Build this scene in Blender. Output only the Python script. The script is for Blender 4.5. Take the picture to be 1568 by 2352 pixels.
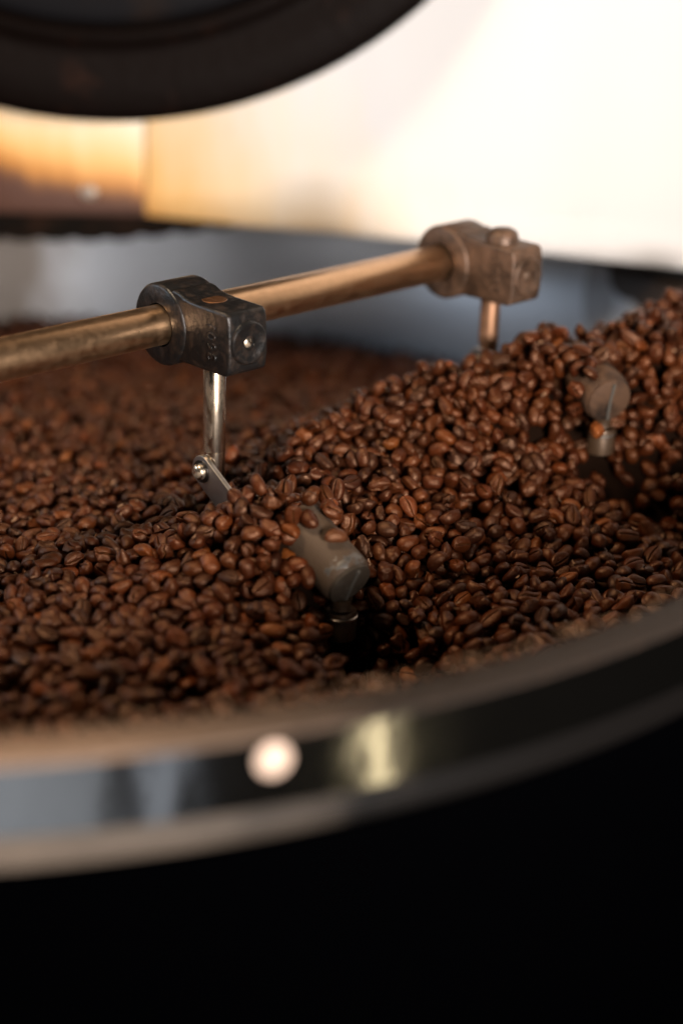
import bpy, bmesh, math, random
import numpy as np
from math import radians, cos, sin, pi, hypot, sqrt
from mathutils import Vector, Matrix, Quaternion

for o in list(bpy.data.objects):
    bpy.data.objects.remove(o)
sc = bpy.context.scene
COL = sc.collection

# ------------------------------------------------------------------ camera
CAM_H, PITCH, ROLL = 0.25, radians(21), radians(2)
cd = bpy.data.cameras.new('camera'); cam = bpy.data.objects.new('camera', cd); COL.objects.link(cam)
cd.sensor_fit = 'HORIZONTAL'; cd.sensor_width = 24.0; cd.lens = 24.0*3900/1568
cd.clip_start = 0.02; cd.clip_end = 20
cam.location = (0, 0, CAM_H)
cam.matrix_world = Matrix.Translation((0, 0, CAM_H)) @ Matrix.Rotation(pi/2-PITCH, 4, 'X') @ Matrix.Rotation(ROLL, 4, 'Z')
cd.dof.use_dof = True; cd.dof.focus_distance = 0.79; cd.dof.aperture_fstop = 2.6; cd.dof.aperture_blades = 0
sc.camera = cam

# ------------------------------------------------------------------ world and lamps
w = bpy.data.worlds.new('World'); sc.world = w; w.use_nodes = True
bgn = w.node_tree.nodes['Background']; bgn.inputs[0].default_value = (1, .93, .85, 1); bgn.inputs[1].default_value = 0.009

def lamp(name, loc, target, size, energy, color, size_y=None, shape='RECTANGLE', spread=180):
    l = bpy.data.lights.new(name, 'AREA'); o = bpy.data.objects.new(name, l); COL.objects.link(o)
    l.shape = shape; l.size = size; l.energy = energy; l.color = color; l.spread = radians(spread)
    if size_y and shape in ('RECTANGLE', 'ELLIPSE'): l.size_y = size_y
    o.location = loc
    o.rotation_euler = (Vector(target)-Vector(loc)).to_track_quat('-Z', 'Y').to_euler()
    return o
lamp('key_lamp', (-.42, .60, .88), (0, .86, -.03), .24, 7.0, (1, .77, .53))
lamp('front_lamp', (.52, -.52, .30), (-.18, 1.2, .17), .26, 4.1, (1, .94, .90), spread=52)
lamp('window_lamp', (-1.25, .85, .42), (.1, 1.2, -.02), .4, 4.0, (.80, .89, 1), .4)
# added low lamps, out of view, that give the polished band its reflections
def low(name, az, el, dist, sx, sy, e, color):
    p0 = Vector((-.03, .46, -.015)); d = Vector((sin(radians(az))*cos(radians(el)), -cos(radians(az))*cos(radians(el)), sin(radians(el))))
    return lamp(name, p0+d*dist, p0, sx, e, color, sy, spread=60)
low('blue_reflection_lamp', 10.5, -30, 1.2, .36, .5, .030, (.74, .85, 1))
low('blue_reflection_lamp_2', 28, -30, 1.2, .10, .5, .0080, (.70, .82, 1))
low('strip_reflection_lamp', 57, -30, 1.2, .070, .5, .024, (1, .88, .56))
low('beige_reflection_lamp', 14, 2, 1.4, .9, .5, .36, (1, .84, .70))  # added warm fill, out of view, for the bead and the pale disc

sc.view_settings.view_transform = 'Standard'; sc.view_settings.look = 'None'
sc.view_settings.exposure = 0.0; sc.view_settings.gamma = 1.0
sc.cycles.max_bounces = 6; sc.cycles.caustics_reflective = False; sc.cycles.caustics_refractive = False
sc.cycles.use_denoising = True

# ------------------------------------------------------------------ placing helpers (picture point -> place in the world)
def ray(px, py):
    u = (px-784)/3900; v = -(py-1176)/3900
    c, s = cos(ROLL), sin(ROLL)
    u2 = u*c-v*s; v2 = u*s+v*c
    return np.array([u2, cos(PITCH)+v2*sin(PITCH), -sin(PITCH)+v2*cos(PITCH)])
ORG = np.array([0, 0, CAM_H])
def atz(px, py, z): d = ray(px, py); return ORG+d*((z-CAM_H)/d[2])
def aty(px, py, y): d = ray(px, py); return ORG+d*(y/d[1])
def atd(px, py, D): return ORG+ray(px, py)*D
def pj(P):
    P = np.asarray(P, float); x, y, z = P[..., 0], P[..., 1], P[..., 2]-CAM_H
    d = y*cos(PITCH)-z*sin(PITCH); u = x/d; v = (y*sin(PITCH)+z*cos(PITCH))/d
    c, s = cos(ROLL), sin(ROLL)
    return 784+3900*(u*c+v*s), 1176-3900*(-u*s+v*c), d

# ------------------------------------------------------------------ materials
def mat(name):
    m = bpy.data.materials.new(name); m.use_nodes = True
    nt = m.node_tree; nt.nodes.clear()
    out = nt.nodes.new('ShaderNodeOutputMaterial'); p = nt.nodes.new('ShaderNodeBsdfPrincipled')
    nt.links.new(p.outputs[0], out.inputs[0])
    return m, nt, p
def N(nt, t, **kw):
    n = nt.nodes.new(t)
    for k, v in kw.items():
        if k.startswith('i_'):
            k2 = k[2:]; n.inputs[int(k2) if k2.isdigit() else k2].default_value = v
        else: setattr(n, k, v)
    return n
def coords(nt, kind='Object', scale=(1, 1, 1), rot=(0, 0, 0), loc=(0, 0, 0)):
    tc = N(nt, 'ShaderNodeTexCoord'); mp = N(nt, 'ShaderNodeMapping')
    mp.inputs['Scale'].default_value = scale; mp.inputs['Rotation'].default_value = rot; mp.inputs['Location'].default_value = loc
    nt.links.new(tc.outputs[kind], mp.inputs[0]); return mp.outputs[0]
def noise(nt, vec, scale, detail=4, rough=.55, dist=0.):
    n = N(nt, 'ShaderNodeTexNoise'); n.inputs['Scale'].default_value = scale; n.inputs['Detail'].default_value = detail
    n.inputs['Roughness'].default_value = rough; n.inputs['Distortion'].default_value = dist
    nt.links.new(vec, n.inputs['Vector']); return n.outputs['Fac']
def ramp(nt, fac, stops, interp='LINEAR'):
    r = N(nt, 'ShaderNodeValToRGB'); cr = r.color_ramp; cr.interpolation = interp
    while len(cr.elements) > 1: cr.elements.remove(cr.elements[0])
    for i, (p, c) in enumerate(stops):
        e = cr.elements[0] if i == 0 else cr.elements.new(p)
        e.position = p; e.color = (c, c, c, 1) if not hasattr(c, '__len__') else (*c, 1)
    nt.links.new(fac, r.inputs[0]); return r.outputs[0]
def mix(nt, fac, a, b, mode='MIX'):
    m = N(nt, 'ShaderNodeMix', data_type='RGBA', blend_type=mode)
    for s, v in ((m.inputs[0], fac), (m.inputs[6], a), (m.inputs[7], b)):
        if hasattr(v, 'links'): nt.links.new(v, s)
        elif hasattr(v, '__len__'): s.default_value = (*v, 1)
        else: s.default_value = v
    return m.outputs[2]
def mth(nt, op, a, b=0., c=None, clamp=False):
    m = N(nt, 'ShaderNodeMath', operation=op, use_clamp=clamp)
    for i, v in enumerate((a, b, c)):
        if v is None: continue
        if hasattr(v, 'links'): nt.links.new(v, m.inputs[i])
        else: m.inputs[i].default_value = v
    return m.outputs[0]
def bump(nt, p, hgt, dist, strength=1.):
    b = N(nt, 'ShaderNodeBump'); b.inputs['Distance'].default_value = dist; b.inputs['Strength'].default_value = strength
    nt.links.new(hgt, b.inputs['Height']); nt.links.new(b.outputs[0], p.inputs['Normal'])
def L(nt, a, b): nt.links.new(a, b)

def metal(name, base, rough, blotch=None, stain_lo=.45, stain_hi=.65, nscale=60, stretch=(1, 1, 1), metallic=1., stain_rough=.55, bmp=.00008, bscale=400, stain_metal=.3, detail=5):
    m, nt, p = mat(name); v = coords(nt, scale=stretch)
    n1 = noise(nt, v, nscale, detail, .62, .3); n2 = noise(nt, v, bscale, 4)
    p.inputs['Metallic'].default_value = metallic
    if blotch:
        f = ramp(nt, n1, [(stain_lo, 0.), (stain_hi, 1.)])
        L(nt, mix(nt, f, base, blotch), p.inputs['Base Color'])
        r = ramp(nt, f, [(0, rough), (1, stain_rough)]); L(nt, mix(nt, .12, r, n2), p.inputs['Roughness'])
        L(nt, ramp(nt, f, [(0, metallic), (1, stain_metal)]), p.inputs['Metallic'])
    else:
        p.inputs['Base Color'].default_value = (*base, 1)
        r = ramp(nt, n1, [(.3, rough*.85), (.7, rough*1.2)]); L(nt, r, p.inputs['Roughness'])
    bump(nt, p, n2, bmp)
    return m

# roasted bean skin
def bean_material():
    m, nt, p = mat('roasted_bean'); v = coords(nt)
    a = N(nt, 'ShaderNodeAttribute', attribute_name='tint'); g = N(nt, 'ShaderNodeAttribute', attribute_name='groove')
    n1 = noise(nt, v, 260, 4, .6, .4); n2 = noise(nt, v, 1500, 5, .65); n3 = noise(nt, v, 700, 3, .6, 1.2)
    c = mix(nt, 1., a.outputs['Color'], ramp(nt, n1, [(.25, .62), (.5, 1.), (.78, 1.42)]), 'MULTIPLY')
    c = mix(nt, ramp(nt, n2, [(.56, 0.), (.75, .4)]), c, (.10, .036, .013))
    husk = mth(nt, 'MULTIPLY', g.outputs['Fac'], ramp(nt, n1, [(.47, 0.), (.60, .75)]))
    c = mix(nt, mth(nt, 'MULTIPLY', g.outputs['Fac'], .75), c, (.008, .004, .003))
    c = mix(nt, husk, c, (.20, .080, .026))
    L(nt, c, p.inputs['Base Color'])
    L(nt, ramp(nt, n3, [(.3, .27), (.7, .46)]), p.inputs['Roughness'])
    p.inputs['Specular IOR Level'].default_value = .62; p.inputs['Specular Tint'].default_value = (1, .58, .36, 1)
    h = mth(nt, 'ADD', mth(nt, 'MULTIPLY', n3, .6), mth(nt, 'MULTIPLY', n2, .4))
    bump(nt, p, h, .00042)
    return m
M = {}
M['bean'] = bean_material()
M['pipe'] = metal('stained_tube', (.70, .43, .24), .27, (.60, .36, .20), .40, .85, 200, (1, 1, 1), bmp=.00010, bscale=260, stain_metal=.95, stain_rough=.36)
M['iron'] = metal('black_cast_iron', (.010, .009, .0085), .30, (.034, .018, .010), .45, .80, 160, metallic=.25, bmp=.0003, bscale=420, stain_rough=.6, stain_metal=0.)
M['iron_dusty'] = metal('dusty_brown_cast_iron', (.075, .044, .028), .42, (.15, .080, .046), .42, .66, 90, metallic=.5, bmp=.0003, bscale=420, stain_rough=.6, stain_metal=.2)
M['post'] = metal('polished_rod', (.66, .55, .43), .16, (.32, .19, .10), .52, .70, 70, (1, 1, .35), stain_metal=.7, stain_rough=.4)
M['post_brown'] = metal('browned_rod', (.24, .13, .075), .45, (.26, .13, .07), .4, .66, 70, stain_metal=.4)
M['plate'] = metal('brushed_steel', (.46, .43, .40), .36, (.30, .25, .20), .5, .75, 60, (1, 1, 1), bmp=.00003, bscale=900, stain_metal=.9, stain_rough=.45)
M['bolt'] = metal('bright_bolt', (.72, .60, .46), .25, (.42, .28, .17), .5, .7, 200)
M['scraper'] = metal('worn_grey_scraper', (.070, .044, .027), .6, (.17, .155, .14), .57, .60, 60, (1, 1, 1), metallic=.1, stain_metal=.8, stain_rough=.42, bmp=.0001)
M['cup'] = metal('oily_brown_steel', (.22, .14, .085), .3, (.12, .06, .03), .5, .7, 90, metallic=.8)
M['bright_edge'] = metal('worn_bright_edge', (.8, .78, .74), .2)
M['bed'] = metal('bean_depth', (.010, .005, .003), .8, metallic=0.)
M['black'] = metal('black_housing', (.0005, .0005, .0007), .9, metallic=0.)
M['black'].node_tree.nodes['Principled BSDF'].inputs['Specular IOR Level'].default_value = 0.0
M['band'] = metal('polished_band', (.50, .46, .42), .12, None, nscale=8, bmp=.0011, bscale=16)
M['floor'] = metal('dark_sieve', (.02, .018, .016), .6)

def wall_material():
    m, nt, p = mat('tray_wall_steel'); v = coords(nt)
    sx = N(nt, 'ShaderNodeSeparateXYZ'); L(nt, v, sx.inputs[0])
    n = noise(nt, v, 9, 4, .6); n2 = noise(nt, v, 300, 3)
    # coffee oil browning, heavy on the left stretch, fading out towards the middle
    t = mth(nt, 'ADD', mth(nt, 'MULTIPLY', sx.outputs[0], -6.0), mth(nt, 'MULTIPLY', n, 1.1))
    f = ramp(nt, t, [(.55, 0.), (1.15 if False else .98, 1.)])
    c = mix(nt, f, (.50, .53, .58), (.14, .112, .092))
    # hooked dark brown patch under the right end of the panel, with a paler edge
    for (cx, cz, rx, rz, rgb, k) in WALL_PATCHES:
        ex_ = mth(nt, 'DIVIDE', mth(nt, 'SUBTRACT', sx.outputs[0], cx), rx); ez_ = mth(nt, 'DIVIDE', mth(nt, 'SUBTRACT', sx.outputs[2], cz), rz)
        e = mth(nt, 'ADD', mth(nt, 'ADD', mth(nt, 'MULTIPLY', ex_, ex_), mth(nt, 'MULTIPLY', ez_, ez_)), mth(nt, 'MULTIPLY', mth(nt, 'SUBTRACT', n, .5), .6))
        msk = ramp(nt, e, [(.85, k), (1., 0.)])
        c = mix(nt, msk, c, rgb); f = mth(nt, 'MAXIMUM', f, msk)
    L(nt, c, p.inputs['Base Color']); L(nt, ramp(nt, f, [(0, .55), (1, .2)]), p.inputs['Metallic'])
    L(nt, ramp(nt, f, [(0, .32), (1, .46)]), p.inputs['Roughness'])
    bump(nt, p, n2, .00004)
    return m


def panel_material(left):
    m, nt, p = mat('burnt_enamel' if left else 'white_enamel'); v = coords(nt)
    sx = N(nt, 'ShaderNodeSeparateXYZ'); L(nt, v, sx.inputs[0]); X, Y, Z = sx.outputs
    n1 = noise(nt, coords(nt, scale=(1, 1, .35)), 14, 5, .6, .4)
    n2 = noise(nt, coords(nt, scale=(1, 1, .18)), 60, 4, .6)
    # scorch: strongest low and to the left (object x 0 = seam between the two sheets, z 0 = bottom edge)
    if left: d = mth(nt, 'ADD', mth(nt, 'MULTIPLY', Z, 15.0), mth(nt, 'MULTIPLY', X, 3.2))
    else:    d = mth(nt, 'ADD', mth(nt, 'MULTIPLY', Z, 4.0), mth(nt, 'MULTIPLY', X, 3.8))
    d = mth(nt, 'ADD', d, mth(nt, 'MULTIPLY', mth(nt, 'SUBTRACT', n1, .5), .55))
    d = mth(nt, 'ADD', d, mth(nt, 'MULTIPLY', mth(nt, 'SUBTRACT', n2, .5), .25))
    if left:
        col = ramp(nt, d, [(0., (.10, .045, .03)), (.10, (.20, .085, .035)), (.24, (.60, .25, .06)), (.42, (.85, .48, .17)), (.70, (.88, .64, .38)), (1., (.88, .76, .60))])
    else:
        col = ramp(nt, d, [(0., (.76, .36, .10)), (.14, (.87, .51, .20)), (.38, (.90, .67, .42)), (.70, (.88, .77, .65)), (1., (.80, .77, .75))])
    sp = noise(nt, v, 55, 3, .5); fl = ramp(nt, sp, [(.735, 0.), (.775, .55)])
    col = mix(nt, fl, col, (.42, .28, .18))
    L(nt, col, p.inputs['Base Color']); p.inputs['Roughness'].default_value = .28
    p.inputs['Specular IOR Level'].default_value = .45
    bump(nt, p, noise(nt, v, 30, 3), .0004)
    return m
M['panel_left'] = panel_material(True); M['panel_right'] = panel_material(False)
M['door'] = metal('sooty_door_ring', (.0035, .0018, .0013), .55, (.014, .005, .0025), .60, .78, 30, metallic=.2, stain_metal=0., bmp=.0005, bscale=120)
M['door_plate'] = metal('dark_door_plate', (.0055, .0052, .0060), .6, (.008, .005, .004), .5, .7, 20, metallic=.3, stain_metal=0., bmp=.0003, bscale=100)
M['dark_strip'] = metal('strip_black', (.010, .007, .005), .7, (.03, .014, .008), .5, .7, 30, metallic=0., stain_metal=0.)
M['chaff'] = metal('silverskin_chaff', (.30, .16, .08), .7, metallic=0.)

M['band_glint'] = metal('pale_glint', (.85, .62, .48), .6, metallic=.1)  # colour of the painted highlight on the band
M['screw_dull'] = metal('dull_screw', (.14, .085, .055), .5, metallic=.4)
M['copper'] = metal('rubbed_rod_end', (.22, .10, .045), .5, (.10, .045, .02), .5, .7, 300)
M['washer_brown'] = metal('browned_washer', (.50, .33, .22), .45, metallic=.6)
M['bolt_grey'] = metal('grey_screw', (.55, .46, .38), .45)

for k_ in ('door', 'door_plate', 'dark_strip'):
    M[k_].node_tree.nodes['Principled BSDF'].inputs['Specular IOR Level'].default_value = .06

def wall_hit(px, py):
    dv = ray(px, py); tx, ty, r_ = -.193, .889, .447
    A_, B_, C_ = dv[0]**2+dv[1]**2, 2*(-tx*dv[0]-ty*dv[1]), tx*tx+ty*ty-r_*r_
    p_ = ORG+dv*((-B_+sqrt(B_*B_-4*A_*C_))/2/A_); return p_-np.array([tx, ty, -.14])
def blotch(px, py, wpx, hpx, rgb, k):
    a, b, c, d = wall_hit(px-wpx, py), wall_hit(px+wpx, py), wall_hit(px, py-hpx), wall_hit(px, py+hpx)
    return ((a[0]+b[0])/2, (c[2]+d[2])/2, abs(b[0]-a[0])/2, abs(c[2]-d[2])/2, rgb, k)
WALL_PATCHES = [blotch(1375, 680, 38, 110, (.16, .14, .13), .6), blotch(1440, 640, 46, 52, (.035, .022, .016), 1.), blotch(1520, 690, 85, 50, (.035, .022, .016), 1.)]
M['wall'] = wall_material()
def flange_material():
    m, nt, p = mat('browned_flange'); v = coords(nt); sx = N(nt, 'ShaderNodeSeparateXYZ'); L(nt, v, sx.inputs[0])
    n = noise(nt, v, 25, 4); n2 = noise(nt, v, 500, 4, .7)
    # pale beige towards the left, dark brown towards the right
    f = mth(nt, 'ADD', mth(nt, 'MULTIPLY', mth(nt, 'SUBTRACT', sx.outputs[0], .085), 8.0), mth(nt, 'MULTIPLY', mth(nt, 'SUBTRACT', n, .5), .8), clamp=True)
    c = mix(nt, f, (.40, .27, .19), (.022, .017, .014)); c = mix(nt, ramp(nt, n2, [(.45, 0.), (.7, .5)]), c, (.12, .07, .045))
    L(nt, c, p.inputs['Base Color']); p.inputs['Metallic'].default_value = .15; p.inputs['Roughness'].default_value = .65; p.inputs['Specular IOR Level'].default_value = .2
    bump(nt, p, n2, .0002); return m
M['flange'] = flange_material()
M['bed'].node_tree.nodes['Principled BSDF'].inputs['Specular IOR Level'].default_value = 0

M['scraper_cap'] = metal('shaded_scraper_face', (.046, .034, .024), .55, (.085, .068, .052), .5, .7, 120, metallic=.2, stain_metal=.3)  # end-face shade put into the colour; the barrel is the same metal
M['scraper_rib'] = metal('rubbed_rib', (.13, .115, .095), .45, metallic=.5)
M['scraper_brown'] = metal('coffee_browned_scraper', (.095, .050, .028), .6, (.022, .014, .010), .48, .62, 45, metallic=.2, stain_metal=.2)
def bead_material():
    m, nt, p = mat('painted_sheen_bead'); v = coords(nt); sx = N(nt, 'ShaderNodeSeparateXYZ'); L(nt, v, sx.inputs[0])
    n = noise(nt, v, 30, 4)
    # reflection painted in: beige at the left, fading to black further right
    f = mth(nt, 'ADD', mth(nt, 'MULTIPLY', mth(nt, 'SUBTRACT', sx.outputs[0], .10), 9.), mth(nt, 'MULTIPLY', mth(nt, 'SUBTRACT', n, .5), .8), clamp=True)
    L(nt, mix(nt, f, (.15, .115, .088), (.006, .005, .0045)), p.inputs['Base Color']); p.inputs['Roughness'].default_value = .5
    p.inputs['Metallic'].default_value = .0; p.inputs['Specular IOR Level'].default_value = .08; return m
M['bead'] = bead_material()
M['bright_edge'] = metal('worn_edge', (.42, .36, .30), .3)
M['cup'] = metal('oily_brown_bush', (.10, .060, .034), .35, (.05, .028, .016), .5, .7, 90, metallic=.6)
for k_ in ('scraper', 'scraper_cap', 'scraper_brown'):
    M[k_].node_tree.nodes['Principled BSDF'].inputs['Specular IOR Level'].default_value = .25
M['chaff'] = metal('dusty_chaff', (.20, .105, .052), .75, metallic=0.)

# ------------------------------------------------------------------ object helpers
def link(name, me, m=None, parent=None, smooth=True):
    o = bpy.data.objects.new(name, me); COL.objects.link(o)
    if m is not None and not me.materials: me.materials.append(m)
    if parent is not None: o.parent = parent
    if smooth and len(me.polygons): me.polygons.foreach_set('use_smooth', [True]*len(me.polygons))
    return o
def tag(o, label=None, cat=None, group=None, kind=None):
    if label: o['label'] = label
    if cat: o['category'] = cat
    if group: o['group'] = group
    if kind: o['kind'] = kind
    return o
def empty(name, loc, label, cat, group=None):
    o = bpy.data.objects.new(name, None); COL.objects.link(o); o.location = loc; o.empty_display_size = .01
    return tag(o, label, cat, group)
def setpar(o, parent):
    """parent without moving (o is given in world coordinates, parents are unrotated)"""
    bpy.context.view_layer.update()
    o.parent = parent; o.matrix_parent_inverse = parent.matrix_world.inverted()
def mesh(name, V, F, m, parent=None, smooth=True, angle=None, bevel=None, origin=None):
    me = bpy.data.meshes.new(name)
    V = np.asarray(V, float)
    org = np.array(origin if origin is not None else V.mean(0))
    me.from_pydata((V-org).tolist(), [], F); me.validate()
    bm = bmesh.new(); bm.from_mesh(me); bmesh.ops.recalc_face_normals(bm, faces=bm.faces)
    if bevel:
        es = [e for e in bm.edges if len(e.link_faces) == 2 and e.calc_face_angle(0) > radians(35)]
        bmesh.ops.bevel(bm, geom=es, offset=bevel, segments=3, affect='EDGES', profile=.6, clamp_overlap=True)
    bm.to_mesh(me); bm.free()
    o = link(name, me, m, None, smooth); o.location = org
    if smooth and angle:
        me.set_sharp_from_angle(angle=radians(angle))
    if parent is not None: setpar(o, parent)
    return o
def frame(ax, ref=(0, 0, 1)):
    ax = np.asarray(ax, float); ax = ax/np.linalg.norm(ax); ref = np.asarray(ref, float)
    if abs(ax @ ref) > .97: ref = np.array([1., 0, 0])
    u = np.cross(ref, ax); u /= np.linalg.norm(u); v = np.cross(ax, u); return ax, u, v
def lathe(name, base, axis, prof, m, parent=None, seg=48, angle=40, closed=False, arc=None):
    """prof: list of (distance along axis, radius)"""
    ax, u, v = frame(axis); base = np.asarray(base, float)
    V = []; F = []; n = len(prof)
    for k in range(seg):
        t = 2*pi*k/seg
        for (h, r) in prof: V.append(base+ax*h+(u*cos(t)+v*sin(t))*r)
    for k in range(seg):
        k2 = (k+1) % seg
        for i in range(n-1): F.append((k*n+i, k*n+i+1, k2*n+i+1, k2*n+i))
        if closed: F.append((k*n+n-1, k*n, k2*n, k2*n+n-1))
    if not closed:
        if prof[0][1] > 1e-6: F.append(tuple(k*n for k in range(seg)))
        if prof[-1][1] > 1e-6: F.append(tuple(k*n+n-1 for k in range(seg))[::-1])
    o = mesh(name, V, F, m, parent, True, angle)
    return o
def weld(o, d=1e-6):
    bm = bmesh.new(); bm.from_mesh(o.data); bmesh.ops.remove_doubles(bm, verts=bm.verts, dist=d)
    bmesh.ops.recalc_face_normals(bm, faces=bm.faces); bm.to_mesh(o.data); bm.free()
def extrude(name, outline, org, ex, ey, ez, z0, z1, m, parent=None, bevel=None, angle=35):
    """outline in the (ex, ey) plane, thickness along ez"""
    org, ex, ey, ez = (np.asarray(q, float) for q in (org, ex, ey, ez))
    n = len(outline); V = []
    for z in (z0, z1):
        for (a, b) in outline: V.append(org+ex*a+ey*b+ez*z)
    F = [tuple(range(n))[::-1], tuple(range(n, 2*n))]+[(i, (i+1) % n, n+(i+1) % n, n+i) for i in range(n)]
    return mesh(name, V, F, m, parent, True, angle, bevel)

# ------------------------------------------------------------------ cooling tray
TX, TY, RI, RO_ = -.193, .889, .447, .462
tray = empty('cooling_tray', (TX, TY, -.14), 'round steel cooling tray full of roasted coffee beans, polished outer band in front', 'cooling tray')
def ring(name, prof, m, seg=288):
    V = []; F = []; n = len(prof)
    for k in range(seg):
        t = 2*pi*k/seg
        for (r, z) in prof: V.append((TX+r*cos(t), TY+r*sin(t), z))
    for k in range(seg):
        k2 = (k+1) % seg
        for i in range(n): F.append((k*n+i, k*n+(i+1) % n, k2*n+(i+1) % n, k2*n+i))
    return mesh(name, V, F, m, tray, True, 50, origin=(TX, TY, -.14))
ring('tray_wall', [(RI, -.138), (RI, -.0030), (RI+.0006, -.0022), (RI+.0028, -.0022), (RI+.003, -.003), (RI+.003, -.138)], M['wall'])
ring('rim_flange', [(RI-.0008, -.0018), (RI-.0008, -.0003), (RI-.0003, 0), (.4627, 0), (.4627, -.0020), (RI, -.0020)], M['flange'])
ring('side_band', [(.4600, -.0022), (.4626, -.0022), (.4626, -.0255), (.4600, -.0255)], M['band'])
bead = [(.4600, -.0257), (.4626, -.0257)]+[(.4627+.0026*sin(a*.5)**1.6, -.0257-.0080*a/pi) for a in np.linspace(.35, pi, 8)]+[(.4652, -.0350), (.4600, -.0350)]
ring('band_bead', bead, M['bead'])
ring('housing', [(0.4595, -.0408), (0.4595, -.9), (.41, -.9), (.41, -.142), (0.4585, -.142), (0.4585, -.0408)], M['black'])
V = [(TX, TY, -.1385)]+[(TX+RI*cos(t), TY+RI*sin(t), -.1385) for t in np.linspace(0, 2*pi, 97)[:-1]]
mesh('sieve_floor', V, [(0, 1+i, 1+(i+1) % 96) for i in range(96)], M['floor'], tray)
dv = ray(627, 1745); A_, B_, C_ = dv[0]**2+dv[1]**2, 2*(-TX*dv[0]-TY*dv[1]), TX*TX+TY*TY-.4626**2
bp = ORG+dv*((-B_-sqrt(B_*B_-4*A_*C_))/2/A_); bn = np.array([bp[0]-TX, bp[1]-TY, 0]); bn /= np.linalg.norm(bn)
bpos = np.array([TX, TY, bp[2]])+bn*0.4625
lathe('band_glint', bpos, bn, [(0, .0058), (.0007, .0058), (.0011, .0053), (.0012, .0001)], M['band_glint'], tray, 32)  # added pale disc standing in for a blurred highlight on the band
# ------------------------------------------------------------------ stirring arm
a_ = atd(0, 826, .744); b_ = atd(900, 627, .89)
D_ = (b_-a_)/np.linalg.norm(b_-a_)
Nn = np.array([D_[1], -D_[0], 0]); Nn /= np.linalg.norm(Nn)
Up = np.cross(Nn, D_); Up /= np.linalg.norm(Up); Up = Up if Up[2] > 0 else -Up
Zv = np.array([0, 0, 1.])
C1 = np.array([-.0879, .7752, .0437]); C2 = np.array([.0493, .9011, .0501])
arm = empty('stirring_arm', tuple(a_-D_*.28), 'brown stained stirring arm with two clamps and rods reaching down into the beans', 'stirring arm')
lathe('tube', a_-D_*.28, D_, [(0, .0088), (.001, .0096), (.28+np.linalg.norm(C2-a_)+.020, .0096), (.281+np.linalg.norm(C2-a_)+.020, .0088)], M['pipe'], arm, 64)

def make_clamp(c, im, pm, label, rod_top, rod_bot, post_h, number):
    W0, W1 = 0., .0225
    col = lathe('clamp', c-D_*.0012, D_, [(0, .0105), (0, .0182), (.0006, .0192), (.0016, .0198), (.0235, .0198), (.0248, .0192), (.0252, .0182), (.0252, .0105)], im, arm, 72, closed=True)
    col['label'] = label
    # block in the (Nn, Up) plane with a concave neck running out of the collar
    out = [(.006, -.0145), (.014, -.0150), (.0480, -.0146), (.0505, -.0128), (.0516, -.006), (.0516, .010), (.0508, .0142), (.0490, .0154), (.030, .0156), (.024, .0158), (.0185, .0166), (.0145, .0182), (.0105, .0188), (.006, .0165)]
    blk = extrude('clamp_block', out, c, Nn, Up, D_, W0, W1, im, col, .0030, 40)
    q = c+D_*.0112+Nn*.0270
    ec = c+D_*.0112+Nn*.0514+Up*.0006
    boss = lathe('clamp_boss', ec, Nn, [(0, .0104), (.0009, .0102), (.0016, .0094), (.0016, .0078), (.0011, .0070), (.0011, .0034), (-.0010, .0031), (-.0010, .0001)], im, col, 40)
    scr = lathe('set_screw', ec-Nn*.0009+0*Up, Nn, [(0, .0027), (.0008, .0026), (.0015, .0018), (.0017, .0001)], M['bolt'] if not number else M['screw_dull'], col, 20)
    if True:
        cu = bpy.data.curves.new('cast_number', 'FONT'); cu.body = '3601'; cu.size = .0084; cu.extrude = .00035; cu.space_character = 1.12
        cu.align_x = 'CENTER'; cu.align_y = 'CENTER'; cu.bevel_depth = .00012; cu.bevel_resolution = 1; cu.resolution_u = 4
        to = bpy.data.objects.new('tmp', cu); COL.objects.link(to); dg = bpy.context.evaluated_depsgraph_get()
        me = bpy.data.meshes.new_from_object(to.evaluated_get(dg)); bpy.data.objects.remove(to)
        o = link('cast_number', me, None, None, True); me.materials.clear(); me.materials.append(im)
        # text x runs up the face, text y towards the collar, text z out of the face
        R = Matrix(((Up[0], -Nn[0], -D_[0], 0), (Up[1], -Nn[1], -D_[1], 0), (Up[2], -Nn[2], -D_[2], 0), (0, 0, 0, 1)))
        R = Matrix.Translation(Vector(c+Nn*.0395+Up*.0004-D_*.00015)) @ R
        me.transform(Matrix.Scale(1, 4)); o.matrix_world = R
        if R.determinant() < 0: pass
        bpy.context.view_layer.update(); o.parent = col; o.matrix_parent_inverse = col.matrix_world.inverted()
    return q
def make_rod(q, top, h, pm, cap):
    piv = q-Zv*h
    p0 = q+Zv*top; p1 = piv+Zv*.0085
    ln = np.linalg.norm(p0-p1)
    rod = lathe('rod', p1, Zv, [(0, .0046), (.0005, .0053), (ln-.0006, .0053), (ln, .0048)], pm, arm, 40)
    # milled flat tang below the rod
    out = [(.0048*cos(t), .0048*sin(t)) for t in np.linspace(-pi*.80, pi*.36, 14)]
    extrude('rod_tang', out, piv+Nn*0.0005, Nn, D_, Zv, -.012, .0090, pm, rod, .0003)
    return piv, rod
q1 = make_clamp(C1, M['iron'], M['post'], 'black cast iron clamp', 0, 0, 0, False)
q2 = make_clamp(C2, M['iron_dusty'], M['post_brown'], 'dusty brown cast iron clamp', 0, 0, 0, True)
piv1, rod1 = make_rod(q1, .0153, .0665, M['post'], 0)
piv2, rod2 = make_rod(q2, .0153, .0500, M['post_brown'], 0)
lathe('rod_knob', q2+Nn*.006+Up*.0150, Up, [(0, .0088), (.0030, .0086), (.0058, .0076), (.0074, .0052), (.0078, .0030), (.0078, .0001)], M['iron_dusty'], rod2, 32)
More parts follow.
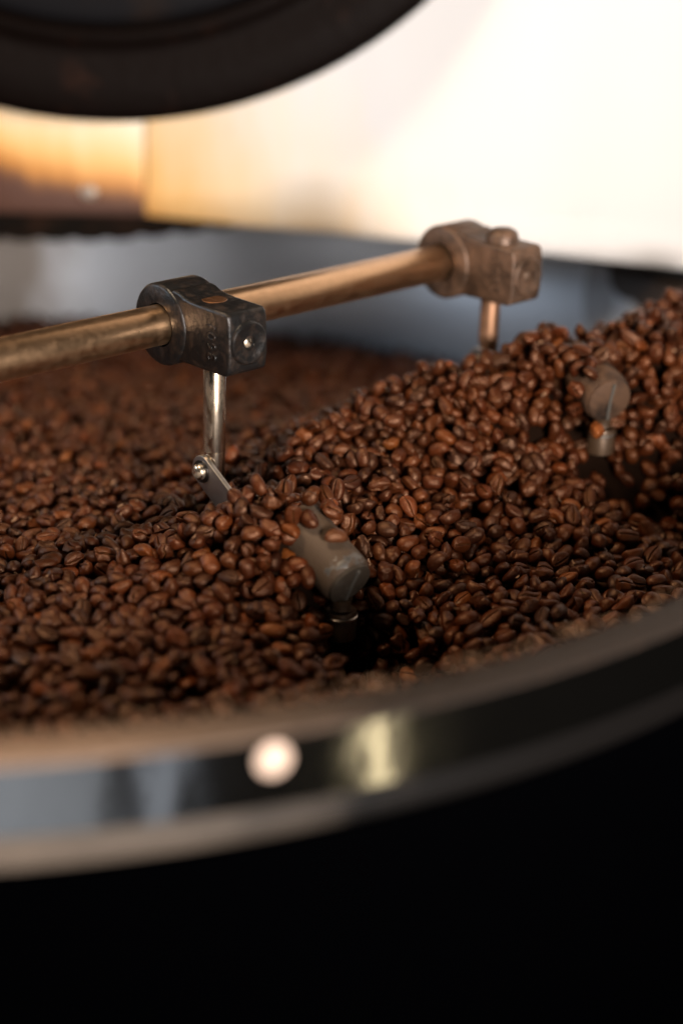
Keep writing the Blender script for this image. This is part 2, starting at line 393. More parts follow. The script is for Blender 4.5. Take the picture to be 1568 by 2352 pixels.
rod2['label'] = 'dull brown rod'; rod1['label'] = 'shiny steel rod'
lathe('rod_end_cap', q1+Up*.0156, Up, [(0, .0060), (.0003, .0058), (.0004, .0001)], M['copper'], rod1, 28)

def make_plate(piv, slope, ln, visible=True):
    ex = Nn*slope[0]-Zv*slope[1]; ex /= np.linalg.norm(ex); ey = np.cross(ex, D_); ey /= np.linalg.norm(ey)
    if ey[2] < 0: ey = -ey
    out = [(.0076*cos(t), .0076*sin(t)) for t in np.linspace(pi*1.5, pi*.5, 18)]
    out += [(ln-.0035, .0076), (ln-.0008, .0026), (ln, -.0076)]
    pl = extrude('link_plate', out, piv-D_*.0062, ex, ey, D_, -.0013, .0013, M['plate'], arm, .0006, 30)
    lathe('washer', piv-D_*.0075, -D_, [(0, .0056), (.0006, .0055), (.0006, .0001)], M['iron'], pl, 28)
    lathe('link_bolt', piv-D_*.0080, -D_, [(0, .0040), (.0016, .0040), (.0026, .0034), (.0032, .0022), (.0034, .0001)], M['bolt'], pl, 28)
    return pl
make_plate(piv1, (.865, .50), .0420)
make_plate(piv2, (.99, -.02), .034)

def make_scraper(end, ax, r, label, sm):
    L0 = .040
    s = lathe('scraper', end-ax*L0, ax, [(0, .004), (.0004, r*.92), (.0015, r), (L0-.0035, r), (L0-.0012, r*.965), (L0+.0002, r*.90), (L0+.0012, r*.6), (L0+.0015, .0001)], sm, arm, 64)
    lathe('scraper_cap', end+ax*.0002, ax, [(0, r*.88), (.0016, r*.86), (.0024, r*.6), (.0027, .0001)], M['scraper_cap'] if sm is M['scraper'] else sm, s, 48)
    s['label'] = label
    # worn rib across the end face
    side = np.cross(ax, Zv); side /= np.linalg.norm(side); upv = np.cross(side, ax)
    if upv[2] < 0: upv = -upv
    out = [(-.0010, -r*.80), (.0006, -r*.80), (.0012, 0), (.0006, r*.74), (-.0010, r*.74), (-.0004, 0)]
    extrude('scraper_rib', out, end+ax*.0020, side, upv, ax, 0, .0014, M['scraper_rib'], s, .0003)
    nk = end-ax*.0045-Zv*(r*.97)
    lathe('scraper_neck', nk-Zv*.004, Zv, [(0, .0048), (.0025, .0044), (.0052, .0052)], M['cup'], s, 28)
    cp = nk-Zv*.0042
    cup = lathe('scraper_bush', cp-Zv*.030, Zv, [(.016, .0060), (.0166, .0074), (.0285, .0074), (.0296, .0070), (.0296, .0050), (.0290, .0040), (.0290, .0001)], M['cup'], s, 40)
    lathe('bush_edge', cp-Zv*.0040, Zv, [(0, .0073), (.0004, .0078), (.0014, .0078), (.0018, .0073)], M['bright_edge'], s, 40)
    # flat carrier bar reaching back under the beans to the link plate
    return s
E1 = np.array([.0040, .6913, -.0484]); A1 = np.array([.6125, -.6679, -.4229])
E2 = np.array([.1331, .8260, -.0006]); A2 = np.array([.34, -.915, -.21]); A2 /= np.linalg.norm(A2)
make_scraper(E1, A1, .0126, 'grey worn scraper in the near hollow', M['scraper'])
make_scraper(E2, A2, .0132, 'brownish scraper half buried at the far right', M['scraper_brown'])
def bar(p, q, m, name):
    ax, u, v = frame(q-p); ln = np.linalg.norm(q-p)
    extrude(name, [(-.0013, -.005), (.0013, -.005), (.0013, .005), (-.0013, .005)], p, D_, np.cross(ax, D_), ax, 0, ln, m, arm, .0004)
ex1 = Nn*.865-Zv*.5
#bar(piv1-D_*.0036+ex1*.030, E1-A1*.036-Zv*.012, M['plate'], 'carrier_bar')

# ------------------------------------------------------------------ roaster body behind the tray
roaster = empty('coffee_roaster', (-.14, 1.25, .0), 'white enamelled roaster front with a scorched corner and black drum door above the tray', 'coffee roaster')
def sheet(name, path, prof, thick, m, origin):
    """path: plan polyline of the bottom edge; prof: (outward offset, height); outward is towards the camera"""
    path = np.array(path); n = len(path); nor = []
    for i in range(n):
        t = path[min(i+1, n-1)]-path[max(i-1, 0)]; t = t/np.linalg.norm(t); nor.append((t[1], -t[0]))
    nor = np.array(nor); nor = np.where((nor[:, 1:2] < 0), nor, -nor)
    full = list(prof)+[(o-thick, z) for (o, z) in prof[::-1]]
    V = []; F = []; k = len(full)
    for i in range(n):
        for (o, z) in full: V.append((path[i, 0]+nor[i, 0]*o, path[i, 1]+nor[i, 1]*o, z))
    for i in range(n-1):
        for j in range(k): F.append((i*k+j, i*k+(j+1) % k, (i+1)*k+(j+1) % k, (i+1)*k+j))
    F.append(tuple(range(k))); F.append(tuple((n-1)*k+j for j in range(k))[::-1])
    return mesh(name, V, F, m, roaster, True, 35, origin=origin)
def dense(path, step=.012):
    out = []
    for a, b in zip(path[:-1], path[1:]):
        a = np.array(a); b = np.array(b); m = max(1, int(np.linalg.norm(b-a)/step))
        out += [a+(b-a)*t/m for t in range(m)]
    return out+[np.array(path[-1])]
seam = np.array([-.1455, 1.2015])
rp = [atz(x, y, .010)[:2] for x, y in ((335, 493), (470, 507), (600, 520), (780, 535), (950, 551), (1250, 582), (1400, 600), (1568, 617))]
rp[0] = seam
rp.append(rp[-1]+(rp[-1]-rp[-3])*1.4)
rp.append(rp[-1]+np.array([.3, -.16]))
fold = [(.0016, .010), (.0024, .0112), (.0023, .018), (.0016, .026), (.0007, .032), (.0001, .037), (0, .043), (0, .80)]
sheet('front_panel', dense(rp), [(a, b) for a, b in fold], .004, M['panel_right'], (seam[0], seam[1], .010))
lp = [seam-np.array([.0016, -.0004]), np.array([-.20, 1.197]), np.array([-.25, 1.193]), np.array([-.34, 1.192]), np.array([-.6, 1.20])]
sheet('side_panel', dense(lp), [(.001, .010), (.0022, .0112), (.0022, .020), (.001, .034), (0, .05), (0, .80)], .004, M['panel_left'], (seam[0], seam[1], .010))
# near-black strip under the left sheet, tapering rightwards, ragged along its lower edge
random.seed(3)
V = []; F = []
xs = np.linspace(-.50, -.052, 90)
for i, x in enumerate(xs):
    px, _, _ = pj(np.array([x, 1.205, 0.0]))
    drop = np.interp(px, [-2000, 0, 250, 450, 600, 640], [.026, .0235, .0210, .0125, .0050, .0010])
    drop += .0012*(sin(x*260)+sin(x*517+1)*.7)*min(1, drop/.006)
    for y in (1.2065, 1.2125):
        V.append((x, y, .0125)); V.append((x, y, .0105-drop))
n = len(xs)
for i in range(n-1):
    a = 4*i; b = a+4
    F += [(a, b, b+1, a+1), (a+2, a+3, b+3, b+2), (a, a+2, b+2, b), (a+1, b+1, b+3, a+3)]
F += [(0, 1, 3, 2), (4*(n-1), 4*(n-1)+2, 4*(n-1)+3, 4*(n-1)+1)]
mesh('panel_strip', V, F, M['dark_strip'], roaster, True, 40)
# drum door
DC = np.array([-.1657, 1.1200, .3942]); R0 = .3069
door = lathe('drum_door', DC+[0, .0340, 0], (0, -1, 0), [(0, R0-.004), (.004, R0-.002), (.034, R0-.001), (.040, R0+.0003), (.0435, R0-.002), (.0460, R0-.008), (.0463, R0-.028), (.0425, R0-.040), (.0425, R0-.0455), (.045, R0-.049), (.0465, R0-.052), (.0465, R0-.056), (.0395, R0-.060), (.0395, R0-.070), (.0395, .0001)], M['door'], roaster, 256, 60)
lathe('door_plate', DC+[0, -.0054, 0], (0, -1, 0), [(0, R0-.0605), (.004, R0-.0615), (.0055, R0-.064), (.0058, R0-.07), (.0058, .0001)], M['door_plate'], roaster, 192, 60)
sp = aty(205, 440, 1.197)
scn = lathe('panel_washer', sp+[0, .0030, 0], (0, -1, 0), [(0, .0105), (.0016, .0100), (.0020, .0085), (.0020, .0001)], M['washer_brown'], roaster, 40)
lathe('panel_screw', sp+[0, .0008, 0], (0, -1, 0), [(0, .0064), (.003, .0062), (.0042, .0050), (.0048, .0036), (.0040, .0028), (.0040, .0001)], M['bolt_grey'], scn, 6, 20)

# ------------------------------------------------------------------ bean shapes
def bean_mesh(rng,ns=10,fine=False,L=.0104,Wd=.0073,T=.0058,look=0):
    """half-ellipsoid with a flat, grooved underside; long axis X, dome +Z. returns verts, faces, groove weight"""
    L*=rng.uniform(.9,1.12);Wd*=rng.uniform(.9,1.1);T*=rng.uniform(.88,1.12)
    bend=rng.uniform(-.06,.06);sk=rng.uniform(-.12,.12);gw=rng.uniform(.5,1.1);gd=rng.uniform(.7,1.3);wob=rng.uniform(-1,1)
    r2=np.random.default_rng(int(rng.integers(9999))+17*look)
    if look: gw*=r2.uniform(.7,1.9);gd*=r2.uniform(.8,1.8);wob=r2.uniform(-1.5,1.5)
    if fine: cols=[-1,-.8,-.55,-.33,-.17,-.085,-.04,0,.04,.085,.17,.33,.55,.8,1]; nd=9
    else: cols=[-1,-.65,-.22,-.075,0,.075,.22,.65,1]; nd=5
    V=[];G=[];F=[]
    n=len(cols)+nd
    for i in range(1,ns):
        th=np.pi*i/ns; c=-np.cos(th); s=np.sin(th)**.86
        cx=c*L/2*(1+sk*.0); w=Wd/2*s*(1+sk*c); t=T*s**.9
        for j,q in enumerate(cols):          # underside
            y=q*w; e=1-abs(q)**3
            z=-t*.20*e
            wav=.05*wob*np.sin(c*3.0)
            qq=q
            g=np.exp(-((qq)/(.07*gw))**2)*min(1,s*1.3)
            z+=t*.17*gd*g
            z+=-t*.05*np.exp(-((abs(qq)-.22)/.12)**2)
            y+=wav*w*(1-abs(q))
            V.append((cx,y+bend*L*c*c,z));G.append(g)
        for k in range(nd):
            a=np.pi*(k+1)/(nd+1)
            ca,sa=np.cos(a),np.sin(a)
            y=w*np.sign(ca)*abs(ca)**.95*1.03; z=t*.80*sa**.9
            V.append((cx,y+bend*L*c*c,z));G.append(0)
    V=[(-L/2*1.0,bend*L,.12*T*0+.0008)]+V+[(L/2,bend*L,.0008)]
    G=[0]+G+[0]
    m=ns-1
    for j in range(n):
        F.append((0,1+(j+1)%n,1+j))
    for i in range(m-1):
        for j in range(n):
            a=1+i*n+j;b=1+i*n+(j+1)%n
            F.append((a,b,b+n,a+n))
    e=len(V)-1
    for j in range(n):
        F.append((e,1+(m-1)*n+j,1+(m-1)*n+(j+1)%n))
    V=np.array(V)
    V[:,2]-=.0014
    # lumps and wrinkles of the roasted skin
    if fine or look:
        amp=(.00010,.00020,.00032)[look]
        for _ in range(4):
            k=r2.normal(size=3)*(500,650,800)[look]; V=V+(r2.normal(size=3)*amp)[None]*np.sin(V@k+r2.uniform(0,6))[:,None]
    if look==2:
        # one side pressed in or chipped off
        n=r2.normal(size=3);n[2]*=.5;n/=np.linalg.norm(n); d=V@n; lim=r2.uniform(.55,.8)*d.max()
        V=V-np.maximum(0,d-lim)[:,None]*n[None]*.85
    return V,F,np.array(G)

def S_(t): t = np.clip(t, 0, 1); return t*t*(3-2*t)
CX,CY,RI=-.193,.889,.442
def W(px,py,z): p=atz(px,py,z); return (p[0],p[1],z)
CREST=[W(520,1185,-.050),W(575,1150,-.038),W(620,1090,-.032),W(700,1000,-.020),W(800,930,-.012),W(1000,850,.004),W(1200,832,.010),W(1330,812,.011),W(1430,750,.026),W(1568,683,.032),W(1700,640,.032)]
def seg(x,y):
    best=np.full(np.shape(x),1e9); hz=np.zeros(np.shape(x)); side=np.zeros(np.shape(x)); tt=np.zeros(np.shape(x))
    for i in range(len(CREST)-1):
        a=np.array(CREST[i]);b=np.array(CREST[i+1]);d=b-a
        L2=d[0]**2+d[1]**2
        t=np.clip(((x-a[0])*d[0]+(y-a[1])*d[1])/L2,0,1)
        qx=a[0]+t*d[0];qy=a[1]+t*d[1]
        ds=np.hypot(x-qx,y-qy); sd=np.sign(d[0]*(y-a[1])-d[1]*(x-a[0]))
        m=ds<best
        best=np.where(m,ds,best);hz=np.where(m,a[2]+t*d[2],hz);side=np.where(m,sd,side);tt=np.where(m,i+t,tt)
    return best,hz,side,tt
def hump(x,y,c,s1,s2,ang,amp):
    ca,sa=np.cos(ang),np.sin(ang);dx=x-c[0];dy=y-c[1]
    u=dx*ca+dy*sa;v=-dx*sa+dy*ca
    return amp*np.exp(-(u/s1)**2-(v/s2)**2)
def h(x,y):
    x=np.asarray(x,float);y=np.asarray(y,float)
    base=-.064-.040*S_((y-.90)/.38)
    ds,hz,side,tt=seg(x,y)
    # far side of the heap falls at the angle of repose, near side more gently
    back=hz-.002-ds*.68
    st=S_((tt-3.2)/1.6)
    w0=.045-.020*st
    front=hz-np.where(ds<w0,ds*.16,w0*.16+(ds-w0)*(.50+.50*st))
    r=np.where(side>0,back,front)
    k=.006
    r=r+.004
    z=k*np.log(np.exp(base/k)+np.exp(r/k))
    z=z+hump(x,y,(.022,.668),.022,.042,.75,-.070)
    z=z+hump(x,y,(.176,.806),.055,.030,-.35,-.062)
    z=z+hump(x,y,W(1230,1170,-.05)[:2],.035,.028,.6,-.016)
    z=z+hump(x,y,(-.026,.706),.028,.026,-.8,.032)
    z=z+hump(x,y,(.098,.872),.038,.024,-.8,.019)
    z=z+hump(x,y,(-.043,.735),.015,.013,-.8,-.014)
    z=z+hump(x,y,W(600,1330,-.06)[:2],.050,.03,.0,.009)
    z=z+hump(x,y,W(250,1500,-.06)[:2],.10,.05,.2,.004)
    return z

DATA = [-22,6951,-279,5,5,13,0, 1271,8160,-141,30,25,25,1, -981,5814,-567,-21,-36,-23,2, -987,6069,-557,2,-49,-8,0, -536,5849,-586,-2,-27,41,5, -1076,6180,-559,-44,13,-2,0,
-773,5912,-576,4,-17,47,3, -1167,5808,-597,43,9,17,2, -1062,5805,-592,3,11,-45,5, -664,6396,-547,-5,-46,-10,0, -504,6724,-473,24,2,-19,1, -168,6197,-588,9,-47,7,1,
199,6978,-697,27,-3,-8,5, -274,6574,-578,43,-1,0,1, -333,6779,-472,-41,-22,-2,0, -530,6165,-573,35,-6,-23,1, -282,6087,-591,-17,22,-41,0, 205,6894,-895,20,19,-33,1,
-1083,7163,-495,4,-43,-23,1, -1276,6242,-592,-46,18,-1,5, -705,6064,-575,46,0,3,5, 679,6883,-632,-13,46,7,4, -870,6079,-556,-30,19,-7,4, -566,6882,-404,13,-6,44,0,
-408,5985,-575,-39,-31,-3,2, -1110,6446,-560,1,-50,5,4, -578,6430,-552,-42,-21,-1,3, 206,7165,-537,19,-30,24,1, -319,6963,-259,-2,-24,42,0, 216,7438,-432,2,-16,47,5,
-400,6842,-408,32,-12,36,5, -141,6866,-445,28,-3,-33,0, -644,6900,-436,11,-8,-1,5, -886,5823,-589,-14,17,-43,0, -392,6940,-277,5,-4,1,5, -536,6625,-519,-9,-28,41,2,
-477,6887,-393,23,-20,40,5, 383,6810,-830,14,-28,-38,5, -1298,6358,-564,-12,-19,-44,5, 320,7372,-472,-1,18,-45,0, -1218,6454,-577,-48,9,4,0, 170,7048,-635,-34,24,-5,0,
-112,6612,-612,-15,10,-45,5, -51,7103,-218,5,-42,-20,4, -664,6648,-516,6,-44,21,0, -872,6739,-513,-29,40,5,1, 526,6731,-743,-27,-29,-30,2, 577,6885,-628,5,-1,-49,0,
-898,5736,-604,-34,8,18,1, -997,6228,-550,6,49,-6,3, -714,6582,-528,1,-49,10,5, -1224,7200,-541,-29,-11,6,2, 444,7281,-519,9,-21,4,0, -146,7020,-234,-3,-18,39,0,
-83,6096,-601,11,32,-37,3, -261,6364,-603,9,14,-17,5, -807,6412,-552,-27,1,5,4, -176,6858,-562,-28,-34,-20,2, 399,6825,-744,-13,23,32,1, -216,7033,-218,-24,17,31,5,
-1080,5890,-591,21,14,-11,0, -1215,6527,-553,7,49,6,1, -1212,6070,-587,-23,31,32,3, 246,8098,-109,-2,28,-41,4, 175,7674,-294,-20,-6,4,1, -375,7116,-118,39,-8,-25,4,
-476,6792,-431,-45,13,-7,3, -1107,5721,-624,-25,-43,0,3, 75,6232,-643,-3,37,34,2, -832,6323,-559,-24,24,-2,5, -12,6446,-659,-39,-18,8,0, -435,6387,-563,46,-1,-4,1,
598,6741,-703,34,-14,8,3, 519,7550,-403,44,12,10,1, 1393,7681,-524,-47,-2,4,1, -443,7074,-212,7,27,-27,2, 753,8225,-2,10,-17,35,4, 826,8082,-204,17,-12,1,1,
-1190,6168,-569,-23,-33,30,5, -734,6788,-499,27,28,-28,0, -594,6846,-472,45,21,7,2, 283,6907,-777,0,-43,-6,4, 489,6941,-673,31,20,32,1, -1270,5737,-596,-9,-42,-24,1,
-808,6652,-517,-13,9,47,1, 1035,7427,-559,-37,-17,5,5, -358,7008,-208,6,-49,2,5, 1120,7694,-433,-33,-35,-7,1, 1228,7935,-428,-29,35,5,4, -1143,5945,-583,-47,-5,16,5,
-847,6157,-571,9,-48,-4,4, -905,6427,-550,7,-47,16,0, -1190,6736,-551,-13,-33,26,4, -948,6813,-505,48,8,9,5, -825,6822,-495,40,-7,-18,0, -225,7775,-266,-5,-24,43,4,
-357,6641,-517,-8,29,34,2, 1320,7224,-588,-48,-5,4,2, 502,8062,-174,33,-3,-13,1, -261,7131,-146,-35,35,3,4, 602,8026,-215,4,-29,40,1, -33,8152,-140,-44,17,10,1,
-460,6312,-571,-29,-11,6,1, -786,6884,-484,31,-11,-7,1, 1281,6989,-585,4,47,-6,4, 1503,7577,-581,-22,43,9,4, 956,7692,-435,7,-16,-46,1, 118,8239,-86,12,15,-39,5,
-703,6153,-572,-16,44,-2,0, -720,6358,-566,-31,-3,-39,5, -848,6498,-531,-13,-23,37,1, 598,6803,-654,-25,43,-3,1, 390,7062,-652,-41,26,-5,4, 223,7107,-611,-14,22,-16,2,
1565,8435,15,7,-35,17,4, 691,7794,-359,27,40,11,1, 331,6809,-891,-10,-48,-11,5, -21,7588,-302,-20,36,6,4, 1239,7599,-521,7,-2,-19,2, 626,7473,-468,16,17,-44,1,
1752,9039,345,12,-37,27,4, -772,6202,-607,29,-20,31,1, 821,6677,-630,-31,-10,12,1, 752,7828,-341,-35,26,24,4, 470,8014,-221,5,-12,-9,1, -435,5843,-593,-9,-32,30,4,
792,6819,-615,3,-41,-22,0, 562,7412,-485,9,-36,-30,5, 1593,8273,-466,33,-3,17,0, -523,7076,-289,9,-25,-37,2, 671,8279,51,-3,34,37,4, 256,8237,-49,22,-4,-8,0,
-219,6985,-273,8,6,47,3, 1048,7737,-454,-23,16,-3,0, -723,6459,-536,13,6,47,1, 850,6944,-593,47,13,11,3, 1417,7060,-584,-9,2,10,2, -1342,7156,-553,49,10,2,5,
835,7409,-546,-16,-1,-8,4, 1152,7615,-504,32,-21,7,0, 1574,8303,-382,-2,-23,36,1, 809,8278,43,7,-10,9,1, 169,7021,-774,-9,17,-15,5, 479,6694,-779,-14,-2,-22,0,
1089,7875,-377,-13,45,-15,1, -176,6011,-590,-34,37,-2,2, -819,6574,-535,17,11,45,4, 738,6713,-637,13,46,-9,2, -274,6631,-548,18,-45,6,5, 852,7638,-475,26,-32,23,2,
872,8206,-50,26,-29,28,4, 1679,8388,-106,-29,32,21,2, 894,6613,-608,-46,18,-3,4, -1120,6864,-542,22,-17,40,0, -198,6672,-607,49,5,2,0, 867,7026,-587,-49,-5,-3,4,
39,7670,-295,-42,-20,7,0, 1080,7622,-490,-3,-15,18,2, -95,7810,-242,-13,-46,5,4, 924,7863,-357,26,8,23,1, 1465,8576,235,-31,13,5,0, 32,7431,-402,-23,-32,-9,1,
-67,6827,-693,-33,-11,15,5, 445,6866,-706,-1,19,13,2, 940,7278,-571,7,-49,10,1, 109,7307,-475,-41,12,25,1, 266,7193,-564,-29,26,-9,0, -1437,7714,-570,-46,15,-4,1,
320,7594,-374,-20,-38,-21,0, 92,7826,-215,34,-5,-33,4, 969,8439,141,-38,9,25,0, -146,7131,-178,-23,-41,18,2, 125,6995,-815,-38,28,-1,1, 244,7329,-518,3,17,-37,2,
-1037,6740,-545,31,-1,-6,2, 1066,7008,-606,-34,-3,-32,4, 626,7135,-592,38,1,-6,3, -920,7325,-467,5,-45,-18,1, 798,7260,-578,-43,12,-23,0, 836,7703,-426,-48,-1,13,5,
1489,8313,-319,18,25,-18,2, 900,8180,-124,-14,26,10,1, -585,7129,-292,42,3,8,2, 589,7528,-442,13,-48,-2,4, -1028,5714,-596,44,12,13,3, -655,6235,-555,-1,7,35,2,
-520,6483,-576,-23,43,0,4, -449,6453,-551,35,1,-17,3, -651,6727,-506,13,5,-25,0, 570,7965,-252,-9,6,-49,4, -332,6871,-387,-22,3,37,1, -130,8027,-211,7,19,-42,0,
1691,8305,-313,-7,24,41,0, 1163,8241,46,-14,-29,-37,2, -258,6037,-618,-22,15,41,4, 350,6975,-664,-13,-11,35,1, -1048,5960,-589,14,44,15,3, -320,6177,-585,-20,42,-18,5,
-924,6513,-537,-19,-40,16,4, -457,6644,-532,12,-4,38,1, 904,6856,-600,-39,-28,-14,3, 976,6875,-576,1,-7,-41,1, -1335,6983,-581,8,49,-3,0, 607,7794,-329,-31,26,-14,2,
921,8002,-280,40,-16,-22,2, -355,5929,-613,-10,25,6,4, 960,7130,-585,34,19,-1,4, -1320,7990,-566,40,17,1,1, 1523,7869,-563,-33,21,10,5, 375,8295,-32,44,1,18,1,
-1227,5850,-625,48,11,-2,1, 180,7300,-499,31,-16,-27,4, 445,7403,-464,6,-36,-22,2, -785,6045,-597,6,-47,-3,3, -367,6069,-594,3,-46,0,3, -560,6697,-512,-5,-26,-39,1,
-1397,7504,-570,-47,-14,4,1, 867,7480,-514,-5,-18,21,5, -425,7035,-264,27,24,-35,5, 1594,8520,173,20,-29,17,5, -222,6723,-569,0,29,-10,2, 1066,8202,-169,8,41,-5,4,
1464,8313,-202,-3,-27,32,2, 1288,8368,184,-39,-10,-16,0, -178,6616,-649,45,3,-11,0, 510,6845,-695,-19,-19,16,5, 209,6935,-819,25,42,1,4, 368,7328,-503,-27,-9,22,2,
-1105,6049,-598,48,1,9,5, -1007,6428,-558,47,-11,-7,3, 1042,7112,-589,-18,43,-10,2, 476,7090,-640,22,-32,-31,5, 918,7442,-548,6,42,14,4, -1277,7787,-555,42,4,22,1,
-882,8334,-530,38,17,6,5, 978,8067,-291,1,21,-14,1, 737,8203,-98,36,-15,-13,1, 510,8230,-64,-24,27,-9,0, 167,8388,-34,-28,11,38,0, 610,8308,57,25,-16,-40,1,
396,6926,-729,-25,-39,-15,5, 332,7746,-316,18,19,41,5, -734,5979,-603,-14,-3,-9,1, -887,7116,-450,5,18,44,3, 733,7085,-595,-6,-3,26,4, 234,7035,-661,13,-23,-10,5,
1199,7436,-575,18,9,25,1, 331,7209,-533,2,-26,-16,0, -1161,7897,-545,-6,-34,-33,0, 496,7688,-365,-18,-46,8,4, 534,7854,-329,32,-31,6,4, -201,8074,-196,9,1,49,1,
1664,8474,39,-37,8,28,4, -10,7920,-218,-29,-3,2,2, 956,8581,216,-44,-17,6,1, 227,7767,-268,5,2,42,5, 674,7387,-555,-2,43,-23,3, -1387,6713,-585,-20,-34,-29,1,
-1282,7052,-566,-37,-16,22,4, 648,6988,-603,25,-32,-8,1, -979,7080,-488,-39,-12,29,0, -1253,7340,-549,20,45,8,5, 473,7199,-611,16,45,-16,3, -1226,7660,-549,-12,24,-36,0,
-111,7743,-285,2,-48,-8,4, 1320,7716,-505,4,7,15,1, -318,7043,-168,35,-29,-6,1, -610,7111,-351,-40,-8,-10,3, 1559,8299,-275,44,-3,23,2, 1072,8144,-249,15,25,40,2,
994,8252,-38,10,2,19,1, 548,7173,-625,-8,32,-35,4, -1101,6614,-572,-44,23,5,3, 1143,6806,-604,-4,-47,-3,5, -846,6973,-478,14,-4,-9,0, -744,6946,-459,18,-1,19,3,
-395,8383,-346,-15,42,20,1, 640,8241,-7,-40,-3,-27,5, 1550,8354,-102,-9,-49,7,5, 337,8085,-178,-18,17,43,0, 689,8139,-136,27,-21,-17,0, -1291,6428,-585,-40,23,12,1,
-1312,6707,-579,7,-33,-22,5, -1386,6874,-578,-36,34,-1,3, 746,6934,-616,46,-15,2,4, -788,7079,-445,-20,21,28,1, 722,7654,-474,-25,-26,-3,2, 760,7463,-529,-6,-21,44,0,
-1747,8296,-601,28,-8,-9,4, 1154,7975,-369,-7,-1,-12,1, 1669,8542,142,39,6,-29,2, 722,8495,126,13,13,-32,0, 0,6270,-641,22,-43,7,3, -1133,6793,-561,-5,49,-3,2,
1123,7348,-578,19,-45,12,1, 1436,7393,-576,34,-37,0,5, 46,7864,-248,43,-2,-25,2, -1632,8199,-580,-22,45,1,5, 953,8218,-92,-1,-30,14,4, 633,8524,83,3,-27,14,5,
-158,8104,-155,2,30,32,4, 1143,8406,157,6,-42,24,1, 432,8140,-133,26,-25,-34,3, 175,7420,-493,-23,9,-6,0, 437,6996,-689,-33,-32,12,1, 443,7575,-412,9,6,23,0,
-1400,6545,-590,13,-38,-24,0, -603,6575,-529,-15,5,31,0, -986,6672,-550,30,-35,16,4, -1454,6896,-597,-28,34,-2,2, 347,6864,-809,39,25,7,1, 402,7149,-612,-27,31,-26,2,
109,7569,-358,-6,-48,12,5, 630,7909,-264,-6,-27,-4,3, 816,8152,-109,0,1,44,0, -239,6797,-537,9,15,43,5, 565,7113,-646,-45,-16,-10,3, 1506,7274,-630,-9,48,-12,4,
-1311,6549,-573,-24,3,-23,2, -1099,6689,-575,-35,30,13,4, 1073,6783,-609,-24,-13,-42,2, -1506,7235,-611,-6,-12,-34,1, 760,7319,-565,-19,9,39,3, 994,7578,-486,-29,10,-33,2,
-1681,8522,-584,10,43,-24,4, 1502,8399,-40,8,-22,-42,4, -252,6867,-510,-28,21,12,5, 330,8197,-69,-26,42,-3,2, 180,8149,-92,30,-6,-23,5, -639,7038,-367,-37,30,-11,0,
1100,7060,-579,-20,-8,43,2, -1059,7299,-513,-4,-46,11,1, -1521,7497,-613,-27,-33,-13,3, 1392,7467,-584,14,-47,-10,4, -1372,7794,-567,14,5,5,4, -1058,8417,-553,-33,-36,-10,0,
-420,7170,-190,35,5,21,4, 641,8148,-81,29,7,33,3, 1688,8627,246,-30,0,31,2, -478,6942,-334,14,-23,-32,0, 1617,8779,301,33,-28,14,1, -105,6887,-638,47,-8,-11,2,
1089,8090,-329,-9,-5,-25,2, -868,5918,-618,-45,-10,-1,1, 290,7009,-699,-32,-33,18,5, -341,6257,-588,-6,-10,-41,2, -1339,6804,-583,26,12,-39,4, -971,6895,-507,7,1,49,4,
-1566,7379,-593,-14,14,32,1, -77,7550,-315,-37,28,-1,0, 745,7588,-488,-26,34,-25,4, 272,7917,-231,-17,25,-31,1, 328,7926,-269,-8,-16,3,0, 315,7993,-219,42,-14,-17,0,
-1057,9437,-591,-3,-3,50,1, -673,7265,-362,11,13,46,1, -297,6921,-324,36,33,0,4, 996,8384,86,11,2,44,3, -1375,6304,-605,-16,-8,41,1, 1631,8356,-183,41,-16,23,3,
-1399,6448,-578,-9,13,-41,0, -902,6595,-535,-29,-39,4,3, 1482,7321,-599,2,-12,-47,4, -1479,7588,-589,44,5,9,1, 375,7661,-344,-2,-13,-29,2, 759,7741,-442,42,21,15,1,
1654,8317,-381,8,34,29,2, 910,8337,67,18,-42,-19,3, 400,8061,-191,-24,37,-20,2, 253,7588,-405,19,-29,36,2, -952,6330,-562,-2,-20,-35,4, -882,6918,-503,18,43,11,1,
-1059,7702,-502,44,-9,16,4, 1489,7938,-540,9,36,33,2, -1030,8790,-581,9,-8,1,4, 1416,8336,-265,29,-31,-27,0, 1108,8611,241,-24,7,-19,0, 476,8445,70,40,-16,22,3,
-195,6871,-466,-16,-6,28,4, 775,8127,-184,6,-43,-8,2, -745,7126,-417,38,-31,0,5, 979,7779,-403,-36,33,-9,1, -599,6500,-551,47,-3,16,2, -774,6716,-521,0,36,-34,2,
-616,6983,-410,-48,11,-7,5, 846,7212,-592,-26,38,-15,0, 539,7290,-547,32,38,-3,4, 1403,7538,-565,45,7,4,5, -1012,7915,-511,-2,-42,-27,0, 1434,8561,173,-15,-41,-24,0,
1662,8428,-16,23,26,7,1, 1203,8427,200,-25,9,-4,0, 1360,8436,170,1,-41,25,2, 1164,8322,132,0,-23,-12,3, -394,6817,-500,7,-41,-21,5, 280,6983,-762,20,15,-14,0,
702,8100,-203,19,-6,-21,4, 1688,8179,-646,-19,45,11,2, -1183,5668,-639,-44,20,13,4, 809,8078,-278,-22,12,-3,0, -1269,6892,-562,-12,-11,-32,3, -691,6846,-493,-48,-1,-10,3,
-1159,7338,-521,-25,2,-38,2, 301,7295,-538,32,21,20,1, 1023,7555,-539,-14,47,-4,3, 234,7969,-190,43,25,3,0, 820,7781,-386,-30,40,1,3, 969,7985,-348,-2,-14,16,1,
-869,9312,-583,18,-1,6,5, 1534,8353,-242,34,22,27,1, 756,8346,43,-16,27,35,0, 885,8280,4,-38,-33,-4,1, -676,7133,-361,30,31,-25,0, 1547,8654,265,-43,-22,9,1,
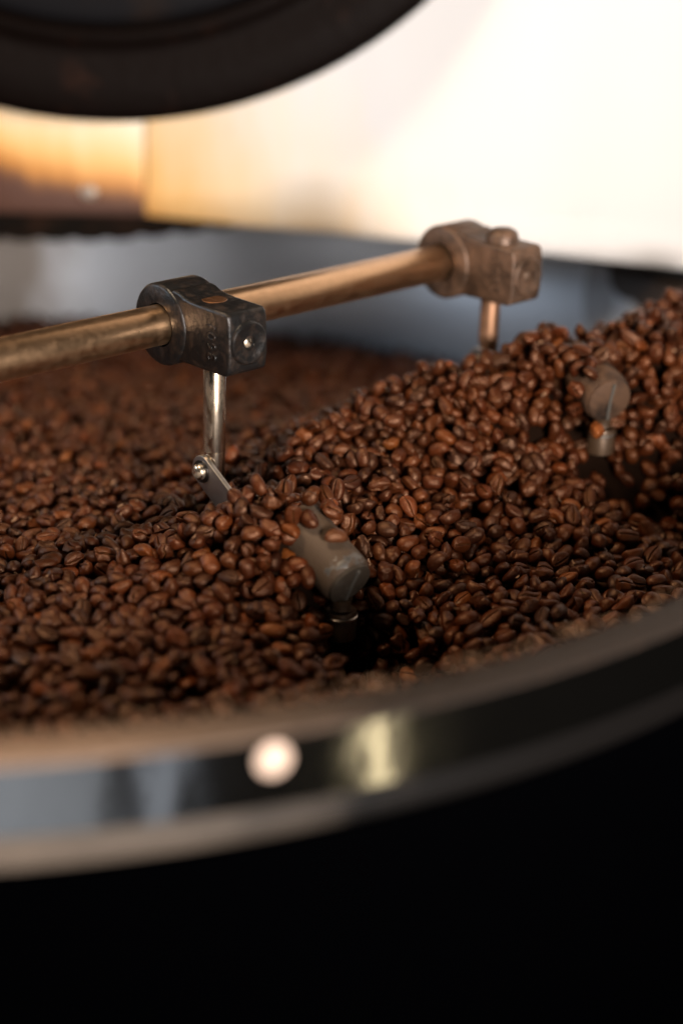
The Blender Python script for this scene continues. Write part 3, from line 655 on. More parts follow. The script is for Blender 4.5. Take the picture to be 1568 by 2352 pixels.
-517,6578,-571,9,37,28,1, 1274,8016,-423,-12,-25,-36,1, -438,6258,-588,43,3,12,5, -376,6331,-591,16,44,1,5, 502,7030,-654,23,17,12,2, -1367,7317,-566,-14,-24,41,0,
132,7419,-420,33,33,4,5, -1562,7963,-574,11,-3,-47,0, 133,7870,-247,8,-16,36,2, 1066,7946,-373,-17,45,9,3, -1380,8581,-581,14,20,-12,1, 313,8463,-5,17,-19,-16,5,
-259,8032,-227,-17,8,44,1, 571,8081,-152,-25,29,-30,2, -166,7915,-230,19,-12,-34,3, -115,6714,-602,31,-32,-12,0, 5,7611,-360,-30,30,6,4, 245,7715,-326,20,44,-14,1,
-1483,7092,-620,-5,19,-44,4, 286,7132,-628,23,-27,-19,5, 1152,7495,-554,-7,18,18,0, 181,7549,-398,-30,-19,31,5, -1435,8198,-586,-13,-7,5,3, -491,8264,-375,9,-49,6,5,
-816,8439,-533,48,-8,-9,1, 1144,8327,-155,12,-3,31,5, 450,8287,-15,-3,-23,-38,3, -80,8080,-191,-46,-14,-12,4, 517,8278,15,26,42,-2,4, 397,8484,54,23,20,40,2,
1159,8257,-62,17,-35,-30,1, 1228,8231,135,4,17,20,5, 1726,8197,-528,8,-6,-31,5, 249,6899,-965,35,-19,13,0, -665,6609,-578,-7,48,-3,2, -26,7855,-254,-40,-18,20,3,
-101,6337,-634,19,-44,4,0, 1125,6885,-599,-21,-22,12,1, 1064,7269,-585,1,49,1,2, 748,7376,-530,-32,27,-25,1, -1638,7837,-607,-16,-7,43,0, 1457,8408,85,-5,-22,-16,5,
1612,8629,219,-14,-16,-41,2, 1494,8732,299,-30,-23,12,0, 1031,8486,182,-3,-7,-23,4, 1034,6939,-633,-9,28,-41,1, -936,7173,-506,-22,-44,8,4, -605,5731,-593,17,24,-20,1,
-780,6263,-582,-1,42,-10,3, 771,7004,-614,49,4,-5,3, 1272,7505,-576,-11,-13,-47,2, -923,7697,-499,18,18,-43,1, -793,7685,-453,-40,28,-5,4, 62,7523,-371,22,42,-13,3,
205,7660,-348,25,41,5,3, -795,8001,-504,31,0,-15,0, -1134,8426,-580,42,20,-5,0, 375,8375,-11,-31,36,12,5, 914,8428,104,41,-28,1,1, 1035,8596,219,26,25,-23,2,
-1119,6197,-612,5,4,-49,4, -322,6524,-614,-24,17,22,1, -927,7015,-510,4,5,33,5, -834,7380,-458,-44,22,-8,4, 348,7197,-607,47,14,0,1, 104,7752,-274,14,-17,-36,3,
126,8042,-164,-33,28,-17,4, -768,5787,-610,-12,-9,43,5, -1217,7028,-579,25,9,36,1, -812,7169,-438,30,35,20,2, 311,7048,-654,3,25,18,3, 446,7470,-459,0,38,32,3,
-861,7768,-468,-29,40,-5,0, 396,7631,-394,30,38,1,0, -1597,8487,-596,-11,31,-28,2, -1760,9218,-612,41,6,17,0, -1665,9235,-578,14,35,-33,1, 1608,8450,-55,-5,-2,46,3,
75,8291,-84,-34,-10,-35,5, 1285,8479,206,34,14,6,0, 244,6944,-902,12,44,19,2, 985,6845,-636,2,-16,-44,2, 544,6791,-704,22,33,-1,3, 885,8086,-259,18,14,29,0,
-64,6185,-617,38,2,32,2, -1023,6611,-567,2,43,-2,2, -1050,6819,-531,-9,-11,-25,5, 983,7483,-558,6,-1,-22,2, -1348,7664,-575,-9,45,14,1, -1003,7785,-499,-5,-49,-4,2,
-1517,8731,-593,46,12,14,5, -1486,8928,-605,-26,-42,1,5, -991,9113,-593,-5,8,-49,0, -931,9604,-614,22,-42,-14,1, 1658,8356,-286,-24,-30,26,0, 686,8210,-44,-24,9,-38,5,
863,8536,161,-33,-9,7,2, -185,6929,-414,6,-2,-9,5, 96,7072,-672,2,-8,-49,5, 619,7832,-392,-19,2,6,0, -1272,5953,-627,24,42,-11,1, -312,6711,-541,3,50,0,1,
121,7532,-413,-36,-31,14,1, 1332,7655,-593,12,-19,9,0, 801,8017,-294,-17,12,-1,3, -1233,6603,-557,7,-3,0,5, 1349,6968,-604,-4,-27,-39,3, -1216,7496,-552,6,49,4,4,
298,7458,-451,24,29,22,5, -1121,8081,-549,-25,17,25,4, -1091,8926,-590,-14,0,-3,2, -1407,9128,-597,31,-34,-19,4, 1709,8417,-169,31,2,17,4, 561,8358,34,-41,9,21,3,
1049,8239,-102,-25,-39,14,3, -287,7905,-241,-44,9,-20,0, 251,8345,-22,3,34,9,3, -472,7129,-190,-6,-47,-4,3, 632,8113,-179,-13,-9,33,2, -296,5898,-592,25,6,-35,4,
-1047,6936,-539,-14,-3,-9,3, -705,7189,-396,-7,-45,-1,0, 1261,7143,-613,34,-27,5,2, 1335,7383,-590,-7,-15,-35,5, 1496,7494,-616,-28,-15,-13,1, -1070,7599,-522,-21,-42,-13,3,
-1511,8039,-574,-4,10,-14,1, -1535,8207,-587,-47,-15,-2,4, -1540,8296,-572,-11,-9,-8,4, -1334,8881,-596,-38,-17,1,4, -293,6922,-404,20,20,-34,2, 1002,8347,-19,-46,10,-16,3,
-816,5856,-630,22,-15,-42,1, -662,6122,-610,-45,5,-21,3, -478,7991,-387,-10,-40,-17,1, -73,7959,-226,-19,-22,37,4, -616,5797,-596,6,-34,34,1, -1288,6130,-604,35,30,-10,3,
947,6959,-586,47,11,-5,5, 630,7074,-621,34,27,0,5, 619,7308,-562,-12,3,-42,3, 953,7361,-581,-48,-1,6,5, 497,7356,-507,30,23,25,5, 270,8067,-167,19,23,34,3,
-270,8519,-295,22,-6,-29,1, 1703,8516,74,6,28,-40,1, 794,8491,116,-44,-4,-6,3, 48,8086,-158,-12,22,42,0, 766,7909,-330,-21,-10,-2,1, -1003,5624,-600,22,34,29,5,
-457,6165,-570,-21,32,-13,4, 922,6770,-616,3,-48,3,5, -1377,7058,-578,35,-4,-32,3, 715,7183,-594,-16,0,31,3, 1133,7205,-600,-4,-33,-29,5, -830,7618,-474,1,43,17,4,
-1381,8321,-583,-30,20,31,2, -955,8321,-564,33,7,36,5, 371,8227,-113,-13,14,-27,1, -448,8768,-391,-2,-46,20,4, -1171,8849,-579,-20,42,-18,5, -1166,9285,-594,14,-45,15,0,
1659,8705,248,40,26,14,5, 417,8428,14,-36,11,-31,1, 1731,8228,-441,30,-32,14,3, -233,6492,-635,-24,2,-12,4, 480,7968,-297,-24,27,2,1, 1015,8129,-286,-35,9,33,0,
1536,8515,108,33,19,-32,3, -1358,6632,-585,21,23,35,3, -1235,6809,-581,-7,49,-3,4, -954,6750,-549,-37,20,-26,4, -1188,6879,-569,4,-28,40,2, 1047,7361,-597,27,36,-5,5,
1154,7555,-535,12,42,-7,3, 25,7745,-281,12,0,6,3, 1152,8163,-340,23,-30,-13,5, -1743,9458,-603,42,12,15,4, -348,6943,-368,-23,-36,23,3, 1495,8380,-163,26,13,28,3,
1704,8972,305,42,17,-6,1, 669,8040,-210,19,-20,-25,3, 234,7508,-435,23,24,-36,0, 1174,7702,-473,32,32,20,2, -945,6165,-578,33,-23,-11,3, -1090,6260,-567,46,-16,-9,4,
-1595,7483,-599,8,-32,-29,5, 1073,7508,-556,5,11,-43,4, 1558,7544,-613,-39,19,-19,0, -1578,7776,-620,46,-15,11,3, 464,7894,-320,14,21,-41,2, -1222,8237,-564,24,-4,10,0,
-1841,9436,-602,-47,16,0,4, 1697,8480,-48,-22,39,22,4, 716,8054,-277,-14,24,41,2, 853,8025,-357,-42,-14,-21,4, -1162,6113,-623,43,22,13,5, -408,6194,-610,-35,-32,12,2,
-569,6249,-578,27,-24,-31,4, -196,6256,-598,38,13,-9,3, 851,6763,-635,-8,-47,7,0, 1021,7196,-592,-33,-5,34,5, 531,7534,-495,-14,9,40,5, 1497,7720,-574,13,16,41,5,
1286,7918,-479,-4,49,4,5, -1129,8600,-579,11,-10,-38,1, -461,7063,-316,-28,24,-25,0, 1570,8397,-153,0,28,-23,3, 903,8160,-192,-27,-22,20,3, -102,8141,-174,6,-22,24,1,
-676,6975,-447,40,10,24,5, 1128,8489,179,-28,-5,11,1, 1232,8294,168,-33,23,-21,3, -320,7275,-310,2,-29,-38,4, 568,6999,-653,7,-30,-12,2, 804,7138,-629,11,16,37,1,
209,7863,-254,34,-33,-3,4, -670,5707,-582,12,-20,-14,1, -1332,7234,-560,3,-3,-49,4, 850,7333,-582,10,-46,-9,0, -1030,7532,-516,-36,-4,-3,3, 935,7566,-548,-23,-29,12,1,
806,7690,-482,-20,-4,6,3, 1158,7921,-415,13,26,30,2, -1652,8848,-607,36,9,-28,4, 1520,8578,197,-41,-13,16,3, 0,8273,-137,-23,13,-30,2, 908,8632,186,17,21,-42,4,
199,8141,-168,-35,14,18,4, -947,5940,-628,42,-13,24,5, -576,6365,-596,17,46,-6,4, -500,6418,-607,-11,43,-22,4, 1133,7016,-616,13,-27,-34,5, 535,7837,-402,17,17,-5,3,
-106,5978,-597,-10,14,25,5, -143,6482,-649,-19,-9,16,2, -143,6554,-653,-33,-1,-6,3, 1176,7145,-628,27,37,20,3, -1573,7618,-600,36,-32,3,5, -1295,7594,-573,48,-13,-6,3,
-978,8867,-585,-9,2,2,1, -1905,9002,-601,-30,26,-9,5, 846,8203,-158,-28,-5,-21,5, 562,8227,-104,16,-46,5,5, 1416,8393,-135,29,-35,10,5, 575,8451,54,-14,-8,-46,0,
248,8416,-5,11,13,-12,2, 1277,8566,213,26,-19,38,0, 1691,8654,163,24,3,-21,2, 741,6868,-667,21,44,-9,1, -958,6270,-592,-9,20,45,5, 1030,6756,-643,-23,20,-5,5,
341,7126,-670,34,-22,-30,1, -1129,7221,-541,0,13,45,1, -1663,7672,-596,-3,-50,0,4, -224,7941,-251,8,45,-3,2, -1464,8499,-598,-43,8,-21,5, -1826,8695,-608,-28,-9,-34,2,
-1860,9216,-598,-10,-1,-38,4, 814,8249,-91,31,-29,-22,4, 1704,8867,285,33,-29,-6,1, -535,6953,-425,-33,19,21,0, -198,6131,-617,33,-35,11,5, -260,6190,-622,-17,-9,29,0,
1207,6886,-613,-6,48,-6,3, 862,7104,-593,-31,21,32,5, 1364,7126,-599,-22,-42,16,2, -1446,7316,-611,-16,-7,-7,2, 1546,7797,-589,-19,5,-2,2, -1650,7928,-610,-34,4,-36,2,
-1222,8058,-559,36,16,-31,1, -1379,8479,-583,-12,22,-38,3, -1262,9055,-575,-15,-34,17,0, -1609,9126,-605,-17,8,46,2, -1833,9299,-606,20,40,-23,1, -969,9380,-595,17,19,24,1,
-1678,10132,-687,36,5,-1,5, 1002,8550,177,-31,-14,2,4, 1511,8458,84,-43,-15,19,2, 180,6221,-668,-46,14,11,3, 241,7466,-499,39,30,-7,2, 982,7906,-402,-36,-30,12,4,
-53,6045,-636,-47,-1,1,0, -512,6092,-610,26,-38,16,4, 705,7775,-430,-36,30,-18,4, -636,6318,-593,-44,19,-11,5, 908,7193,-587,-28,-39,3,3, -1386,7419,-578,1,1,-9,4,
1282,7773,-505,10,-27,-41,5, -1175,8514,-590,-45,16,3,4, -1496,8578,-615,-44,-19,-10,0, -1716,8949,-585,-24,-17,26,5, -1214,8914,-576,-18,6,21,1, -648,9247,-564,33,-19,-11,3,
-1658,9420,-599,-44,-20,-11,1, -2017,9882,-637,-7,-2,45,1, -1817,10270,-702,-33,-35,-5,2, -1968,10415,-722,40,-10,5,1, 1166,8233,-331,15,28,-34,0, 804,8273,-29,36,-28,-1,0,
175,6930,-961,35,1,-33,1, -555,8110,-429,2,2,38,4, -724,5835,-632,-41,24,-12,0, 973,7049,-599,-22,22,-36,2, 1308,7079,-600,-25,-10,-9,4, -1161,7144,-568,16,41,10,1,
-69,7666,-300,29,-20,-4,3, -1225,7953,-553,-18,-46,1,3, -1659,8398,-602,-38,-9,-25,5, -1169,8663,-585,29,-28,-30,1, -1534,9032,-598,-42,21,-9,0, -852,9023,-591,-29,-37,2,0,
-1711,10323,-687,44,-14,15,1, -249,6998,-412,30,-9,-11,0, -696,7091,-461,-30,-3,20,2, 364,8069,-247,21,-45,-4,5, 586,8166,-148,13,-12,31,3, 426,6886,-814,-25,1,-29,1,
-847,7045,-485,8,5,-3,5, -892,7561,-496,-4,48,-8,1, 145,7630,-388,-16,38,4,2, 440,7830,-336,41,3,-3,5, 209,8076,-203,21,32,-3,1, -1422,6984,-584,27,-31,-14,0,
-1071,7138,-571,-36,11,11,5, -1421,7208,-592,-24,-1,-32,4, -711,7336,-373,-38,1,1,0, 1292,7296,-606,3,7,-38,5, 1287,7446,-599,-21,-20,-36,3, -150,7526,-311,20,1,-45,1,
1205,7843,-487,29,-37,-15,2, -1317,8370,-579,47,-15,7,5, -1408,9534,-618,27,-36,21,0, -1275,9485,-613,-6,-49,-6,1, -554,9981,-651,22,-39,-13,4, -1005,10227,-689,16,15,-42,5,
1210,8359,-160,-5,-1,-43,0, -263,7185,-194,6,-49,2,5, 311,8207,-138,-27,25,-14,1, 1129,7846,-434,-8,-26,-40,4, -1187,5753,-655,-1,-34,-9,2, 801,7630,-530,-5,-13,-24,0,
1592,7333,-634,-15,21,-42,2, 1248,7378,-597,16,-5,2,2, -1318,7493,-577,-21,36,-18,0, -437,8038,-353,-46,18,-2,0, -1186,8161,-560,39,28,4,5, -1699,8186,-618,-27,32,-20,0,
-1245,8476,-574,41,-28,4,1, -1741,8602,-601,17,8,46,2, -1620,8597,-599,42,-3,4,5, -1295,8567,-571,36,32,-13,5, -1069,9054,-599,40,29,5,4, -1412,9304,-587,0,0,39,2,
-1603,9673,-623,-9,3,48,4, -1056,9782,-630,32,-35,-9,0, -1982,10112,-683,-40,-2,26,2, -559,10610,-731,32,6,-13,1, 933,8142,-271,18,37,-10,1, -474,7153,-262,22,2,42,0,
-348,8021,-297,-30,-21,29,5, 66,8366,-67,13,-3,44,5, 1086,8545,186,-14,-22,15,5, 657,6898,-691,-1,8,-2,3, -142,6835,-641,38,-4,-14,3, 408,7515,-509,35,-17,-30,2,
1030,7823,-428,-28,36,-2,3, -172,5920,-595,-8,-2,47,5, 36,6025,-615,-44,-21,-1,0, -1000,6984,-512,-40,23,-17,0, 1562,7210,-630,21,-23,-35,4, 1551,7390,-629,-43,10,24,5,
836,7551,-544,1,41,14,3, -746,7756,-457,-11,18,-27,1, 1111,7788,-447,3,-36,35,5, -766,8540,-507,-37,-17,11,0, -857,8605,-556,36,26,-6,4, -653,9435,-576,-4,26,-4,2,
-1094,9679,-621,-37,18,-28,1, -1355,9918,-647,-44,4,-22,2, -251,10086,-660,21,-45,-1,3, -1106,10272,-685,37,22,-25,4, -287,10352,-686,-21,40,0,1, -1209,10605,-736,-35,-18,6,3,
483,7631,-413,-28,16,-4,5, 1565,7706,-590,-12,13,41,5, 370,8151,-159,43,19,-16,3, -753,5922,-639,-4,47,18,1, -826,5987,-608,-19,-14,-29,0, 179,8011,-217,10,15,-14,2,
1493,7152,-628,43,-13,-3,4, 1376,7289,-597,-41,0,4,3, -1203,7393,-559,2,-26,29,3, -1094,7419,-528,-8,46,-18,3, -992,7419,-505,-17,-47,-1,0, 1222,7677,-518,44,-2,22,0,
492,8350,4,26,33,-15,2, -1596,8686,-602,-15,6,-11,0, -1994,9547,-617,2,-38,20,2, -2191,10413,-721,2,-50,3,4, -88,10582,-706,12,-18,-6,5, -615,12361,-949,8,42,22,0,
-1865,12436,-961,9,-2,49,4, 219,7014,-839,26,-13,33,0, 838,8371,58,5,-3,19,5, -92,8329,-165,10,5,42,5, 267,7657,-370,-26,31,-27,3, -1020,6014,-612,27,30,27,0,
-26,7788,-306,15,11,-25,4, -1715,8060,-635,-40,24,-18,0, 947,8416,33,22,-5,40,3, 979,7658,-491,-3,42,23,2, -1613,8030,-595,34,31,12,1, -577,8284,-399,3,39,-16,1,
-1151,9030,-600,-23,-42,7,4, -1530,9212,-610,38,6,-29,2, -372,9597,-606,-17,-38,-24,5, -1493,9686,-628,7,10,-15,4, -1717,9825,-637,-19,-13,-25,2, -379,10327,-701,11,-23,43,4,
-1959,11135,-823,19,-10,4,0, -438,11424,-863,0,-34,37,4, 134,12024,-936,-6,42,-26,5, 1577,8501,46,11,-35,17,4, 1091,8264,-211,-36,-30,-16,0, -506,7241,-275,6,23,-44,2,
257,8190,-104,-42,27,-4,0, 1119,7432,-589,-1,9,-46,1, -250,7571,-283,-23,37,12,0, -231,7878,-276,46,0,8,5, -1307,8072,-575,22,16,-42,1, -1363,8149,-580,-28,-27,28,5,
-1570,8929,-614,-11,25,36,4, -1063,9203,-602,-6,-22,-18,1, -1984,9416,-612,-7,38,32,3, -1240,9774,-645,2,39,-5,3, -1591,10248,-690,17,-38,7,5, -1462,10211,-671,-1,11,-37,4,
-1492,10949,-785,12,24,18,2, -2110,11300,-833,24,-38,-18,1, -357,11471,-851,-22,-25,-31,0, 1732,8368,-282,-19,12,24,2, -73,7018,-609,-2,47,-16,3, 696,8296,-14,23,2,-4,1,
420,8337,-80,5,-8,10,1, -386,6443,-604,42,24,11,2, -1145,6560,-584,-28,-38,17,5, -1454,6745,-629,-38,14,-8,4, -1838,9172,-646,11,-28,-24,0, 1620,7425,-628,-34,6,28,1,
-481,8376,-386,-14,8,-37,2, -1830,8790,-610,28,16,18,1, -1753,8740,-621,9,-48,5,0, -1487,9329,-600,23,38,20,5, -1764,9743,-626,1,-11,44,2, -1256,10520,-739,-42,8,10,5,
-1411,12694,-961,-42,23,-7,0, -871,12844,-985,21,15,40,2, -1449,13177,-1008,-46,-3,-5,0, -323,7159,-177,16,-20,-40,2, 529,8505,58,-31,9,-30,4, -510,7862,-410,2,-41,0,4,
-296,6775,-560,-18,-26,-37,0, 387,7593,-454,-12,-42,-23,1, -949,5762,-634,-15,20,-37,4, -1053,6117,-605,-9,23,43,1, 444,7161,-666,-36,34,-8,5, 439,7379,-539,17,25,-8,2,
762,7839,-432,-8,-19,-25,2, 665,6563,-704,-25,25,26,2, -558,6788,-514,9,-6,-23,4, -1373,7580,-586,22,5,-14,1, -1071,7975,-533,-22,-32,31,2, -934,8579,-573,2,-21,-24,1,
-908,9086,-591,-27,26,-21,0, -952,9202,-594,-19,43,-14,4, -459,9636,-596,21,45,-7,4, -1130,9749,-615,-25,34,-27,1, -287,9831,-634,19,37,15,5, -1571,9945,-657,-17,46,-10,0,
-342,10237,-679,-17,18,-22,1, -741,10354,-696,-11,31,38,1, -1267,10403,-724,-28,19,18,3, -190,10435,-709,28,-37,-15,1, -1087,10811,-777,1,40,-20,2, -2051,11052,-803,9,10,6,5,
-228,12321,-960,15,-37,30,2, -2312,12491,-984,-42,14,-2,4, -1963,12598,-970,23,0,43,0, -1581,12899,-981,34,7,-18,4, 1003,8301,-97,-13,-29,-35,5, 1541,8797,281,-38,-32,-7,1,
1303,8667,206,16,-42,15,4, -59,7189,-228,15,-18,-13,4, 88,7034,-727,9,42,24,2, 905,7931,-378,-7,32,-8,5, 1626,8103,-657,16,23,4,0, -1351,6264,-663,-47,-13,1,4,
642,6793,-711,-7,-5,49,1, 644,7634,-470,-22,16,-37,1, 1340,7901,-519,4,45,-20,1, -513,7516,-308,-43,-2,26,5, -1437,9220,-598,-40,4,1,1, -1081,9873,-640,-40,-25,-7,4,
-160,10068,-650,49,-10,3,0, -1167,10905,-777,46,-2,-13,4, 83,11047,-796,40,-20,7,5, -116,12339,-948,-45,16,-11,2, -1180,12513,-977,-19,-39,22,1, 125,12592,-983,-31,37,-4,2,
-1661,12771,-962,10,3,-20,1, -525,7078,-371,47,5,-16,0, 1467,8471,28,36,-28,-4,2, 1738,8727,252,15,16,24,0, 1220,8665,229,37,-13,-24,3, 1371,8537,176,16,3,-26,4,
54,8316,-178,18,16,35,2, 175,7051,-717,-5,5,-16,4, -790,7268,-451,-39,-24,11,0, 1013,9093,-246,12,46,-13,4, -1093,6401,-607,21,18,18,1, -1175,6651,-593,-4,-10,-49,4,
1333,7577,-609,22,-44,8,0, 765,7563,-551,-27,-16,39,5, -1134,7830,-577,-4,-32,36,2, 657,7992,-263,5,11,-36,3, 1135,8111,-386,1,11,47,2, -1793,8628,-642,16,28,38,0,
-911,7421,-481,31,36,14,1, -768,7472,-458,-10,37,-32,5, 900,7756,-448,-6,3,42,3, -843,8151,-545,36,25,-18,1, -464,8459,-388,-29,12,-13,2, -1228,8381,-588,10,-13,-47,1,
-1363,8672,-588,29,28,21,4, 1767,8892,274,-11,-22,42,1, -1930,9189,-621,24,14,-3,0, -1341,9422,-629,4,44,-16,4, -1154,9409,-611,47,14,10,3, -619,9699,-630,24,1,33,3,
-675,11334,-850,6,32,38,5, -2038,11871,-925,13,-7,47,2, -2544,12158,-955,25,2,-5,1, -1591,12498,-968,-2,39,-24,2, -1003,13169,-1012,-40,-18,-14,4, -367,7169,-236,19,-10,31,4,
-468,6960,-415,-15,-37,3,1, -381,6910,-422,-36,5,-7,5, 1682,8775,267,46,-9,-14,4, -1393,6370,-608,-17,27,-24,5, -440,6854,-460,6,-21,-32,2, -4,8117,-193,20,45,9,4,
-131,6152,-642,-20,38,-21,3, -707,6216,-602,28,11,40,1, -337,6390,-626,-22,-15,24,5, 823,6895,-638,1,13,48,5, 580,7273,-617,13,-6,-46,5, 712,7270,-617,-27,36,-21,2,
-1018,7086,-542,-23,-35,19,2, -1488,7398,-623,15,47,-1,1, -1451,8263,-591,15,-46,1,3, -1323,8734,-600,-26,-35,24,3, -964,9042,-612,-5,-11,-28,2, -1107,9140,-616,45,-13,-16,5,
-1812,9668,-630,-46,-19,0,5, -1463,9777,-647,40,-1,-6,4, -1427,10035,-673,-43,-14,3,0, -1533,10142,-688,35,31,17,3, -1351,10103,-659,-45,21,3,5, -675,10474,-713,24,-30,24,3,
-1626,10693,-744,-3,2,46,2, -2086,10722,-762,-49,-6,3,4, -2245,11237,-837,27,-38,-17,0, -1706,11214,-822,-26,-37,6,5, -492,11268,-838,-22,-17,-42,5, -2435,11652,-914,35,-21,10,1,
-2286,12236,-965,34,14,23,0, -1768,12418,-976,6,-23,-37,0, -533,12493,-976,-47,-2,-6,3, -472,12552,-979,-20,44,8,4, 1013,8193,-247,1,8,21,5, 1636,9022,273,-8,-40,0,0,
1743,8139,-718,-27,23,-23,4, -1525,6937,-625,33,32,-3,2, -844,7287,-473,20,16,24,0, 686,7344,-596,-15,1,29,0, -528,5709,-584,-20,-25,-38,1, -319,5995,-616,-12,-12,39,0,
1630,7531,-632,29,-23,-34,3, 675,7472,-564,-32,36,-14,1, -1411,7866,-584,-35,-22,17,0, -1330,7865,-587,-46,-5,8,0, -1652,8098,-624,12,6,-15,0, -1494,8143,-607,8,31,13,3,
-1631,8749,-618,-10,29,-40,4, -1297,8948,-597,-45,-5,-10,1, -1314,9336,-611,40,-28,6,0, -1456,9393,-603,22,-19,36,1, -922,9845,-660,18,-7,3,0, -501,10084,-679,-32,-18,28,0,
-522,10782,-760,-13,16,3,2, -1346,11579,-883,-42,-25,-8,0, -665,11646,-893,25,6,-27,0, -1765,12613,-970,49,-1,-2,5, -2409,12796,-981,-39,2,5,1, -2396,12993,-980,24,-39,19,0,
685,8464,76,7,7,33,3, -285,8156,-255,-9,-27,-8,5, 133,8214,-185,-17,30,33,2, 1074,8069,-390,-33,-1,-21,3, 1219,8059,-410,10,-41,-25,1, 548,7595,-470,-13,-48,4,1,
453,8134,-202,-37,32,5,5, -594,6185,-649,1,-19,-38,5, 1139,7270,-622,-15,42,23,5, 425,7264,-637,-9,34,-9,0, -1231,7832,-585,-44,-1,-5,0, 285,7744,-379,39,-23,2,0,
106,8271,-145,-22,26,-28,4, -1310,5843,-588,26,39,15,4, -1374,6138,-612,-29,1,-7,4, 743,6509,-649,-1,-48,-1,2, -1217,6945,-582,9,45,20,3, -1240,7136,-587,-49,5,-4,3,
84,7115,-616,-26,-29,25,5, -1284,7414,-564,1,1,50,3, 1463,7643,-584,-32,-6,35,3, -1397,8043,-591,44,-18,-9,2, -299,8352,-298,-18,7,-4,1, -1409,8402,-601,-9,6,-13,0,
925,8041,-348,42,15,22,5, -1389,8933,-609,30,39,3,2, -1785,9579,-617,-31,37,-10,0, -1266,9855,-642,21,-12,-16,2, -1818,9932,-646,-5,3,-27,4, -1459,9939,-665,-45,-15,-17,3,
-1243,10864,-766,13,37,-1,4, -461,10865,-779,-30,24,21,1, -1107,11290,-855,-25,42,9,0, -760,11391,-855,-40,26,-3,1, -9,11559,-871,-7,-6,46,2, 226,11644,-906,27,33,-12,4,
-1632,11922,-918,0,27,39,2, -1527,12049,-937,3,-25,42,1, -1239,12422,-973,35,-34,-6,4, -492,12402,-993,10,-27,33,1, -441,12786,-979,34,10,22,2, -238,12928,-1023,14,39,-29,1,
-1404,13036,-1011,-49,7,-4,4, 1754,8535,3,-24,13,41,4, 906,8279,-80,-40,-13,11,1, 1019,8109,-364,40,-20,6,3, 1025,8723,212,30,-6,-37,1, -30,7199,-292,2,-3,27,5,
-356,6607,-623,10,10,39,4, -472,6733,-545,-4,3,-12,1, 381,7022,-722,1,26,-25,2, -968,6481,-592,-6,26,-33,1, 563,6628,-776,-8,-37,31,2, -410,6659,-584,24,-3,16,5,
-368,8218,-346,12,43,-7,4, -1634,9001,-638,-15,-10,5,0, 1104,6703,-619,0,-28,42,5, 1216,7066,-625,24,11,-42,3, -1596,7231,-623,-27,0,-5,1, -1388,7944,-597,30,1,-17,5,
-1573,8115,-591,11,1,-49,2, -1081,8152,-568,-36,8,-33,3, -901,8213,-579,1,2,-9,4, -1271,8307,-580,-8,-21,-26,3, -636,8925,-532,38,29,13,2, -1394,9029,-620,-30,-13,16,5,
-1664,9609,-624,47,15,-9,2, -1250,9595,-630,-17,-47,1,2, -1156,9624,-626,-36,-34,-3,3, -1362,9754,-649,-23,-2,-1,0, -1007,9872,-655,6,46,8,1, -603,9859,-657,38,-25,13,0,
-364,11037,-795,31,-39,5,1, -2238,11085,-825,5,-49,-5,0, -755,11101,-813,4,7,-34,2, -302,11209,-823,-11,49,2,4, -218,11172,-830,-8,-19,-45,4, -1923,11482,-865,-34,36,-4,1,
-202,11923,-934,-36,1,-12,0, -2373,12077,-968,-27,-13,-3,0, 337,12361,-983,1,49,-9,1, -1942,12397,-985,-49,-4,9,4, -1347,12435,-984,-42,20,-8,0, -421,12407,-986,-39,-21,15,5,
-696,12510,-970,-45,12,16,1, -1695,12678,-986,-4,49,8,4, -543,12728,-985,-40,-21,19,1, -2269,12958,-996,43,7,13,1, -1953,12957,-1007,4,22,45,5, -2585,13071,-1014,10,-46,16,2,
-335,6853,-493,-13,10,-6,1, 1070,8669,241,19,36,24,3, 1073,8495,115,32,-31,21,0, 591,7971,-349,8,11,48,1, 991,8047,-378,3,48,9,2, 516,8301,-56,-47,0,-13,5,
-1220,6392,-622,-28,39,-14,4, 496,6774,-797,-37,31,0,2, 706,7143,-644,46,18,-1,5, -1439,7462,-627,-4,44,-23,0, 474,7550,-469,-33,35,-12,4, -1354,8266,-601,42,7,9,1,
862,6481,-597,-46,-17,-3,1, 829,6541,-627,22,-43,12,2, 1198,6747,-595,-28,-19,-13,0, -986,7324,-503,-5,9,-28,0, -944,7971,-526,16,-42,17,2, -515,8681,-411,-6,-14,5,1,
-897,8709,-570,7,27,15,3, -1878,8860,-608,-8,19,45,3, -872,8857,-573,10,5,21,2, -1211,9117,-616,16,22,-42,1, -1316,9213,-614,-25,-43,-3,5, -1903,9537,-629,14,40,26,2,
-2072,10131,-675,9,4,-49,4, -2157,10494,-742,29,-16,-6,2, -1041,10495,-732,41,-9,-23,3, -2209,10580,-741,46,-4,3,0, -2111,10618,-747,43,24,-5,3, -2180,11310,-851,-36,33,-9,3,
-1036,11577,-886,-15,27,-13,1, -1440,11722,-903,-47,-16,0,0, -526,11733,-911,-26,33,7,1, -321,11900,-927,-5,-43,24,0, -1885,12000,-939,23,20,18,0, -719,11995,-937,19,-39,21,4,
-13,12071,-946,31,-16,-3,4, -1662,12253,-961,38,-2,-3,1, -718,12264,-945,-16,11,-31,4, 400,12472,-985,-30,-9,39,0, 232,12508,-986,16,-41,0,2, -2169,12616,-987,34,-37,1,1,
-1877,13017,-1009,-44,-15,3,1, -1179,13026,-1009,-11,-47,14,5, -2616,13206,-1011,0,18,44,1, 1069,8198,-287,0,30,-21,1, -298,8250,-286,-23,30,30,0, 1571,8878,287,-6,-18,-46,4,
455,6812,-858,18,40,-9,2, -1337,6076,-638,2,-37,-24,2, 715,6640,-669,15,-39,-27,1, -305,6650,-598,-45,12,13,5, 696,7035,-648,9,-14,-20,0, -1576,7295,-634,-39,24,6,3,
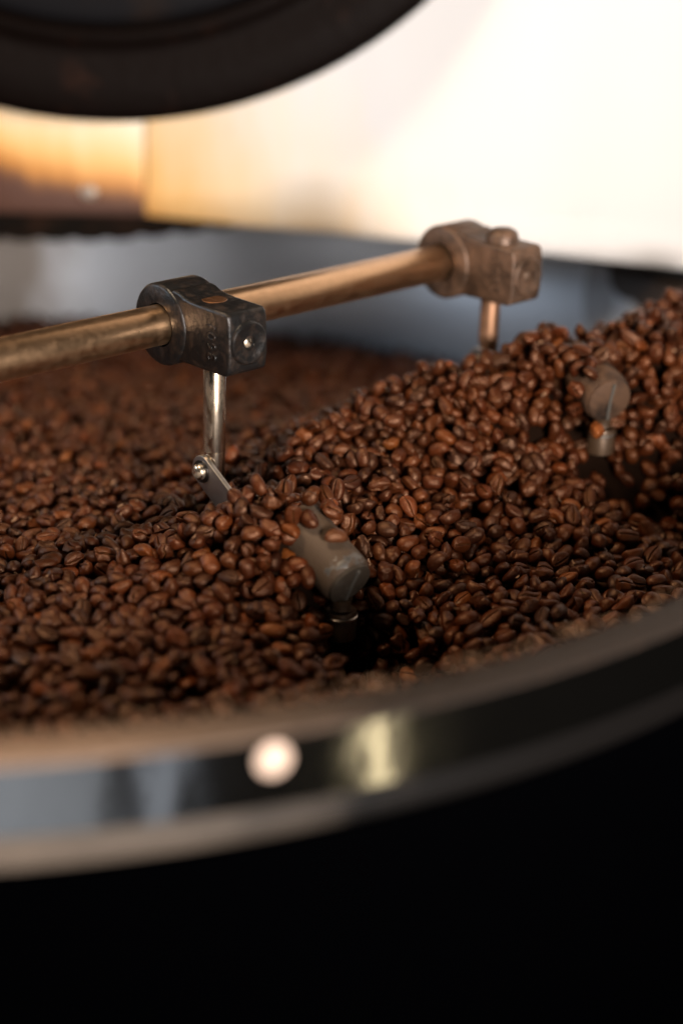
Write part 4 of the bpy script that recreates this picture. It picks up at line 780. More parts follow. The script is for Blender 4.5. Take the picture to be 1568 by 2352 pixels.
545,7432,-561,35,26,-2,1, 899,7648,-542,37,-31,8,5, 1322,8462,131,-8,3,40,1, -812,7523,-479,-5,45,21,3, -1714,7847,-613,-17,39,25,3, -802,8305,-562,-2,-29,-37,2,
-846,8775,-564,25,-1,-19,3, 1577,8581,149,-10,26,10,4, -1921,9114,-624,-22,45,-1,4, -1141,9232,-618,48,8,5,4, -1578,9273,-613,43,24,1,4, -1534,9584,-623,11,15,16,3,
-575,9588,-624,14,-10,47,2, -518,9692,-636,-2,38,-28,1, -1013,10071,-677,-12,23,-41,0, -1656,10433,-719,-15,16,44,1, -971,10502,-726,-17,-2,-44,2, -1736,10785,-784,27,-27,13,3,
-153,11136,-817,-31,12,21,3, -298,11408,-860,2,-50,-1,4, -182,11493,-872,6,-1,-49,0, -1096,11619,-902,-31,30,-18,4, -1137,11915,-928,11,-11,-10,3, -412,11873,-929,-39,4,7,4,
-1495,12493,-982,-35,-31,-16,2, -1488,12573,-968,-34,-24,-24,2, -1276,12677,-972,-6,14,-37,4, -44,12730,-1000,12,48,-2,1, 54,12678,-1000,-17,11,-16,3, -1844,12770,-998,-39,3,-1,0,
-286,12793,-1017,17,40,-24,0, -781,12833,-993,-24,7,-31,3, -2598,12958,-1018,15,-19,41,5, -2185,12959,-993,33,-33,7,1, -372,7007,-295,-5,-28,15,0, 1746,8540,125,38,-4,26,2,
193,7860,-318,-26,6,7,2, 1079,7906,-440,-2,-48,14,1, 809,8553,40,-21,-10,22,0, -1286,5718,-670,10,-37,-32,4, -1358,6430,-638,8,39,-20,4, -517,6875,-482,-14,3,36,2,
135,7742,-379,25,43,3,3, 244,7984,-272,-9,-16,-44,5, -1069,6318,-596,-29,22,-1,5, -770,6614,-580,41,5,-18,3, -670,6908,-501,11,47,13,3, -1091,7548,-570,-43,14,4,4,
-851,7846,-488,-1,-48,-13,5, -1573,7909,-634,-40,-7,5,4, 1000,7729,-497,43,-17,-12,1, 1603,8694,195,6,-37,27,5, -1918,9458,-646,-36,4,-3,5, -954,7497,-510,-15,16,-44,3,
1625,7766,-636,15,-47,-8,5, -1264,8122,-572,6,-39,27,5, 837,8596,118,27,16,-28,1, -1016,9318,-621,-29,5,-40,3, -471,9511,-596,16,45,-7,2, -1330,9558,-622,-27,38,-6,4,
-956,9921,-654,-7,-9,48,4, -298,10148,-667,2,8,34,2, -1903,10354,-732,-22,36,-11,0, -1437,10317,-694,43,18,-6,5, -201,10548,-723,24,8,-43,0, -1889,10555,-748,25,29,-12,3,
-560,11031,-801,20,-7,36,2, -1836,11212,-838,1,40,-29,4, -2189,11563,-881,6,-29,40,3, 105,11569,-887,12,14,-15,5, -2316,11628,-909,-47,12,2,0, -808,11681,-895,0,-12,39,5,
-2409,12152,-960,16,47,5,5, -299,12239,-958,-4,18,-33,5, 88,12238,-955,-10,-23,-40,4, -616,12682,-1012,10,26,-35,0, -2619,12801,-1010,-13,-46,-3,4, -2096,12923,-988,8,30,38,1,
-2050,13245,-1019,0,-33,33,0, 1496,8606,139,24,24,-5,0, 1790,8962,299,23,36,12,4, -619,7232,-335,21,-30,-2,0, 1456,8865,228,13,9,31,0, 157,8476,-83,-3,-49,-8,3,
557,6805,-780,9,18,42,5, -1192,5818,-683,0,-44,-24,1, 670,6655,-724,-13,33,-29,0, 632,6999,-673,-4,3,35,0, 156,7749,-314,35,-24,-5,2, 199,8345,-116,-5,-42,-12,5,
-1235,6743,-603,-7,15,35,5, 737,6794,-663,-19,-4,-9,3, 1460,7428,-628,49,-9,2,1, 1279,7678,-552,40,-24,-7,3, 86,8058,-224,-18,23,-19,2, 1696,7748,-607,22,10,29,5,
99,6153,-661,-31,-39,6,3, 565,6927,-680,16,45,13,3, -1523,7162,-637,6,24,39,3, 1261,7598,-588,-30,31,-16,0, 1650,7656,-639,44,0,-21,5, -430,7827,-358,11,-46,-7,4,
-794,8973,-588,20,-1,42,0, -576,9510,-621,2,-37,-31,1, -1449,9600,-618,-2,-6,12,4, -1894,9740,-648,18,-10,-42,5, -1904,9849,-655,10,47,-5,4, -1619,9863,-655,2,19,34,2,
-650,10039,-677,21,-20,41,2, -909,10177,-694,46,6,10,3, -562,10227,-688,-3,-2,38,3, -1160,10328,-722,-16,47,1,1, -543,10486,-731,-14,-28,34,1, -2290,11137,-831,14,-45,15,1,
-1624,11322,-865,28,-27,-21,4, -1391,11406,-878,-20,-22,29,2, -2081,11532,-881,-7,-39,-25,4, -435,11660,-897,-47,1,15,4, 257,11730,-908,-29,-11,12,5, -1826,11845,-929,-10,11,-47,3,
-1291,11987,-918,-42,26,-3,1, -1961,12062,-926,5,5,35,4, -1749,12077,-951,-48,6,14,4, -675,12063,-948,34,21,-13,2, -229,12112,-968,30,-23,30,0, -2175,12243,-962,-4,-2,7,1,
23,12339,-960,36,-31,-4,2, -2393,12417,-977,37,13,-9,1, -832,12408,-990,-32,-1,-4,0, -1385,12526,-983,12,48,0,1, -786,12681,-1005,-14,48,-3,0, -2262,12762,-1011,-14,8,-2,2,
-1516,13062,-1007,-7,-35,31,4, -1742,13208,-1029,14,38,29,1, 632,8244,-83,18,-17,-34,3, 454,8207,-149,-42,-1,-22,1, 257,7043,-779,-10,-28,-39,0, -287,7363,-372,-4,-32,38,4,
144,7486,-462,11,-8,-1,5, 431,7828,-401,23,43,-10,5, 1771,8163,-663,44,23,-8,4, -1289,6310,-615,-42,18,5,3, -1072,6496,-611,16,17,-1,2, -851,7151,-497,-2,11,-28,1,
164,7146,-633,8,15,34,5, 732,7438,-591,0,-13,-47,3, -1469,7889,-626,35,21,-23,4, 1423,7921,-586,-23,8,24,5, -426,8306,-402,-45,-8,-18,5, -1575,8638,-657,-32,23,-26,3,
-1697,8893,-640,4,4,-39,4, -216,9933,-669,-3,43,22,0, -2290,11693,-911,-47,-4,-9,1, -896,6674,-565,3,-38,31,5, -537,7211,-325,26,7,-16,4, -832,8688,-557,42,-19,-11,5,
-1538,8841,-614,-27,20,-21,0, -1249,9371,-607,9,-3,-29,4, -969,9782,-659,23,-37,16,5, -127,9809,-620,-46,6,-1,5, -24,10153,-666,10,49,2,1, -921,10306,-719,12,-30,34,1,
-642,10541,-731,-47,-1,-8,5, -1823,10610,-765,38,-6,12,5, -1740,10604,-740,18,-28,-31,2, -2004,10770,-776,2,29,40,2, -1798,10771,-757,-28,-40,8,3, -1578,10771,-757,-8,-18,40,3,
-325,10843,-777,-6,-14,-7,5, 83,10863,-778,31,-29,-18,5, -2111,10973,-809,-28,-40,8,1, -1970,11026,-829,-8,25,40,0, -1920,11283,-849,4,48,4,2, -1312,11317,-859,-5,47,-9,4,
-1155,11700,-901,-16,-1,4,5, -284,11712,-925,5,30,-36,2, -1751,11815,-918,7,-30,-26,2, 104,11856,-931,48,-13,4,0, -2106,11902,-935,9,25,-2,5, -1972,11960,-932,3,-20,-22,5,
407,12078,-952,-23,-37,21,3, 477,12078,-967,-40,-19,22,5, -1115,12163,-957,25,15,21,5, -173,12159,-970,8,41,19,1, 616,12298,-995,-38,32,-1,5, -2524,12381,-972,-9,-3,-26,1,
560,12361,-992,-29,-3,27,0, 660,12422,-1011,-30,-10,-20,1, -1647,12420,-979,13,47,8,0, -2423,12678,-984,-32,33,-15,1, -775,13079,-1015,1,4,21,1, 1724,8613,115,-6,42,-25,1,
580,8272,-22,-18,-8,-30,4, 140,8321,-89,7,-43,25,3, 1099,8431,98,20,31,-8,0, -634,6878,-575,-33,-37,1,5, 1011,7988,-424,25,-19,-15,4, 281,8138,-166,-31,23,16,3,
-131,7829,-292,0,1,-21,0, -979,5674,-633,42,-10,-25,3, -1102,5834,-641,1,49,12,2, -906,6015,-605,5,33,-26,4, -1174,6510,-609,-1,15,41,0, -1000,6541,-600,-30,34,20,4,
-1314,6916,-625,13,4,-17,1, 927,6911,-629,-42,-11,1,3, 898,6996,-635,-9,42,-24,5, -1319,7091,-598,33,-31,-21,3, 129,7186,-536,5,-46,-8,5, -1456,7530,-626,-18,20,32,2,
-875,8293,-585,-14,4,-47,0, -1399,9469,-637,-23,0,36,4, -1934,13183,-1030,-34,-35,-1,0, 141,7277,-554,-43,-25,7,2, -1121,7492,-550,-9,16,46,4, -681,7904,-484,11,-19,-44,2,
-1016,8345,-587,10,-5,26,4, -1817,8397,-592,28,41,-1,4, -1051,8491,-584,18,40,-23,1, 853,8499,84,-21,-44,9,0, -1906,9945,-668,-5,8,-48,0, -2056,10055,-675,-9,43,-21,2,
-1933,10221,-710,46,-19,0,2, -1639,10338,-723,-23,32,-28,0, -557,10334,-699,-35,23,-22,4, -266,10616,-737,-5,-47,-2,2, -1954,10683,-763,40,-14,-11,4, -1456,10705,-771,-10,39,30,3,
-2077,11407,-878,-19,-42,-19,5, 30,11348,-861,44,15,-8,1, -1300,11491,-878,24,42,9,4, -1156,11588,-916,9,-35,13,4, -123,11548,-896,-8,47,7,5, 27,11639,-889,-35,-35,-4,1,
-1476,12140,-956,8,30,38,4, -856,12170,-957,34,26,-2,0, -2476,12279,-971,-30,-36,11,3, -2375,12242,-973,-5,-50,-4,5, -1570,12236,-964,32,22,2,1, 494,12468,-1004,8,0,-2,5,
-2574,12575,-981,-7,0,-31,0, -2520,12648,-985,34,-32,18,5, -1488,12760,-980,44,-16,-2,2, -1237,12941,-1009,11,41,26,0, 733,8270,-64,-5,-12,38,3, -519,7145,-341,-20,-2,-3,2,
1176,8195,-394,-9,27,22,2, 1419,8731,176,-37,-30,-11,1, 1561,8720,259,-24,-12,40,0, 468,6943,-762,-34,12,-34,3, 543,7935,-393,17,-9,43,5, -67,8129,-249,48,-12,4,5,
1044,9148,-288,-5,25,42,2, -185,6249,-668,18,-43,17,3, -210,6781,-609,5,4,-43,2, -751,7404,-471,12,19,44,1, 293,7400,-522,-6,-6,6,3, 69,7619,-393,-14,25,-21,5,
1750,8422,-70,-23,-19,29,4, -973,6869,-561,45,-22,3,3, -885,6842,-537,16,27,31,1, 1007,7324,-635,34,33,-12,3, 491,7354,-582,-11,44,-17,3, 894,7396,-612,11,-3,47,1,
58,7490,-429,5,-21,42,3, -497,8061,-403,40,22,-11,2, -1359,9151,-639,28,40,9,4, -1410,7135,-611,29,-26,-4,3, -1606,8417,-634,-33,-13,-31,3, -782,8603,-534,31,-1,-21,0,
1447,9340,76,16,-28,38,1, -1558,9802,-653,-35,26,-25,0, -626,9945,-657,6,-5,48,3, -610,10164,-690,3,16,-27,4, -429,10124,-708,45,17,-11,2, -1563,10333,-708,-26,38,-15,2,
-108,10364,-719,4,34,21,1, -601,10418,-726,46,-2,-14,2, -2041,10591,-750,-19,-7,42,3, -1539,10673,-767,-34,4,-32,2, -1326,11022,-807,35,-28,5,4, -642,11029,-808,44,-12,17,5,
-1032,11220,-855,46,-19,-2,5, -1643,11431,-872,11,49,-4,0, 364,11426,-857,-20,-42,10,5, -584,11495,-893,32,-2,33,3, 91,11443,-884,35,-19,2,5, 253,11455,-878,29,-37,-12,1,
-207,11563,-880,-47,-15,-6,2, -2283,11768,-910,-48,1,2,4, -1902,11799,-927,-27,0,-22,2, -2210,11892,-927,-12,6,10,0, -610,11905,-936,8,5,48,2, -97,11899,-939,-7,46,9,3,
-1065,11990,-945,30,8,-13,4, -2288,12061,-956,31,25,11,3, -1197,12156,-964,-17,12,-13,5, 443,12180,-960,27,-42,0,1, -133,12232,-969,-5,12,47,0, 447,12273,-975,-34,29,15,1,
-40,12507,-993,21,-9,22,4, -2458,12594,-991,21,37,-25,5, -839,12569,-1006,0,39,-16,0, -2319,12672,-992,-12,-44,-9,2, -156,12697,-1004,49,5,6,0, -1705,13052,-1016,-37,-21,-1,1,
-51,8441,-197,-20,42,-5,3, 1144,8710,180,-31,-4,38,5, 362,8506,-20,-6,-35,-12,0, 1757,8368,-182,25,-23,10,4, 86,8430,-96,38,21,23,5, -190,8158,-192,13,4,46,5,
106,7238,-671,-6,25,36,0, -175,7946,-314,13,29,36,1, 240,7928,-307,7,-15,47,0, 157,8139,-224,36,-26,-22,1, -1249,6236,-654,6,8,30,4, 394,7748,-385,34,26,14,2,
-1011,5838,-640,-12,-13,44,1, -1116,5989,-638,2,-11,14,4, -1419,6645,-628,33,36,10,5, -427,6577,-594,-13,-2,46,1, 1432,7008,-629,5,-4,49,1, 1349,7514,-628,14,-39,-27,3,
613,7471,-548,-20,-18,23,0, -1219,7755,-576,-41,-17,17,5, 74,7764,-333,6,20,-30,3, 507,7763,-406,3,9,35,5, -1183,8122,-612,35,-25,4,1, 51,7942,-238,44,-13,-15,3,
-409,10993,-849,-31,32,2,1, -385,12796,-1026,45,0,12,2, -1153,5601,-617,49,9,-2,1, -820,5632,-592,-21,-44,8,1, -56,5914,-580,7,9,17,5, 246,6322,-731,-16,-36,19,0,
-1072,7820,-532,9,17,36,2, -557,8615,-461,38,-25,13,0, -495,9259,-555,25,-30,29,4, -1770,9382,-637,12,42,6,2, -1899,9647,-649,13,-8,37,2, -689,9673,-637,27,24,-34,0,
-1144,9961,-669,-25,-14,-40,1, -1898,10080,-698,16,31,-33,2, -1516,10038,-689,40,25,-9,0, -2186,10144,-690,-2,-4,6,0, -28,10294,-690,50,-3,-2,4, -1388,10414,-733,5,36,34,5,
-2173,10673,-760,-23,22,-15,1, -1339,10661,-758,39,-7,-20,1, -1402,10835,-784,-24,29,16,1, -273,10909,-801,3,49,-3,4, -1663,11134,-838,14,14,18,1, 127,11161,-818,35,28,-14,3,
-2292,11290,-854,10,7,1,1, 157,11291,-858,-19,-17,20,4, -122,11406,-883,35,-30,-17,3, -2026,11472,-888,-19,-4,-34,2, -1416,11484,-898,-47,9,12,5, 196,11741,-891,-5,-25,-22,0,
-579,11818,-915,-24,-1,-25,0, -843,12082,-948,-20,18,-30,3, -286,12070,-952,-29,-32,24,3, -2197,12145,-975,-39,16,26,2, -2022,12118,-952,-12,-3,32,4, -2177,12322,-956,-7,-12,-12,4,
-2522,12495,-986,-19,-8,1,1, -1791,12508,-975,19,43,0,5, -158,12502,-975,19,-31,-35,4, -2284,12588,-985,-18,-21,34,0, -870,12651,-1011,-27,-39,5,5, -1987,12734,-989,13,-41,-23,1,
-2386,12927,-1008,-18,-25,-39,4, -919,12927,-1004,-49,6,-1,5, -1792,13055,-1028,-19,25,39,5, -2524,13132,-1029,-27,-28,25,0, -2000,13136,-1021,-38,-31,-5,0, -2474,13222,-1017,39,21,-23,4,
1421,8476,75,1,7,-18,2, 380,7892,-378,44,17,-15,5, 883,8369,1,36,-2,-13,3, 1048,9014,-141,22,9,23,1, -808,6151,-645,37,-25,17,1, 96,6857,-953,-28,38,16,2,
1581,8150,-648,-42,-13,18,5, 22,8177,-173,19,18,42,0, -474,6027,-631,24,-2,15,3, -1022,6192,-613,-14,-16,12,1, -528,6283,-630,19,44,14,3, -676,6403,-611,10,-3,46,0,
-192,7140,-261,37,3,-33,3, -173,7283,-304,47,16,7,4, 800,7327,-633,10,38,26,2, -331,7865,-320,23,40,6,0, 435,7675,-426,-8,42,10,5, -1766,8250,-646,-46,11,-8,3,
-1725,9089,-626,9,-34,31,2, -505,10351,-736,24,43,4,0, -1582,12732,-999,-33,18,22,3, -735,12892,-1038,45,3,10,4, -209,5850,-589,-18,-45,12,2, -127,7362,-297,-46,3,20,2,
-403,7923,-346,-36,-27,-21,5, -201,8042,-259,4,17,16,2, -815,8231,-570,-3,-48,-6,2, 145,7957,-247,-26,7,2,4, -905,8399,-546,6,-18,-43,1, -568,8480,-433,17,46,-7,4,
-1247,8667,-607,-26,5,-19,2, -903,8965,-599,-30,-35,17,4, -275,9430,-567,16,11,-17,1, -215,9558,-593,9,-38,30,2, -1393,9684,-652,-22,10,-16,0, -990,9653,-640,-35,25,-21,1,
-539,9758,-650,-17,7,-43,2, -403,9979,-685,23,44,7,0, -1179,10032,-682,19,25,39,3, -585,10078,-670,27,42,-3,0, -479,10215,-722,-46,8,-4,0, -1850,10428,-730,-15,43,-6,1,
-341,10502,-734,-9,-26,-3,5, -1388,10608,-762,-16,36,26,0, -478,10579,-749,38,-20,23,5, -1165,10676,-769,-23,31,25,2, -1179,10746,-759,49,6,-5,4, -1774,10848,-780,-43,-9,-1,0,
-1577,10963,-803,-3,-22,45,0, 4,10940,-808,7,39,-30,4, -1452,11579,-901,-16,-36,-29,0, -754,11598,-883,40,-30,6,0, -1817,11670,-910,-16,-44,11,5, -1555,11764,-925,-39,12,-8,5,
-697,11885,-925,-35,34,-9,4, -529,11885,-927,-42,27,5,4, -2079,12035,-945,30,-37,9,5, -1672,11987,-927,6,20,16,3, 338,11978,-957,-47,7,15,3, -410,12067,-954,12,-5,2,2,
-658,12235,-978,37,-25,-22,0, -1879,12304,-994,-32,0,-29,4, -112,12451,-973,23,9,-4,5, -331,12516,-978,-10,-3,28,2, 318,12552,-1021,-29,13,14,5, -1340,12606,-994,-38,-6,-17,2,
-1889,12678,-1006,30,-1,-28,1, -1203,12619,-987,-11,-10,-15,1, -1230,12757,-996,-16,46,4,3, -1830,12951,-1011,1,20,-46,5, -2680,13036,-1024,39,16,19,3, -1582,13042,-993,-40,28,-6,4,
-2077,13119,-1014,42,-27,3,1, 214,8519,-106,-16,-27,-39,4, 1516,8909,245,26,20,-4,3, 1381,8496,140,19,27,-24,2, -247,6645,-684,5,-19,46,1, -739,7213,-447,16,-2,47,2,
607,7883,-443,0,40,-25,1, 773,7988,-342,-28,3,-39,4, -269,6576,-648,2,2,46,1, 267,7804,-345,40,23,-16,1, -704,6052,-645,-19,-16,-28,0, -951,6102,-604,-4,-4,-21,3,
-631,6250,-625,5,32,38,0, -1312,6375,-635,-11,-9,-48,4, -794,6521,-598,14,-45,10,4, -611,6683,-580,3,46,18,4, 1170,7415,-636,45,22,2,4, -390,8626,-373,-38,-15,16,2,
-1227,8879,-623,-4,6,42,3, 1765,8794,251,38,-28,-9,1, -1463,8983,-640,14,-8,41,0, -192,11079,-845,-49,5,-5,0, -1424,12622,-1017,-13,-25,-38,1, -1469,6596,-609,-18,43,7,0,
-704,7967,-512,9,-47,15,2, -622,8083,-414,-45,6,-19,1, -1011,8126,-581,-45,17,12,3, -971,8514,-590,42,-16,-20,1, -156,8681,-292,41,-24,5,1, -1406,8765,-616,38,-12,12,5,
-398,9535,-621,-47,11,13,3, -1171,9822,-652,-23,7,-12,2, -2061,9974,-679,21,39,-22,4, -1741,9931,-656,-28,17,-16,4, -1226,10154,-702,7,49,-1,4, -744,10121,-704,22,40,-18,4,
-1818,10336,-722,-10,-43,-23,0, -985,10374,-724,-26,-38,-18,5, -784,10799,-780,-9,3,22,1, -723,10890,-787,40,-25,16,3, -119,10870,-786,5,-1,49,2, -1706,11035,-820,-10,34,32,3,
-1689,11305,-846,25,-43,1,3, -516,11476,-874,49,6,6,3, -1871,11537,-895,12,35,34,0, -1789,11544,-898,25,-8,-35,0, -656,11570,-906,49,-8,1,2, -531,11545,-891,-19,-43,-8,2,
-1393,11624,-915,-39,29,11,1, -1300,11677,-895,-22,42,-13,0, -53,11631,-890,4,8,13,2, -211,11725,-909,-21,29,-16,2, -801,11865,-946,-25,41,16,5, -351,11823,-940,-30,-15,-20,4,
288,11915,-952,3,-49,-8,1, -594,12025,-942,39,27,1,1, 12,11980,-948,-23,-11,-16,2, -761,12073,-965,48,-7,-10,5, -2115,12157,-961,-43,21,-7,5, -36,12175,-962,2,48,-8,4,
-369,12338,-1006,-4,-49,3,4, -1552,12416,-981,23,-12,-27,0, -1261,12569,-993,-45,20,9,2, -109,12866,-1028,-23,33,29,2, -2004,13021,-1019,36,11,21,1, -1563,13249,-1018,12,-29,-38,0,
-540,7282,-315,23,31,27,1, -309,7977,-266,-20,25,-25,3, 71,7710,-398,-45,5,2,3, -363,8129,-403,17,-20,-25,2, -1359,6353,-677,-9,24,33,3, -529,6398,-662,-12,-46,11,0,
381,7425,-536,-18,21,-34,1, 470,7452,-534,19,-7,45,5, 130,7908,-302,26,2,8,1, 94,8137,-182,-12,42,-19,2, -374,6281,-650,-32,-26,19,0, -629,6455,-593,13,-42,21,4,
797,6969,-658,-6,-3,-2,5, -1358,7173,-620,-28,-37,18,1, 644,7192,-629,43,6,5,2, -1017,7387,-553,4,-46,8,0, 602,7369,-617,39,-5,1,4, -1648,7621,-645,-6,-18,-3,3,
-1291,7717,-608,-22,-11,24,0, 669,7628,-537,-36,27,-22,2, -101,7892,-266,10,-20,35,2, -506,8249,-440,-7,-12,25,2, -1473,8444,-651,37,-8,-8,5, -1724,8532,-651,-32,29,-6,3,
-1263,8787,-637,18,-35,-21,1, -340,9782,-661,-24,28,-23,4, -1249,5604,-625,-33,-5,17,1, 621,7562,-564,7,48,-7,5, -896,7912,-514,1,-46,-20,2, 1670,7927,-668,3,9,-17,4,
-753,8230,-516,-6,18,40,3, -1192,8313,-591,-30,6,24,5, -773,8888,-573,16,18,19,2, -1770,8954,-620,15,12,37,0, -1003,8948,-594,8,22,30,3, -1861,9051,-659,-21,25,-38,4,
-350,9290,-546,-17,-42,20,4, -1825,9505,-639,29,3,41,1, -1105,9495,-630,-40,-29,-10,4, -1725,9665,-639,-4,11,29,3, -681,9847,-652,-20,-3,-40,0, -1698,10027,-703,-21,23,-39,2,
-1862,10144,-700,21,1,39,3, -1137,10130,-694,3,26,26,2, -218,10318,-725,-48,-8,-1,5, -1475,10588,-755,15,13,43,5, -1860,10672,-772,15,-18,26,3, -1383,10746,-766,3,5,-33,1,
-668,10784,-754,33,32,12,3, -12,10729,-770,-21,15,40,1, -1692,10841,-791,14,41,7,2, -1025,10880,-814,-28,-16,-32,3, -1863,10937,-819,20,27,-35,5, -1407,10938,-793,-26,21,11,5,
-685,11094,-818,19,-43,0,3, -235,11330,-867,-45,5,-16,5, -56,11496,-898,-34,-24,-7,5, -2260,11537,-907,10,-35,-7,2, 388,11554,-885,-13,7,-13,1, -1223,11643,-903,-49,11,0,3,
-1823,12233,-977,-2,40,12,4, -9,12250,-965,43,-20,-15,4, 189,12259,-977,18,2,-20,0, 381,12288,-1003,5,-31,24,3, -762,12309,-990,-13,-46,-11,3, -489,12314,-1010,11,10,-48,1,
-720,12394,-975,47,4,5,5, 82,12422,-995,30,-6,39,1, -2231,12423,-984,-2,16,-34,3, -411,12613,-1017,-36,16,-13,0, -2623,12670,-1003,-29,-41,5,3, -394,12676,-1020,20,24,-32,3,
-2687,12761,-1021,-4,47,7,2, -1562,12816,-1005,33,-37,-5,0, -1168,12739,-1007,-25,32,-28,2, -629,12751,-1008,0,-36,16,2, -2198,12824,-994,-6,21,-32,2, -630,12974,-1024,-47,-1,-16,3,
-2160,13104,-1012,-42,-11,19,2, -1400,13232,-1032,-13,-46,3,0, 1404,8809,224,-29,19,-32,3, 441,8560,24,32,37,10,1, 477,8649,-25,-32,-26,-25,3, 1747,9195,273,-2,33,6,2,
-220,6090,-667,19,3,3,5, 482,6679,-845,43,8,-10,1, -88,6857,-750,-1,-44,-10,3, 830,6851,-693,15,-29,38,2, -580,6889,-531,-13,-47,5,1, -249,7329,-322,-18,-45,-4,4,
185,7650,-442,-37,31,5,2, 557,8014,-298,13,-48,1,5, -263,5932,-639,35,-8,18,4, -1179,6018,-630,26,37,-16,0, -860,6108,-613,-12,-14,46,3, -410,6110,-619,-39,8,20,5,
-99,6445,-689,-9,14,-44,2, -91,6535,-713,14,-36,-26,4, 945,6751,-676,-13,48,-6,5, -1503,6861,-660,31,11,17,1, 1306,7026,-635,37,-12,2,1, 921,7081,-634,10,-41,-24,5,
-1295,7204,-610,-14,-5,-37,1, 228,7183,-647,16,-17,-38,5, 265,7249,-603,20,-13,-2,0, 1017,7644,-545,15,-9,-29,4, 1098,7695,-523,35,13,2,4, -617,8047,-475,-20,12,-42,1,
-1279,8439,-614,19,-40,9,0, 1046,8796,92,-35,11,33,5, -1601,9077,-657,-22,16,30,1, -1387,9350,-644,27,40,-12,3, 122,11094,-840,2,-14,9,4, 154,6402,-753,28,-35,-19,3,
-1122,8228,-576,-1,8,31,0, -1525,8392,-605,-19,1,18,5, -608,8562,-473,-27,-39,-6,4, -97,8930,-344,32,-38,0,2, 778,8679,53,-42,-20,-11,0, 649,9077,-338,-42,-24,-10,0,
-1675,9938,-688,-14,-24,41,2, -78,10233,-686,-3,-5,-13,5, -1253,10294,-733,-26,-38,11,3, -625,10344,-732,25,37,22,0, -1848,10504,-745,19,0,16,1, -356,10587,-752,43,5,19,5,
-2297,11014,-841,3,48,7,1, -1038,11049,-828,-11,-7,30,4, -300,10999,-808,23,16,34,3, -584,11154,-827,40,-25,-16,4, -293,11124,-835,-2,-47,17,0, -450,11312,-886,-30,37,8,0,
-1980,11546,-885,27,37,3,4, 362,11640,-900,-29,19,-9,2, -33,11892,-949,-34,15,-31,0, -2435,11997,-982,-23,0,-37,1, -1196,11992,-968,-16,-31,33,5, -462,11923,-945,16,-39,18,0,
-500,12176,-983,-18,17,-40,0, 222,12185,-970,-29,-10,20,4, -1145,12252,-974,-45,-7,20,3, -2041,12310,-981,12,41,6,5, -1495,12298,-986,-4,-47,3,5, -2478,12433,-997,-28,2,-17,2,
-2561,12847,-1014,29,-25,-14,5, -1787,12871,-1022,-42,26,-2,4, -650,12862,-1008,-33,-30,22,2, -1534,12958,-1013,-6,-18,28,0, -812,12936,-1015,-23,8,-6,3, -2301,13016,-1004,-15,45,-16,1,
-2095,13031,-1005,40,-23,-7,0, -2385,13165,-1034,28,27,-4,5, -1848,13225,-1039,-3,50,-2,2, 538,8513,-19,-26,24,29,1, 1102,8646,178,11,-42,-19,3, 1802,9159,319,15,-33,-31,2,
40,8235,-205,-3,44,16,1, 1217,7973,-476,13,2,-40,5, 456,8432,-44,-33,27,-10,5, 520,8984,-304,24,23,30,5, -1125,5896,-669,30,-17,8,5, -860,6054,-644,38,-15,12,3,
151,7143,-692,7,-47,-7,3, 767,7814,-501,22,40,11,1, 1686,8138,-705,-28,-21,30,3, 552,8114,-215,-47,10,-8,3, 902,8554,95,5,38,12,5, -1555,8754,-672,-29,-35,-2,0,
-1191,5934,-636,2,-36,-11,2, -168,6052,-647,10,-48,-12,4, -1332,6197,-635,-15,-13,3,5, -1266,6666,-609,-1,17,20,1, -498,6675,-568,-8,13,14,3, -110,6680,-670,-33,-28,17,2,
-1461,7290,-678,5,-43,-26,4, 255,7132,-694,-5,6,44,4, 1558,7473,-650,-37,-8,22,5, 1387,7747,-583,44,-17,15,1, -461,7912,-399,-33,-17,23,1, 1381,7816,-562,13,32,8,2,
-348,8311,-348,-25,36,-22,1, -1775,8416,-637,16,29,-37,3, -1333,8616,-647,-37,-7,-25,5, 1385,9204,81,-17,33,32,1, -1949,9594,-662,-32,-10,-36,1, -2010,9813,-686,-15,-25,36,4,
-2210,13256,-1043,-29,37,10,4, 299,6302,-703,-18,-37,19,3, 601,6476,-694,-9,33,-35,3, -739,8103,-547,-27,-15,-24,1, -1307,8197,-589,7,-4,35,4, -444,8203,-389,-2,16,43,5,
-1295,9105,-608,-35,-18,19,3, -421,9309,-565,30,-37,-10,4, -561,9412,-615,-10,33,-36,3, -634,9793,-652,-20,40,15,3, -1801,9806,-657,-28,-35,3,4, -1053,9944,-659,-15,-24,-41,2,
-2122,10277,-722,41,24,8,3, -1289,10215,-712,44,13,-15,5, -1104,10401,-718,41,-15,-5,4, -1522,10493,-743,43,-17,2,5, -1085,10568,-752,-13,-45,17,0, -936,10638,-741,27,42,5,3,
-1247,10676,-758,-26,-43,-2,5, -682,10679,-760,-14,-25,-39,1, -983,10953,-816,24,-13,-41,1, -685,10958,-795,-32,-3,-3,3, 133,10928,-805,16,47,-8,3, -744,11011,-822,44,-15,7,2,
-2386,11380,-880,-47,14,-10,1, -1965,11376,-871,-1,5,6,2, -1212,11491,-886,49,2,-5,3, -1154,11432,-894,-47,0,16,4, 179,11598,-929,-28,17,27,2, -150,11633,-899,1,8,-48,1,
-1646,11764,-937,-27,40,4,2, -2213,11814,-940,-49,-2,-9,2, -2126,11785,-920,-7,15,40,5, -1420,11811,-924,10,-4,-49,2, 22,11843,-927,18,23,26,2, -1758,11895,-925,-14,-6,-47,3,
503,11890,-955,47,14,-9,5, -1556,11964,-945,28,1,-27,3, 441,11958,-958,48,-8,-8,2, -2176,12084,-965,-32,-17,9,3, -1666,12097,-944,-12,-11,-43,2, 296,12085,-967,46,10,-9,3,
